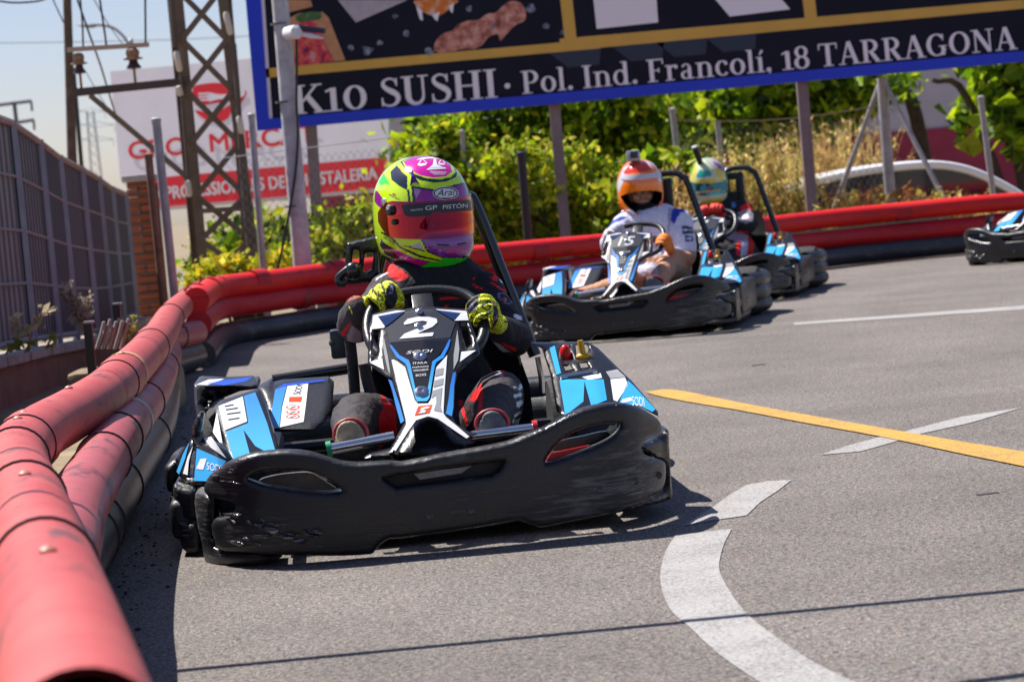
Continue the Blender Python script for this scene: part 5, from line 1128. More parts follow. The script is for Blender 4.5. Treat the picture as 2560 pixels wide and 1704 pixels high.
    mb = MB(); rp = cpath([(-.50, 1.36), (-.53, 1.48), (-.54, 1.62), (-.52, 1.76), (-.44, 1.88), (-.03, 1.92), (.44, 1.88), (.56, 1.78), (.60, 1.62), (.59, 1.45), (.53, 1.30)], 5)
    for zc in (.060, .135, .205): mb.tube([(x, y, zc) for x, y in rp], .045, 12)
    mb.tube([(x*.95, y-.01, .135) for x, y in rp], .07, 10); p('rear_bumper', mb, BUMP, ang=60)
    for x, y, r_, wd in ((-.47, .62, .120, .12), (.44, .62, .120, .12), (-.50, 1.47, .140, .20), (.50, 1.47, .140, .20)):
        M = Matrix.Translation((x, y, r_)) @ Matrix.Rotation(R(90), 4, 'Y'); mb = MB(); h = wd/2; mb.lathe([(r_*.52, -h), (r_*.85, -h), (r_*.97, -h*.85), (r_, -h*.5), (r_, h*.5), (r_*.97, h*.85), (r_*.85, h), (r_*.52, h)], 30, M); k = f'w{x}{y}'; p('wheel', mb, RUB, key=k)
        mb = MB(); mb.lathe([(r_*.54, -h*.9), (r_*.3, -h*.6), (.001, -h*.5), (.001, h*.5), (r_*.3, h*.6), (r_*.54, h*.9)], 20, M); p('rim', mb, STEEL, k)
    mb = MB(); mb.box((0.03, .92, .045), (.80, 1.45, .02)); mb.tube([(-.36, .1, .06), (-.36, 1.7, .06)], .016, 8); mb.tube([(.40, .1, .06), (.40, 1.7, .06)], .016, 8); mb.tube([(-.5, 1.47, .14), (.5, 1.47, .14)], .018, 8); mb.tube([(-.47, .62, .12), (.44, .62, .12)], .014, 8); mb.box((-.48, .95, .13), (.22, .7, .16), bev=.02); mb.box((.50, .95, .14), (.18, .7, .18), bev=.02); p('chassis', mb, BODY)
    # pedal bar at the front
    a, b_ = K1.at(A([(1105, 712)]), .20)[0], K1.at(B([(885, 575)]), .20)[0]; mb = MB(); m1 = K1.at(A([(1530, 630)]), .20)[0]; m2 = K1.at(B([(470, 625)]), .20)[0]
    mb.tube([a, m1], .014, 12); p('pedal_bar', mb, CHROME, key='bar'); mb = MB(); mb.tube([m2, b_], .013, 12); p('pedal_bar', mb, CHROME)
    for c, m_ in ((a, mat('green_plastic', (.01, .28, .12), .4)), (b_, mat('red_plastic', (.5, .012, .014), .35))):
        mb = MB(); d = Vector(m1-a).normalized(); mb.tube([np.array(c)-np.array(d)*.006, np.array(c)+np.array(d)*.006], .020, 14); p('bar_end', mb, m_, 'bar')
    # steering wheel: thick hoop, centre plate, column
    cw, rw = K1.at([(1062, 790)], .66)[0]*[1, 1, 0]+[0, 0, .497], .150; ax = Vector((0, -.62, .78)).normalized(); u = Vector((1, 0, 0)); vv = ax.cross(u).normalized()
    wt_ = Vector(K1.at(ZH([(1160, 1265)]), .70)[0]); 
    ringp = []
    for a_ in np.linspace(0, 2*math.pi, 41)[:-1]:
        ca, sa = math.cos(a_), math.sin(a_); sq = 1/max(abs(ca)**4+abs(sa)**4, 1e-6)**.25; k = .55+.45*sq if sq > 1 else sq; ringp.append(Vector(cw)+u*ca*rw*k+vv*sa*rw*k*.93)
    PROTO['wheel'] = (Vector(cw), u, vv, rw)
    mb = MB(); ringp.append(ringp[0]); ringp.append(ringp[1]); mb.tube(ringp, .0138, 14, cap=False); p('steering_wheel', mb, mat('grip_black', (.013, .013, .015), .38, bump=.1, bscale=90), key='wheel')
    mb = MB(); c = Vector(cw); mb.box(c+vv*.06, (.055, .012, .14), Matrix((u, -ax, vv)).transposed().to_3x3() if False else Matrix([[u[i], -ax[i], vv[i]] for i in range(3)]), bev=.003); mb.box(c, (.22, .012, .045), Matrix([[u[i], -ax[i], vv[i]] for i in range(3)]), bev=.003); p('spoke_plate', mb, BODY, 'wheel')
    mb = MB(); mb.tube([c, (0.02, .30, .12)], .014, 10); p('steering_column', mb, CHROME, 'wheel')
    # seat, roll hoop and headrest
    mb = MB(); sx = .10; vs = []; n = 15; prof = [(.78, .06, .19), (.95, .05, .21), (1.10, .07, .22), (1.20, .16, .22), (1.28, .32, .21), (1.33, .46, .19), (1.36, .54, .15)]
    for (y, z, hw) in prof:
        for k in range(n):
            a_ = -1+2*k/(n-1); vs.append((sx+hw*a_*(1.0), y-.10*abs(a_)**3*(1 if z > .1 else .4), z+.13*abs(a_)**3*(1 if y < 1.25 else .2)))
    m_ = len(prof); mb.add(vs+[(x, y+.012, z-.012) for x, y, z in vs], [(i*n+k, i*n+k+1, (i+1)*n+k+1, (i+1)*n+k) for i in range(m_-1) for k in range(n-1)]+[(m_*n+i*n+k, m_*n+(i+1)*n+k, m_*n+(i+1)*n+k+1, m_*n+i*n+k+1) for i in range(m_-1) for k in range(n-1)]); p('seat', mb, SEATB)
    q = lambda px, y: K1.at([px], y)[0]
    rt, rb_ = q((1178, 490), 1.42), q((1262, 700), 1.40); d = rb_-rt; rb2 = rb_+d*.9
    lt_, lb = q((952, 560), 1.42), q((938, 720), 1.40); tl = np.array([lt_[0]+.03, 1.43, rt[2]+.01])
    hoop = [rb2, rb_, rt-(rt-rb_)*.12, (rt[0]-.015, 1.42, rt[2]), (rt[0]-.05, 1.43, rt[2]+.024), ((rt[0]+tl[0])/2, 1.44, rt[2]+.030), (tl[0]+.05, 1.44, rt[2]+.022), (tl[0]+.01, 1.43, rt[2]-.01), tl-np.array([0, 0, .06]), lb, lb+np.array([-.01, 0, -.3])]
    mb = MB(); mb.tube(cpath(hoop, 5), .0185, 12); p('roll_hoop', mb, TUBEB, key='hoop')
    hp = ZH([(200, 1180), (235, 820), (480, 765), (615, 735), (625, 1010), (640, 1200), (560, 1300), (300, 1330), (200, 1330)]); hh = [sm(ZH([(300, 1060), (305, 930), (340, 905), (385, 925), (385, 1060), (345, 1080)]), 2), ZH([(455, 960), (480, 942), (565, 945), (548, 1140), (485, 1185), (425, 1170)])]
    p('headrest_bracket', solid(hp, lambda x, z: 1.36+.25*np.abs(x-.10)*0, hh, .05, .012, 7), BODY, 'hoop')
    mb = MB(); pts = [q(z_, 1.33) for z_ in ZH([(215, 1310), (140, 1310), (130, 1250), (200, 1180), (280, 1120)])]; mb.tube(cpath(pts, 5), .012, 10); mb.ball(q(ZH([(315, 1165)])[0], 1.33), (.026, .02, .026)); p('side_latch', mb, TUBEB, 'hoop')
    cx_ = (rt[0]+tl[0])/2; mb = MB(); [mb.box((rt[0]-.14+dx_, 1.40, rt[2]-.125), (w_, .045, .26), bev=.012) for dx_, w_ in ((-.05, .035), (.035, .055))]; [mb.box((rt[0]-.148, 1.402, rt[2]+dz_), (.13, .043, h_), bev=.01) for dz_, h_ in ((-.02, .05), (-.19, .13))]; p('headrest', mb, SEATB, 'hoop')
    # hose and belts left of the seat, exhaust box
    hose = [q(z_, .95) for z_ in Z4([(140, 330), (175, 560), (200, 800), (215, 1000), (230, 1060)])]; mb = MB(); mb.tube(cpath(hose, 5), .016, 10); p('ribbed_hose', mb, RUB)
    hose = [q(z_, .92) for z_ in Z4([(285, 720), (310, 850), (350, 990), (380, 1050)])]; mb = MB(); mb.tube(cpath(hose, 5), .017, 10); p('padded_tube', mb, SEATB)
    mb = MB(); mb.box(q(Z4([(90, 560)])[0], 1.15), (.05, .06, .08), bev=.008); mb.ball(q(Z4([(40, 555)])[0], 1.13), .012, 10, 8); p('air_box', mb, mat('dark_green_plastic', (.03, .045, .045), .4))
    mb = MB(); mb.tube([q(z_, 1.2) for z_ in A([(735, 262), (1230, 185)])], .016, 10); p('side_rail', mb, TUBEB)
    mb = MB(); mb.tube([q(z_, 1.0) for z_ in B([(900, 110), (925, 250), (930, 345)])], .008, 8); p('cable_guide', mb, CHROME)
    return L
def make_kart():
    root = thing('racing_kart', 'x', 'racing kart', (0, 0, 0), 'racing karts on the track'); keys = {}
    for name, mb, m, par, key, smooth, ang in kart_parts():
        me = bpy.data.meshes.new(name); me.from_pydata(mb.v, [], mb.f); me.polygons.foreach_set('material_index', mb.m); me.validate(); me.update()
        o = link(name, me, m, keys.get(par, root), smooth, ang)
        if key: keys[key] = o
    return root
def copy_tree(o, parent=None):
    c = o.copy(); C.objects.link(c); c.parent = parent
    for ch in o.children: copy_tree(ch, c)
    return c
def fairing_of(k): return [c for c in k.children if c.name.startswith('nose_fairing')][0]
def number(kart, s, quad, sh=0.0):
    mb = px_text(s, Z4(quad), y_fair, .006, shear=sh); me = bpy.data.meshes.new('number'); me.from_pydata(mb.v, [], mb.f); link('number', me, S_WHITE, fairing_of(kart), False)
kart1 = make_kart(); kart1.location = K1.o; kart1.rotation_euler = (0, 0, K1.yaw)
K2 = Frame(.555, 13.0, R(-12)); K3 = Frame(1.175, 15.65, R(-14)); K4 = Frame(3.62, 17.74, R(-44))
karts = [kart1]
for Fk in (K2, K3, K4):
    k = copy_tree(kart1); k.location = Fk.o; k.rotation_euler = (0, 0, Fk.yaw); karts.append(k)
def digit_two(kart):
    """a bold slanted 2 drawn as one ribbon"""
    pts = [(592, 398), (620, 370), (690, 352), (770, 352), (830, 362), (838, 392), (800, 425), (720, 462), (640, 495), (600, 512)]
    outer = [(560, 522), (600, 482), (700, 442), (770, 410), (778, 388), (740, 380), (690, 388), (650, 402), (600, 412), (592, 400), (625, 366), (700, 350), (790, 350), (852, 364), (858, 392), (820, 428), (720, 470), (700, 482), (830, 472), (820, 500)]
    mb = decal(Z4(outer), y_fair, .0055); me = bpy.data.meshes.new('number'); me.from_pydata(mb.v, [], mb.f); link('number', me, S_WHITE, fairing_of(kart), False)
digit_two(kart1)
number(karts[1], '15', [(580, 520), (830, 500), (860, 350), (610, 365)]); number(karts[2], '7', [(640, 520), (770, 505), (800, 345), (650, 360)])
for k, l in zip(karts, ('blue white and black kart number 2 nearest the camera, with a badly torn front bumper', 'blue and white kart number 15 in the middle distance, its white-shirted driver facing the camera', 'blue and white kart partly hidden behind kart number 15', 'farthest kart, cut off by the right edge of the photo')): k['label'] = l
# ------------------------------------------------------------------ drivers
from mathutils.bvhtree import BVHTree
def remesh(mb, vox, smooth=3):
    me = bpy.data.meshes.new('tmp'); me.from_pydata(mb.v, [], mb.f); o = bpy.data.objects.new('tmp', me); C.objects.link(o)
    m = o.modifiers.new('r', 'REMESH'); m.mode = 'VOXEL'; m.voxel_size = vox; m.adaptivity = 0
    if smooth: s = o.modifiers.new('s', 'SMOOTH'); s.factor = .5; s.iterations = smooth
    dg = bpy.context.evaluated_depsgraph_get(); r_ = bpy.data.meshes.new_from_object(o.evaluated_get(dg))
    v = np.array([p.co[:] for p in r_.vertices]); f = [tuple(p.vertices) for p in r_.polygons]; nr = np.array([p.normal[:] for p in r_.vertices])
    bpy.data.objects.remove(o); bpy.data.meshes.remove(me); bpy.data.meshes.remove(r_); return v, f, nr
def in_poly(P, poly):
    x, y = P[:, 0], P[:, 1]; r_ = np.zeros(len(P), bool); n = len(poly)
    for i in range(n):
        (x0, y0), (x1, y1) = poly[i], poly[(i+1) % n]
        c = ((y0 > y) != (y1 > y)) & (x < (x1-x0)*(y-y0)/((y1-y0) or 1e-9)+x0); r_ ^= c
    return r_
def paint(V, N, base, polys):
    """base: (n,3) colours; polys: [(outline in pixels, colour)] laid on the side that faces the photographer"""
    col = np.array(base, float); px = project(V); face = np.einsum('ij,ij->i', N, EYE[None]-V) > 0
    for poly, c in polys:
        k = in_poly(px, poly) & face; col[k] = c
    return col
def col_obj(name, V, F, Cl, m, par, smooth=True):
    off = np.array(origin_of(par)); me = bpy.data.meshes.new(name); me.from_pydata((V-off).tolist(), [], F)
    at = me.attributes.new('Col', 'FLOAT_COLOR', 'POINT'); at.data.foreach_set('color', np.concatenate([Cl, np.ones((len(Cl), 1))], 1).astype(np.float32).ravel()); me.update()
    return link(name, me, m, par, smooth, 60)
def drape(name, pts, bvh, off, m, par, cell=5, fold=None, mesh=None):
    """lay a flat pixel outline (or a ready 2-D mesh) onto a surface"""
    v, f = mesh if mesh is not None else patch(pts, (), cell)[:2]
    d = rays(v); P = []; ok = []
    for q in d:
        q = Vector(q).normalized(); h = bvh.ray_cast(Vector(EYE), q); ok.append(h[0] is not None); P.append((h[0]-q*off) if h[0] is not None else Vector((0, 0, 0)))
    f = [g for g in f if all(ok[i] for i in g)]
    if not f: return None
    mb = MB(); mb.add(P, f); return build(name, mb, m, par, smooth=True)
def drape_text(s, quad, bvh, off, m, par, shear=0.0):
    v, f = text_mesh(s); q = [np.array(k, float) for k in quad]; u = (v[:, 0]+shear*(v[:, 1]-.5))[:, None]; w_ = v[:, 1][:, None]
    return drape('lettering', None, bvh, off, m, par, mesh=((1-u)*(1-w_)*q[0]+u*(1-w_)*q[1]+u*w_*q[2]+(1-u)*w_*q[3], f))
SUIT = mat('suit_fabric', (.02, .02, .02), .78, attr=True, bump=.35, bscale=45, var=.15, vscale=60, spec=.3)
def cloth_folds(m):
    t = m.node_tree; n = [k for k in t.nodes if k.type == 'BUMP'][0]; n.inputs['Distance'].default_value = .02; n.inputs['Strength'].default_value = .5
cloth_folds(SUIT)
HPAINT = mat('helmet_paint', (.5, .5, .5), .16, attr=True, coat=.9)
def glove_mat():
    m = mat('glove_print', (.5, .5, .5), .65, attr=True, bump=.3, bscale=120); t = m.node_tree; b = t.nodes['Principled BSDF']; a = [k for k in t.nodes if k.type == 'ATTRIBUTE'][0]; tc = [k for k in t.nodes if k.type == 'TEX_COORD'][0]
    n = t.nodes.new('ShaderNodeTexNoise'); n.inputs['Scale'].default_value = 26; n.inputs['Detail'].default_value = 1.5; t.links.new(tc.outputs['Object'], n.inputs['Vector'])
    mu = t.nodes.new('ShaderNodeMath'); mu.operation = 'MULTIPLY'; mu.inputs[1].default_value = 75; t.links.new(n.outputs['Fac'], mu.inputs[0]); s = t.nodes.new('ShaderNodeMath'); s.operation = 'SINE'; t.links.new(mu.outputs[0], s.inputs[0])
    mr = t.nodes.new('ShaderNodeMapRange'); mr.inputs[1].default_value = .35; mr.inputs[2].default_value = .75; mr.inputs[3].default_value = 1; mr.inputs[4].default_value = .03; t.links.new(s.outputs[0], mr.inputs[0])
    mx = t.nodes.new('ShaderNodeMixRGB'); mx.blend_type = 'MULTIPLY'; mx.inputs[0].default_value = 1; t.links.new(a.outputs['Color'], mx.inputs[1]); t.links.new(mr.outputs[0], mx.inputs[2]); t.links.new(mx.outputs[0], b.inputs['Base Color']); return m
GLOVE = glove_mat(); PLAING = mat('plain_glove', (.5, .5, .5), .65, attr=True, bump=.3, bscale=90)

# helmet ---------------------------------------------------------------
def hsurf(az, el, k=1.0, size=1.0):
    """az 0 = front; a full-face shell: long front to back, chin bar forward, tucked neck roll"""
    dx, dy, dz = np.sin(az)*np.cos(el), -np.cos(az)*np.cos(el), np.sin(el); e = 2.35
    n = (np.abs(dx/.128)**e+np.abs(dy/.160)**e+np.abs(dz/np.where(dz > 0, .174, .175))**e)**(-1/e)
    x, y, z = dx*n, dy*n, dz*n
    fr = np.clip(-y/.15, 0, 1); lo = np.clip((-.005-z)/.08, 0, 1); lo = lo*lo*(3-2*lo)
    y = y-.020*fr*lo; nk = np.clip((-z-.095)/.06, 0, 1); x = x*(1-.20*nk); y = y*(1-.16*nk)
    back = np.clip(y/.15, 0, 1); y = y+.012*back*np.clip((z+.02)/.1, 0, 1); x = x*(1-.05*fr)
    z = np.maximum(z, -.148+.010*fr); return np.stack([x*k*size, y*k*size, z*k*size], -1)
def hmat(F, px, yl, yaw, pitch, roll=0.0):
    c = F.w(F.at([px], yl)[0]); return Matrix.Translation(c) @ Matrix.Rotation(yaw, 4, 'Z') @ Matrix.Rotation(pitch, 4, 'X') @ Matrix.Rotation(roll, 4, 'Y')
def apply(M, P): A_ = np.array(M); return P@A_[:3, :3].T+A_[:3, 3]
def helmet(par, M, size, polys, base, opening=None, na=260, ne=170, name='helmet'):
    az = np.linspace(-math.pi, math.pi, na+1)[:-1]; el = np.linspace(-math.pi/2+.02, math.pi/2-.01, ne); A_, E = np.meshgrid(az, el); L = hsurf(A_, E, 1, size).reshape(-1, 3); L2 = L*[-1, 1, 1]
    Fc = [(j*na+i, j*na+(i+1) % na, (j+1)*na+(i+1) % na, (j+1)*na+i) for j in range(ne-1) for i in range(na)]
    Wd = apply(M, L); Wm = apply(M, L2); nrm = L/np.array([.128, .165, .165])**2; nrm /= np.linalg.norm(nrm, axis=1)[:, None]; Rm = np.array(M)[:3, :3]
    nw = nrm@Rm.T; vis = np.einsum('ij,ij->i', nw, EYE-Wd) > .04
    px = project(Wd); pm = project(Wm); pp = np.where(vis[:, None], px, pm); vm = np.einsum('ij,ij->i', (nrm*[-1, 1, 1])@Rm.T, EYE-Wm) > .04
    col = np.tile(np.array(base, float), (len(L), 1)); ok = vis | vm
    for poly, c in polys: col[in_poly(pp, poly) & ok] = c
    if opening is not None:
        fm = in_poly(px, opening) & vis; Fc = [f for f in Fc if not all(fm[i] for i in f)]
    n = len(L); Fc.append(tuple(range(na-1, -1, -1))) if opening is None else None
    # inner lining so the shell has thickness
    Vin = apply(M, L*.955); Fin = [tuple(i+n for i in f[::-1]) for f in Fc if len(f) == 4]
    V = np.concatenate([Wd, Vin]); Cl = np.concatenate([col, np.full((n, 3), .012)])
    o = col_obj(name, V, Fc+Fin, Cl, HPAINT, par); bvh = BVHTree.FromPolygons([Vector(v) for v in Wd], Fc); return o, bvh
def visor(par, M, size, m, z0=-.062, z1=.034, amax=R(98), k=1.022, name='visor', polys=None, base=None):
    na, nz = 120, 26; P = []
    for i in range(na+1):
        a = -amax+2*amax*i/na; t = abs(a)/amax; sh = 1-np.clip((t-.62)/.38, 0, 1)**2*.75; zc = (z0+z1)/2+.0*t
        for j in range(nz+1):
            z = zc+(z0+(z1-z0)*j/nz-zc)*sh; lo, hi = -1.2, 1.2
            for _ in range(22):
                md = (lo+hi)/2
                if hsurf(np.array(a), np.array(md), 1, 1)[2] < z: lo = md
                else: hi = md
            P.append(hsurf(np.array(a), np.array(lo), k, size))
    P = apply(M, np.array(P)); F = [(i*(nz+1)+j, (i+1)*(nz+1)+j, (i+1)*(nz+1)+j+1, i*(nz+1)+j+1) for i in range(na) for j in range(nz)]
    bvh = BVHTree.FromPolygons([Vector(v) for v in P], F); c = np.array(M.translation); n = len(P); Q = P+(c-P)/np.linalg.norm(c-P, axis=1)[:, None]*.003
    ring = [i*(nz+1) for i in range(na+1)]; top = [i*(nz+1)+nz for i in range(na+1)]
    F2 = F+[tuple(k_+n for k_ in f[::-1]) for f in F]+[(ring[i+1], ring[i], ring[i]+n, ring[i+1]+n) for i in range(na)]+[(top[i], top[i+1], top[i+1]+n, top[i]+n) for i in range(na)]
    mb = MB(); mb.add(list(P)+list(Q), F2); return build(name, mb, m, par), bvh
def iridium():
    m = bpy.data.materials.new('mirror_visor'); m.use_nodes = True; t = m.node_tree; b = t.nodes['Principled BSDF']; lw = t.nodes.new('ShaderNodeLayerWeight'); lw.inputs[0].default_value = .42; cr = t.nodes.new('ShaderNodeValToRGB'); E = cr.color_ramp.elements
    for p_, c in ((.0, (.20, .002, .05)), (.20, (.36, .006, .045)), (.40, (.62, .045, .008)), (.62, (.8, .26, .006)), (1.0, (.85, .65, .05))):
        e = E[0] if p_ == 0 else (E[-1] if p_ == 1 else E.new(p_)); e.color = (*c, 1)
    t.links.new(lw.outputs['Facing'], cr.inputs[0]); t.links.new(cr.outputs[0], b.inputs['Base Color']); b.inputs['Metallic'].default_value = .85; b.inputs['Roughness'].default_value = .07; b.inputs['Coat Weight'].default_value = .5; return m

# hands: four fingers closed round the rim, thumb on the driver's side ---------
def hand(F, Cw, t, n, f, side, wrist):
    """Cw rim point, t along the rim (towards the index finger), n outwards from the hub, f towards the front"""
    mb = MB(); t, n, f = [np.array(Vector(k).normalized()) for k in (t, n, f)]
    ln = [.94, 1.05, 1.0, .82]; kn = []
    for i in range(4):
        c = Cw+t*(1.5-i)*.0212; s = ln[i]; r_ = (.0108, .0112, .0108, .0095)[i]
        k0 = c+n*.034-f*.012; p = [k0, c+n*.036*s+f*.012, c+n*.020+f*.032*s, c-n*.006+f*.034*s, c-n*.026*s+f*.018, c-n*.030*s+f*.004]; kn.append(k0)
        mb.tube(cpath(p, 4), list(np.linspace(r_*1.12, r_*.82, 21)), 10); mb.ball(p[-1], r_*.82, 10, 8)
    b0 = (kn[0]+kn[3])/2
    for i in range(4): mb.tube([kn[i], lerp(kn[i], wrist, .55), lerp(kn[i], wrist, .95)], [.0135, .0165, .020], 10)
    mb.tube([lerp(b0, wrist, .4), wrist, wrist+(wrist-b0)*.35], [.028, .027, .031], 14, flat=.85)
    tb = lerp(kn[0], wrist, .5); p = [tb-n*.010, tb+t*.022-n*.024, Cw+t*.030-n*.020-f*.018, Cw+t*.026-n*.030+f*.000]; mb.tube(cpath(p, 5), list(np.linspace(.0150, .0105, 16)), 10); mb.ball(p[-1], .0105, 10, 8)
    return mb
def ring_point(F, px):
    c, u, v, rw = PROTO['wheel']; best = None
    for a in np.linspace(0, 2*math.pi, 181):
        p = F.w(np.array(c+u*math.cos(a)*rw+v*math.sin(a)*rw*.93)); d = np.hypot(*(project(p)[0]-px))
        if best is None or d < best[0]: best = (d, a, p)
    a = best[1]; rot = lambda q: np.array(q)@F.M.T
    return best[2], rot(-u*math.sin(a)+v*math.cos(a)), rot(u*math.cos(a)+v*math.sin(a)), rot(-u.cross(v) if (u.cross(v)).y > 0 else u.cross(v))
def driver(F, S):
    """S: joints in own coordinates, radii, colours, paint"""
    J = {k: F.w(np.array(v)) for k, v in S['J'].items()}; g = F.w(np.array([.05, 1.08, .0])); par = thing('person', S['label'], 'person', g, 'kart drivers in their karts')
    mb = MB(); bones = []
    def limb(names, rad, key):
        P = [J[n_] for n_ in names]; cp_ = cpath(P, 6); rr = np.interp(np.linspace(0, 1, len(cp_)), np.linspace(0, 1, len(rad)), rad); mb.tube(cp_, list(rr), 14); mb.ball(P[0], rad[0]*.98); mb.ball(P[-1], rad[-1]*.98)
        for a, b in zip(cp_[:-1], cp_[1:]): bones.append((np.array(a), np.array(b), key))
    def seg(a, b, ra, rb, key, flat=1.0, sx=1.0):
        mb.tube([J[a], lerp(J[a], J[b], .5), J[b]], [ra, (ra+rb)/2, rb], 16, flat=flat); mb.ball(J[a], ra*.98); mb.ball(J[b], rb*.98); bones.append((J[a], J[b], key))
    R_ = S['R']
    # trunk: pelvis, belly, rib cage, shoulder girdle, neck
    for a, ra, sc in (('pelvis', .135, (1.2, .95, .85)), ('belly', .13, (1.12, .85, 1.0)), ('chest', .15, (1.15, .82, 1.05))):
        mb.ball(J[a], (ra*sc[0], ra*sc[1], ra*sc[2]), 20, 14)
    seg('pelvis', 'belly', .115, .115, 'torso'); seg('belly', 'chest', .118, .125, 'torso'); seg('chest', 'neck', .105, .062, 'torso'); seg('shl', 'shr', .066, .066, 'torso'); seg('neck', 'head', .058, .062, 'neck')
    seg('chest', 'shl', .10, .075, 'torso'); seg('chest', 'shr', .10, .075, 'torso')
    limb(['shl', 'ell', 'wrl'], R_['arm'], 'arm_l'); limb(['shr', 'elr', 'wrr'], R_['arm'], 'arm_r'); limb(['hipl', 'knl', 'anl'], R_['leg'], 'leg_l'); limb(['hipr', 'knr', 'anr'], R_['leg'], 'leg_r')
    V, Fc, N = remesh(mb, S.get('vox', .008), 4)
    rs = np.random.default_rng(3); ph = rs.uniform(0, 6, 6)       # folds in the cloth
    V = V+N*(.0022*np.sin(V[:, 0]*70+V[:, 2]*45+ph[0]+2*np.sin(V[:, 1]*25))*np.sin(V[:, 2]*38+V[:, 1]*30+ph[1]))[:, None]*S.get('fold', 1)
    best = np.full(len(V), 1e9); base = np.zeros((len(V), 3))
    for a, b, key in bones:
        ab = b-a; t = np.clip(((V-a)@ab)/max(ab@ab, 1e-9), 0, 1); d = np.linalg.norm(V-(a+t[:, None]*ab), axis=1); k = d < best; best[k] = d[k]; base[k] = S['col'].get(key, S['col']['torso'])
    col = paint(V, N, base, S['paint']); body = col_obj('body', V, Fc, col, SUIT, par); bb_ = BVHTree.FromPolygons([Vector(v) for v in V], Fc)
    # gloves
    for s, pxh, wk in ((-1, S['handl'], 'wrl'), (1, S['handr'], 'wrr')):
        Cw, t, n, f = ring_point(F, np.array(pxh)); 
        if np.dot(t, [0, 0, 1]) < 0: t = -t
        if f[1] > 0: f = -f
        hm = hand(F, Cw, t, n, f, s, J[wk]); v, fc, nr = remesh(hm, S.get('hvox', .0032), 2); c = paint(v, nr, np.tile(S['glove'][0 if s < 0 else 1], (len(v), 1)), S['gpaint']); col_obj('glove', v, fc, c, S['gmat'], par)
    return par, J, body, bb_
def shoe(par, F, sole_px, yl, ankle, cs, cr, cb, depth=.10):
    mb = solid(sm(sole_px, 3), lambda x, z: yl+0*x, (), .014, .006, 7, F=F); mw = MB(); mw.add(F.w(np.array(mb.v)), mb.f); so_ = build('shoe_sole', mw, cs, par)
    P = F.at(sole_px, yl); c = P.mean(0); sx = (P[:, 0].max()-P[:, 0].min())/2; sz = (P[:, 2].max()-P[:, 2].min())/2; prof = []
    mb = MB(); pts = []; n = 18; vs = []; stations = [(0.012, 1.07, 1.07), (.03, 1.10, 1.08), (.05, 1.02, .98), (.085, .86, .85), (.12, .72, .72)]
    for dy, kx, kz in stations:
        for k in range(n): a = 2*math.pi*k/n; q = min(1, max(0, (dy-.03)/.09)); vs.append((lerp(c[0], ankle[0], q*.8)+sx*kx*math.cos(a), yl+dy+ (ankle[1]-yl-.12)*q*.6, lerp(c[2], ankle[2], q*.8)+sz*kz*math.sin(a)))
    mb.add(F.w(np.array(vs)), [(i*n+k, i*n+(k+1) % n, (i+1)*n+(k+1) % n, (i+1)*n+k) for i in range(len(stations)-1) for k in range(n)]+[tuple(range(n)), tuple((len(stations)-1)*n+k for k in range(n-1, -1, -1))]); build('shoe', mb, cb, par)
    mb = MB(); vs2 = [F.w(np.array(v)) for v in vs[:n]]; mb.tube(vs2+[vs2[0], vs2[1]], .0045, 8, cap=False); build('shoe_welt', mb, cr, par)

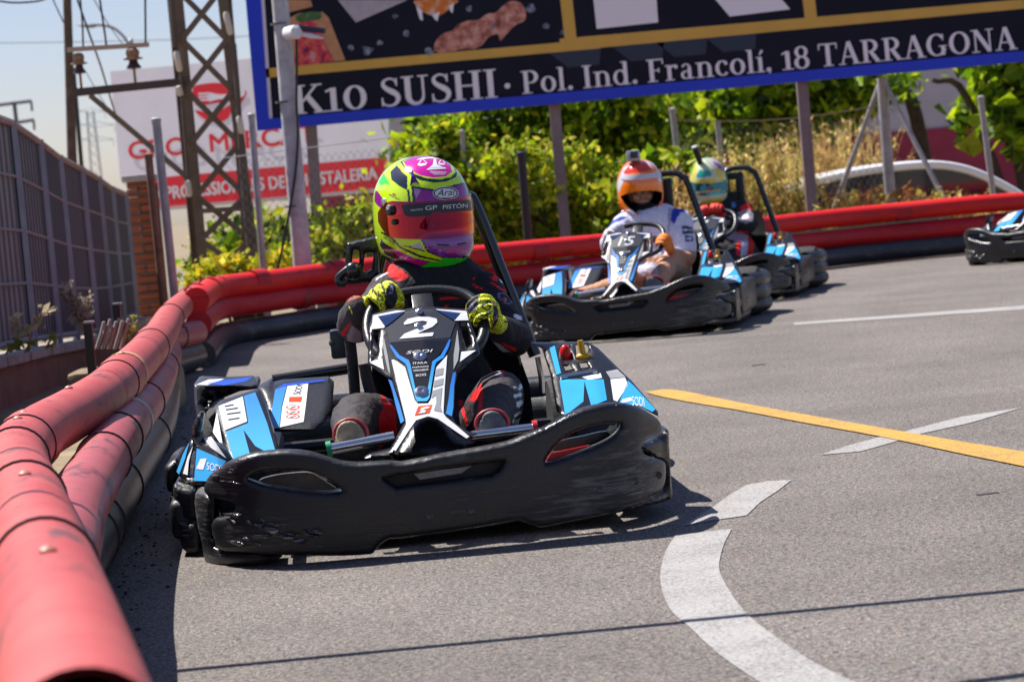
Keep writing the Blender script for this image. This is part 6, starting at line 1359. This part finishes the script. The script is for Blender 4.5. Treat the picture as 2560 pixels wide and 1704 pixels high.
# ---- driver of kart 2
at = lambda px, y: tuple(K1.at([px], y)[0])
wx = K1.at([(1062, 790)], .66)[0]
def J1():
    return dict(pelvis=(.08, 1.10, .17), belly=(.085, 1.16, .30), chest=at((1086, 762), 1.17), neck=at((1072, 690), 1.20), head=at((1065, 610), 1.21),
        shl=at((976, 746), 1.14), shr=at((1202, 742), 1.14), ell=at((892, 812), .96), elr=at((1286, 842), .96), wrl=at((893, 772), .77), wrr=at((1246, 822), .76),
        hipl=(.0, 1.04, .15), hipr=(.17, 1.04, .15), knl=at((905, 1040), .66), knr=at((1250, 985), .68), anl=at((880, 1095), .33), anr=at((1228, 1060), .33))
BLK_ = (.014, .013, .017); LIL = (.40, .33, .40); REDC = (.80, .010, .012); WHC = (.82, .82, .84); DGR = (.045, .040, .043)
P1 = [(Z3([(480, 900), (505, 945), (560, 985), (612, 1020), (560, 1055), (500, 1035), (448, 990)]), REDC), (ZL([(1080, 0), (1560, 60), (1580, 120), (1330, 190), (1180, 110)]), REDC),
      (ZL([(850, 150), (1090, 10), (1120, 20), (860, 180)]), WHC), (ZL([(390, 395), (400, 350), (480, 275), (650, 272), (600, 320), (480, 375)]), WHC), (ZL([(205, 600), (260, 540), (330, 490), (580, 430), (590, 470), (340, 530), (230, 600)]), WHC), (ZL([(245, 640), (300, 590), (520, 485), (525, 535), (330, 610)]), (.6, .12, .05)),
      (ZL([(110, 1340), (230, 1190), (330, 1070), (335, 1120), (220, 1290), (190, 1420)]), REDC), (ZL([(235, 1400), (340, 1150), (540, 1310), (575, 1568), (250, 1568)]), LIL),
      (ZR([(315, 215), (520, 325), (495, 358), (325, 255)]), REDC), (ZR([(605, 165), (760, 230), (920, 330), (1100, 410), (1170, 530), (1080, 440), (900, 355), (750, 260)]), REDC), (ZR([(690, 100), (760, 45), (820, 90), (825, 170), (720, 165)]), REDC), (ZR([(310, 130), (400, 95), (405, 120), (320, 150)]), REDC),
      (ZR([(840, 95), (970, 120), (1035, 320), (960, 250), (860, 170)]), (.25, .36, .55)), (ZR([(855, 140), (940, 180), (960, 240), (870, 190)]), WHC),
      (ZR([(1130, 820), (1200, 830), (1290, 870), (1285, 935), (1175, 925)]), WHC), (ZR([(570, 1330), (830, 1395), (1070, 1568), (760, 1568)]), LIL), (ZR([(890, 1378), (1225, 1520), (1150, 1555), (940, 1440)]), REDC),
      (ZR([(815, 460), (835, 400), (950, 405), (1060, 480), (1115, 590), (1040, 635), (930, 600), (850, 510)]), (.16, .18, .36)), (ZR([(845, 420), (950, 425), (1050, 500), (1090, 590), (1030, 610), (930, 580), (870, 500)]), (.02, .02, .05)), (ZR([(885, 480), (990, 510), (980, 580), (900, 520)]), (.55, .30, .03)), (ZR([(910, 490), (925, 490), (935, 560), (920, 550)]), (.4, .02, .02)), (ZR([(945, 498), (960, 500), (965, 570), (950, 565)]), (.4, .02, .02)),
      (Z3([(840, 1188), (1020, 1176), (1022, 1192), (845, 1204)]), REDC), (Z3([(870, 1250), (900, 1245), (895, 1300), (870, 1300)]), REDC),
      (B0 := ZB([(622, 75), (660, 85), (655, 150), (672, 235), (628, 232), (640, 150)]), LIL), (ZB([(662, 85), (684, 88), (680, 235), (672, 235), (656, 150)]), REDC), (ZB([(585, 100), (605, 100), (600, 200), (590, 200)]), REDC),
      (Z4([(400, 1008), (480, 1010), (530, 1060), (540, 1270), (395, 1400), (402, 1130), (440, 1040)]), REDC), (Z4([(1200, 870), (1130, 950), (1100, 1010), (1185, 1010), (1160, 1220), (1205, 1150), (1215, 960)]), REDC),
      (Z4([(375, 790), (420, 850), (450, 1000), (430, 1000), (400, 900)]), REDC), (Z4([(405, 850), (440, 860), (500, 1005), (460, 1005)]), LIL), (Z4([(960, 1010), (1040, 1000), (1130, 1020), (1160, 1150), (1180, 1230), (1100, 1200)]), (.05, .03, .035)), (Z4([(1020, 1010), (1050, 1000), (1100, 1200), (1080, 1200)]), REDC)]
for q in ([(1450, 1160), (1500, 1150), (1535, 1120), (1530, 1180), (1480, 1200), (1448, 1205)], [(1455, 1120), (1510, 1085), (1520, 1100), (1465, 1140)], [(1478, 1020), (1540, 1000), (1545, 1020), (1500, 1060), (1478, 1060)], [(1455, 960), (1520, 945), (1525, 970), (1460, 990)], [(1448, 905), (1470, 890), (1505, 930), (1528, 900), (1515, 870), (1495, 905)]): P1.append((Z4(q), WHC))
YG = (.78, .84, .008)
GP1 = [(ZL([(1085, 520), (1080, 400), (1170, 250), (1230, 225), (1290, 290), (1350, 560), (1250, 820), (1130, 815), (1050, 680)]), (.012, .011, .016)), (ZL([(1180, 290), (1215, 280), (1250, 380), (1230, 430), (1255, 505), (1200, 470), (1140, 470), (1185, 420)]), (.25, .22, .38)), (ZL([(1190, 320), (1210, 310), (1230, 390), (1215, 430), (1225, 470), (1195, 450), (1165, 455), (1195, 415)]), (.012, .011, .016)),
       (ZL([(520, 640), (560, 560), (640, 760), (640, 860), (560, 880), (520, 780)]), (.015, .014, .018)), (ZL([(950, 230), (1000, 215), (1070, 400), (1040, 420)]), (.015, .014, .02)), (ZL([(800, 390), (830, 380), (950, 600), (920, 600)]), (.015, .014, .02)), (ZL([(700, 570), (740, 570), (950, 840), (880, 830)]), (.015, .014, .02)),
       (ZR([(200, 600), (260, 480), (400, 400), (440, 480), (440, 640), (380, 740), (330, 800), (270, 820), (200, 740)]), (.012, .011, .016)), (ZR([(240, 800), (250, 720), (290, 640), (285, 600), (320, 630), (370, 540), (340, 640), (365, 690), (310, 715), (265, 790)]), (.28, .25, .42)), (ZR([(450, 670), (640, 540), (650, 600), (500, 690)]), (.015, .014, .02)), (ZR([(520, 860), (670, 760), (690, 790), (560, 880)]), (.015, .014, .02)), (ZR([(330, 990), (650, 960), (660, 985), (340, 1020)]), (.015, .014, .02)),
       (ZR([(720, 560), (740, 640), (800, 660), (830, 800), (820, 960), (740, 1080), (700, 1070), (760, 940), (735, 800)]), (.02, .018, .03)), (ZR([(690, 510), (730, 600), (750, 720), (745, 940), (725, 940), (725, 720)]), LIL), (ZR([(830, 800), (820, 900), (720, 1010), (740, 960)]), LIL)]
S1 = dict(label='driver in black and red race suit, neon yellow and purple helmet, in kart number 2', J=J1(), R=dict(arm=[.063, .055, .050, .046, .036], leg=[.092, .078, .062, .058, .046]), col=dict(torso=BLK_, leg_l=DGR, leg_r=DGR, arm_l=(.055, .047, .052)), paint=P1, handl=(955, 742), handr=(1200, 790), glove=(YG, YG), gpaint=GP1, gmat=GLOVE, hvox=.0028, vox=.0055)  # arm_l: black cloth lightened in colour, sunlight on the left sleeve painted in
d1, Jd, body1, bvb = driver(K1, S1)
SOLE_T = mat('tan_shoe_sole', (.36, .29, .19), .7, var=.3, vscale=60, bump=.3, bscale=60); SOLE_G = mat('grey_shoe_sole', (.13, .14, .15), .6, var=.35, vscale=60, bump=.3, bscale=60); SHB = mat('black_shoe', (.02, .02, .022), .6); WELT = mat('red_welt', (.5, .06, .06), .5)
shoe(d1, K1, ZA([(1142, 672), (1150, 600), (1180, 545), (1225, 528), (1275, 535), (1315, 570), (1340, 625), (1348, 675), (1330, 700), (1160, 700)]), .215, S1['J']['anl'], SOLE_T, WELT, SHB)
shoe(d1, K1, ZB([(505, 600), (520, 535), (555, 480), (600, 462), (650, 478), (690, 530), (705, 580), (700, 620), (510, 630)]), .215, S1['J']['anr'], SOLE_G, WELT, SHB)
cn = Jd['neck']; mb = MB(); ring_ = [cn+np.array([.085*math.cos(a), .075*math.sin(a)-.012, .018+.012*math.sin(a)]) for a in np.linspace(0, 2*math.pi, 33)]; mb.tube(ring_+[ring_[1]], .026, 12, cap=False, flat=.7); build('collar', mb, mat('collar_cloth', (.014, .013, .017), .8, bump=.3, bscale=60), d1)
mb = MB(); mb.tube([p_+np.array([-.004, -.004, .006]) for p_ in ring_[17:25]], .027, 12); build('red_collar', mb, mat('red_cloth', (.75, .012, .012), .75, bump=.3, bscale=60), d1)
M1 = hmat(K1, (1059, 547), 1.20, R(27), R(7), R(-1)); HY = (.60, .90, .002); HG = (.03, .78, .02); HP = (.28, .008, .26); HM = (.60, .006, .32); HK = (.012, .016, .028); HV = (.10, .015, .38)
hp = [([z for z in Z3([(380, 320), (420, 250), (440, 290), (470, 340), (430, 330), (400, 345)])], HG), (Z3([(355, 380), (372, 385), (412, 440), (420, 480), (405, 522), (372, 500), (350, 460)]), HP), (Z3([(350, 470), (380, 500), (420, 530), (420, 540), (370, 515)]), HY),
      (Z3([(478, 300), (470, 240), (545, 165), (565, 178), (548, 230), (598, 275), (598, 380), (540, 350)]), HK), (Z3([(520, 195), (545, 170), (570, 190), (600, 260), (575, 250)]), HY),
      (Z3([(545, 165), (640, 120), (730, 112), (860, 125), (950, 190), (975, 250), (965, 280), (900, 310), (800, 322), (700, 305), (640, 275), (590, 235)]), HK), (Z3([(560, 165), (650, 120), (730, 113), (860, 128), (940, 190), (962, 240), (930, 280), (850, 298), (740, 288), (640, 250), (590, 215)]), HY), (Z3([(568, 165), (650, 120), (730, 113), (850, 128), (925, 190), (935, 240), (890, 272), (800, 285), (700, 268), (630, 235), (595, 205)]), HM), (Z3([(760, 232), (900, 240), (880, 262), (800, 262)]), (.6, .35, .5)),
      (Z3([(628, 345), (800, 372), (1035, 318), (1078, 440), (990, 470), (640, 492)]), HK), (Z3([(645, 362), (800, 388), (1025, 335), (1062, 440), (985, 460), (662, 478)]), HP), (Z3([(645, 362), (700, 372), (690, 400), (665, 440)]), (.45, .25, .45)), (Z3([(596, 375), (612, 370), (625, 480), (608, 480)]), HK),
      (Z3([(372, 570), (420, 600), (480, 640), (560, 722), (540, 715), (440, 660), (395, 625)]), HG), (Z3([(690, 728), (1100, 700), (1100, 860), (1030, 888), (860, 892), (760, 850), (740, 838)]), HK), (Z3([(702, 740), (1100, 712), (1092, 850), (1020, 880), (865, 884), (770, 840), (738, 800)]), (.20, .012, .30)), (Z3([(880, 812), (1060, 800), (1000, 860), (900, 865)]), (.34, .008, .22)),
      (Z3([(548, 792), (640, 800), (738, 836), (728, 842), (640, 820)]), HK), (Z3([(622, 805), (695, 765), (722, 832)]), (.42, .46, .40)), (Z3([(400, 690), (480, 720), (545, 800), (700, 870), (850, 905), (860, 918), (690, 885), (535, 812), (470, 735), (398, 702)]), HK), (Z3([(408, 708), (468, 742), (528, 818), (690, 893), (842, 915), (770, 918), (640, 878), (520, 828), (430, 770)]), HY),
      (Z3([(400, 745), (430, 780), (520, 832), (640, 885), (775, 916), (690, 962), (560, 935), (430, 860), (390, 790)]), HK), (Z3([(480, 815), (530, 838), (640, 888), (768, 916), (700, 950), (600, 915), (520, 870)]), HM), (Z3([(690, 962), (775, 916), (860, 918), (850, 888), (1010, 892), (1100, 855), (1090, 920), (1010, 1000), (760, 1010)]), HG), (Z3([(1010, 905), (1025, 872), (1090, 850), (1090, 862), (1035, 880)]), HK), (Z3([(380, 850), (560, 930), (700, 962), (690, 1010), (380, 1000)]), HK)]
h1, hb1 = helmet(d1, M1, 1.0, hp, HY, None, 400, 270); v1, vb1 = visor(d1, M1, 1.0, iridium(), -.034, .065)
VSTRIP = gloss('visor_strip', (.022, .030, .05), .2); drape('visor_strip', Z3([(545, 487), (700, 476), (850, 464), (1000, 454), (1088, 450), (1094, 532), (1000, 538), (790, 550), (772, 570), (690, 578), (610, 580), (578, 565)]), vb1, .0012, VSTRIP, v1); 
drape('strip_edge', Z3([(540, 484), (700, 473), (850, 461), (1000, 451), (1088, 447), (1088, 450), (1000, 455), (850, 465), (700, 477), (548, 489), (580, 566), (610, 580), (605, 583), (572, 567)]), vb1, .0014, S_RED, v1)
WT = mat('white_lettering', (.72, .72, .74), .4); BT = mat('black_lettering', (.012, .012, .015), .4)
drape_text('GP', Z3([(733, 530), (823, 524), (823, 490), (733, 497)]), vb1, .0022, WT, v1, 0); drape_text('PISTÓN', Z3([(866, 521), (1052, 509), (1052, 470), (866, 483)]), vb1, .0022, WT, v1); drape_text('TORKATRACK', Z3([(620, 537), (715, 530), (715, 516), (620, 523)]), vb1, .0022, WT, v1)
el = lambda cx, cy, rx, ry, n=28: Z3([(cx+rx*math.cos(a), cy+ry*math.sin(a)) for a in np.linspace(0, 2*math.pi, n+1)[:-1]])
drape('badge', el(887, 402, 98, 51), hb1, .0012, WT, h1); drape('badge', el(887, 402, 92, 46), hb1, .0018, BT, h1); drape('badge', el(887, 402, 82, 38), hb1, .0024, WT, h1); drape_text('Arai', Z3([(825, 424), (955, 416), (952, 366), (832, 374)]), hb1, .0032, BT, h1, .1); drape_text('HELMET', Z3([(866, 440), (925, 437), (925, 429), (866, 432)]), hb1, .0032, BT, h1)
# scales emblem on the crown
for poly in ([(742, 226), (755, 212), (880, 205), (895, 216)], [(762, 210), (790, 185), (800, 130), (812, 130), (820, 182), (866, 204)], [(665, 150), (700, 135), (760, 128), (860, 132), (880, 150), (850, 142), (760, 138), (710, 145)], [(672, 180), (748, 172), (735, 190), (700, 197), (680, 192)], [(680, 178), (705, 142), (710, 142), (688, 178)], [(742, 172), (708, 142), (714, 142), (748, 172)], [(826, 172), (885, 178), (872, 188), (840, 186)], [(832, 172), (855, 140), (860, 140), (840, 172)], [(876, 176), (858, 140), (863, 140), (882, 176)]): drape('scales_emblem', Z3(poly), hb1, .0012, WT, h1)
drape_text('DR COLVIR', Z3([(420, 738), (500, 790), (508, 762), (424, 712)]), hb1, .0012, BT, h1); drape_text('mirqui', Z3([(458, 422), (534, 458), (540, 438), (466, 402)]), hb1, .0012, BT, h1); drape('small_badge', Z3([(478, 402), (505, 402), (512, 418), (490, 412)]), hb1, .0014, S_ORANGE, h1)
for poly in ([(822, 782), (916, 785), (912, 800), (824, 797)], [(975, 780), (1040, 767), (1038, 782), (978, 794)]): drape('chin_vent', Z3(poly), hb1, .0012, BT, h1)
def knob(px, r_, h, m, bvh, par, name='visor_pivot'):
    q = Vector(rays([px])[0]).normalized(); hit = bvh.ray_cast(Vector(EYE), q)
    if hit[0] is None: return
    rot = hit[1].to_track_quat('Z', 'Y').to_matrix().to_4x4() if hit[1].dot(q) < 0 else (-hit[1]).to_track_quat('Z', 'Y').to_matrix().to_4x4(); mb = MB(); mb.lathe([(r_, -.004), (r_, h*.7), (r_*.8, h), (.001, h)], 18, Matrix.Translation(hit[0]) @ rot); build(name, mb, m, par)
knob(Z3([(424, 468)])[0], .0115, .006, STEEL, hb1, h1); knob(Z3([(478, 530)])[0], .0145, .012, BODY, vb1, v1); knob(Z3([(480, 512)])[0], .008, .015, STEEL, vb1, v1); knob(Z3([(508, 618)])[0], .008, .010, BODY, vb1, v1, 'visor_tab')
for poly in ([(620, 345), (632, 225), (650, 270), (690, 335), (660, 318), (640, 322)], [(945, 215), (985, 232), (1022, 275), (1005, 300), (985, 285)]):
    v, f, b = patch(Z3(poly), (), 5); mb = MB(); P = []
    okk = True
    for q in rays(v):
        q = Vector(q).normalized(); h = hb1.ray_cast(Vector(EYE), q); P.append(np.array(h[0]) if h[0] is not None else None)
    if all(p is not None for p in P):
        c = sum(P)/len(P); n_ = np.array(c-np.array(M1.translation)); n_ /= np.linalg.norm(n_); d = edge_dist(v, [Z3(poly)]); Q = [p+n_*min(.014, .003+.0035*dd) for p, dd in zip(P, d)]; n = len(P); mb.add(Q+P, list(f)+[(j, i, i+n, j+n) for i, j in b]); build('air_duct', mb, gloss('violet_duct', HV, .2), h1)

# ---- driver of kart 15
at2 = lambda px, y: tuple(K2.at(ZK([px]), y)[0])
SKIN = (.56, .29, .175); TEE = (.70, .69, .80); SHORT = (.33, .25, .19)
J2 = dict(pelvis=at2((1090, 900), 1.12), belly=at2((1070, 760), 1.18), chest=at2((1045, 650), 1.20), neck=at2((985, 560), 1.22), head=at2((960, 500), 1.22), shl=at2((815, 618), 1.16), shr=at2((1200, 590), 1.18), ell=at2((700, 760), 1.0), elr=at2((1255, 850), 1.0), wrl=at2((700, 680), .82), wrr=at2((1140, 800), .80),
          hipl=at2((1000, 990), 1.05), hipr=at2((1180, 940), 1.05), knl=at2((650, 1100), .58), knr=at2((1105, 915), .66), anl=at2((480, 1130), .34), anr=at2((1040, 1060), .38))
P2 = [(ZK([(1150, 500), (1175, 480), (1230, 490), (1250, 520), (1210, 520), (1160, 610), (1140, 580)]), (.02, .05, .42)), (ZK([(690, 600), (780, 545), (830, 555), (760, 590), (700, 640)]), (.03, .07, .40)), (ZK([(1215, 610), (1290, 625), (1300, 645), (1220, 635)]), (.05, .05, .09)), (ZK([(1222, 650), (1300, 650), (1310, 670), (1230, 675)]), (.04, .04, .08)), (ZK([(1235, 685), (1300, 690), (1305, 730), (1240, 725)]), (.06, .06, .16)), (ZK([(1250, 695), (1290, 700), (1292, 718), (1252, 715)]), TEE), (ZK([(1120, 490), (1150, 480), (1140, 600), (1115, 700)]), (.40, .38, .52)),
      (ZK([(1160, 780), (1330, 800), (1330, 960), (1180, 900), (1120, 840)]), SKIN), (ZK([(1030, 830), (1100, 845), (1160, 900), (1150, 990), (1130, 1030), (1060, 1020), (1040, 900)]), SKIN), (ZK([(1170, 880), (1290, 940), (1290, 1010), (1120, 1010), (1180, 960)]), SHORT), (ZK([(880, 870), (1040, 880), (1050, 960), (920, 980)]), (.55, .55, .66))]
OR_ = (.85, .20, .008)
S2 = dict(label='driver in white T-shirt, orange glove and orange open-visor helmet, in kart number 15', J=J2, R=dict(arm=[.080, .068, .050, .047, .036], leg=[.092, .078, .066, .058, .046]), col=dict(torso=TEE, arm_l=TEE, arm_r=TEE, leg_l=SKIN, leg_r=SKIN, neck=(.02, .02, .025)), paint=P2, handl=ZK([(735, 640)])[0], handr=ZK([(1092, 745)])[0], glove=((.60, .58, .66), OR_), gpaint=[], gmat=PLAING, vox=.010, hvox=.005)
d2, Jd2, body2, _b = driver(K2, S2)
shoe(d2, K2, ZK([(415, 1160), (420, 1110), (450, 1085), (500, 1090), (535, 1130), (540, 1165)]), .24, J2['anl'], SOLE_G, WELT, SHB); shoe(d2, K2, ZK([(950, 1060), (955, 1010), (985, 985), (1030, 990), (1080, 1030), (1085, 1065)]), .28, J2['anr'], SOLE_G, WELT, SHB)
M2 = hmat(K2, ZK([(922, 362)])[0], 1.24, R(6), R(6)); O1 = (.98, .21, .002); O2 = (.78, .03, .008); HW = (.66, .66, .70); HGy = (.20, .21, .26)
hp2 = [(ZK([(745, 330), (800, 200), (870, 160), (880, 180), (810, 260), (770, 380)]), HW), (ZK([(800, 230), (850, 170), (950, 160), (1010, 210), (960, 225), (860, 235), (810, 250)]), O2), (ZK([(950, 145), (1010, 165), (1065, 230), (1085, 300), (1060, 300), (1020, 220)]), HW), (ZK([(985, 160), (1040, 205), (1070, 280), (1050, 270)]), O1),
       (ZK([(745, 400), (790, 480), (900, 560), (880, 560), (800, 520), (760, 440)]), O2), (ZK([(850, 560), (830, 490), (860, 500), (900, 545), (910, 560)]), HW), (ZK([(1090, 400), (1100, 480), (1050, 550), (1000, 580), (1010, 540), (1060, 470)]), O2), (ZK([(1030, 505), (1060, 470), (1050, 520), (1000, 575), (990, 560)]), HW), (ZK([(905, 525), (1000, 515), (990, 575), (920, 580), (900, 555)]), O1)]
open2 = ZK([(775, 400), (850, 372), (940, 360), (1035, 358), (1082, 372), (1078, 430), (1040, 500), (1000, 530), (900, 535), (845, 500), (800, 450)])
h2, hb2 = helmet(d2, M2, 1.02, hp2, O1, open2, 150, 100)
# head inside the open helmet
hl_ = np.array([[0, 0, 0]]); mb = MB(); mb.ball((0, .02, 0), (.078, .095, .11), 24, 18); mb.tube([(0, -.068, .015), (0, -.088, -.012), (0, -.094, -.028)], [.008, .011, .013], 10); mb.ball((0, -.06, -.06), (.045, .035, .03)); 
for s in (-1, 1): mb.ball((s*.035, -.058, -.028), (.024, .022, .022)); mb.tube([(s*.014, -.074, .028), (s*.05, -.064, .028)], .007, 8)
v, fc, nr = remesh(mb, .005, 3); hc_ = np.tile((.40, .20, .12), (len(v), 1)).astype(float); hc_[v[:, 2] < -.058] = (.012, .012, .016); hc_[v[:, 2] > .05] = (.02, .02, .02); hc_[(np.abs(np.abs(v[:, 0])-.032) < .020) & (np.abs(v[:, 2]-.032) < .006) & (v[:, 1] < 0)] = (.05, .025, .015)
hd = col_obj('head', apply(M2, v), fc, hc_, mat('skin', (.5, .3, .2), .5, attr=True), d2)
for s in (-1, 1):
    mb = MB(); mb.ball(apply(M2, np.array([[s*.032, -.066, .012]]))[0], (.012, .010, .008), 12, 8); build('eye', mb, mat('eye_dark', (.03, .02, .018), .15), hd)
vz = mat('raised_visor', (.62, .60, .64), .15, coat=.4, var=.1, vscale=20); vr, vbr = visor(d2, M2, 1.02, vz, .074, .102, R(72), 1.028)
drape('visor_print', ZK([(830, 300), (870, 285), (970, 280), (990, 320), (920, 340), (850, 330)]), vbr, .002, gloss('visor_print_orange', O1), vr); drape('visor_print', ZK([(990, 290), (1060, 290), (1070, 320), (1000, 335)]), vbr, .002, gloss('visor_print_orange', O1), vr); drape('visor_print', ZK([(765, 330), (820, 320), (840, 350), (790, 365)]), vbr, .002, gloss('visor_print_orange', O1), vr)
cm = thing('action_camera', 'silver action camera in a clear case on top of the orange helmet', 'camera', K2.w(np.array(at2((885, 170), 1.20))))
c0 = K2.w(np.array(at2((870, 115), 1.16))); mb = MB(); mb.box(c0, (.078, .05, .062), bev=.010); build('case', mb, mat('silver_case', (.42, .41, .46), .25, metal=.5), cm); mb = MB(); mb.box(c0+np.array([.004, -.026, .004]), (.044, .008, .036), bev=.003); build('screen', mb, mat('dark_lens', (.03, .02, .028), .1), cm)
mb = MB(); mb.lathe([(.010, 0), (.010, .004), (.004, .005), (.001, .005)], 12, Matrix.Translation(c0+np.array([-.024, -.024, .018])) @ Matrix.Rotation(R(90), 4, 'X')); build('button', mb, STEEL, cm)
c1 = K2.w(np.array(at2((892, 190), 1.17))); mb = MB(); mb.tube([c0-np.array([0, 0, .025]), c1], [.012, .012], 8); mb.box(c1, (.05, .05, .016), bev=.005); build('mount', mb, BODY, cm)

# ---- driver of the kart behind
at3 = lambda px, y: tuple(K3.at(ZK([px]), y)[0])
J3 = dict(pelvis=at3((1590, 800), 1.12), belly=at3((1570, 700), 1.18), chest=at3((1540, 590), 1.20), neck=at3((1480, 500), 1.22), head=at3((1440, 440), 1.22), shl=at3((1390, 540), 1.16), shr=at3((1650, 505), 1.18), ell=at3((1330, 640), 1.0), elr=at3((1690, 620), 1.0), wrl=at3((1370, 590), .80), wrr=at3((1530, 580), .80),
          hipl=at3((1540, 830), 1.05), hipr=at3((1680, 820), 1.05), knl=at3((1380, 860), .66), knr=at3((1620, 800), .66), anl=at3((1340, 900), .36), anr=at3((1570, 900), .38))
P3 = [(ZK([(1510, 650), (1570, 630), (1650, 660), (1700, 690), (1690, 830), (1640, 840), (1650, 730), (1560, 715), (1515, 690)]), (.50, .44, .56)), (ZK([(1690, 690), (1745, 720), (1720, 890), (1685, 850), (1700, 740)]), REDC), (ZK([(1640, 480), (1690, 450), (1735, 500), (1700, 500), (1650, 520)]), REDC), (ZK([(1620, 520), (1700, 490), (1735, 530), (1730, 580), (1680, 600), (1630, 580)]), (.30, .26, .30)), (ZK([(1640, 545), (1690, 530), (1695, 560), (1650, 570)]), WHC), (ZK([(1610, 740), (1645, 730), (1630, 830), (1610, 820)]), REDC), (ZK([(1580, 640), (1700, 660), (1700, 672), (1580, 652)]), REDC), (ZK([(1575, 450), (1600, 445), (1610, 480), (1580, 490)]), (.1, .25, .5))]
S3 = dict(label='driver in black and red suit with white and yellow helmet, behind kart number 15', J=J3, R=dict(arm=[.075, .066, .058, .050, .038], leg=[.092, .078, .066, .058, .046]), col=dict(torso=BLK_), paint=P3, handl=ZK([(1385, 545)])[0], handr=ZK([(1470, 540)])[0], glove=((.75, .02, .012), (.80, .025, .012)), gpaint=[], gmat=PLAING, vox=.010, hvox=.005)
d3, Jd3, body3, _b = driver(K3, S3)
M3 = hmat(K3, ZK([(1412, 315)])[0], 1.24, R(4), R(12)); HYL = (.78, .60, .01); TEAL = (.02, .34, .26)
hp3 = [(ZK([(1262, 250), (1300, 180), (1330, 160), (1320, 260), (1290, 330)]), HYL), (ZK([(1320, 260), (1350, 215), (1420, 220), (1440, 255), (1330, 275)]), TEAL), (ZK([(1470, 200), (1520, 190), (1540, 260), (1500, 300), (1470, 260)]), HYL), (ZK([(1310, 295), (1460, 275), (1480, 330), (1400, 350), (1320, 345)]), HYL), (ZK([(1480, 330), (1530, 280), (1545, 350), (1520, 390), (1500, 370)]), (.25, .02, .20)), (ZK([(1340, 440), (1500, 420), (1520, 440), (1470, 500), (1400, 490), (1350, 470)]), HYL), (ZK([(1370, 465), (1440, 455), (1440, 475), (1380, 480)]), TEAL), (ZK([(1270, 280), (1300, 340), (1310, 400), (1280, 350)]), TEAL), (ZK([(1380, 140), (1460, 135), (1500, 170), (1450, 200), (1400, 170)]), (.45, .46, .40))]
hp3 += [(ZK([(1300, 400), (1340, 440), (1380, 500), (1330, 470), (1295, 430)]), HYL), (ZK([(1500, 160), (1550, 240), (1560, 330), (1545, 300), (1520, 220)]), (.10, .40, .06)), (ZK([(1270, 230), (1290, 190), (1330, 165), (1300, 220), (1280, 270)]), (.25, .50, .05)), (ZK([(1470, 500), (1530, 430), (1560, 380), (1555, 420), (1510, 490)]), (.10, .40, .06)), (ZK([(1330, 345), (1480, 330), (1490, 345), (1330, 362)]), (.02, .05, .09)), (ZK([(1440, 150), (1500, 175), (1530, 230), (1500, 215), (1460, 180)]), (.3, .05, .3))]
h3, hb3 = helmet(d3, M3, 1.0, hp3, (.62, .70, .42), None, 150, 100); tv = mat('teal_mirror_visor', (.03, .26, .36), .1, metal=.7, coat=.5); v3, vb3 = visor(d3, M3, 1.0, tv, -.042, .036)
drape('visor_print', ZK([(1320, 372), (1500, 350), (1500, 366), (1325, 388)]), vb3, .002, gloss('cream_strip', (.5, .45, .2)), v3); drape('badge', [(p[0], p[1]) for p in ZK([(1385+28*math.cos(a), 322+16*math.sin(a)) for a in np.linspace(0, 6.1, 14)])], hb3, .0015, gloss('lilac_badge', (.45, .32, .5)), h3)
st = thing('camera_stick', 'short black camera stick standing up from the white and yellow helmet', 'camera mount', K3.w(np.array(at3((1360, 205), 1.16))))
a_, b_ = K3.w(np.array(at3((1368, 205), 1.16))), K3.w(np.array(at3((1312, 55), 1.10))); mb = MB(); mb.tube([a_, b_], [.018, .021], 12); build('handle', mb, BLKM, st); mb = MB(); d = b_-a_; mb.tube([b_, b_+d*.06], [.022, .020], 12); build('tip', mb, GREYM, st); mb = MB(); mb.lathe([(.032, -.006), (.032, .004), (.02, .012), (.001, .012)], 14, Matrix.Translation(a_)); build('foot', mb, BODY, st)
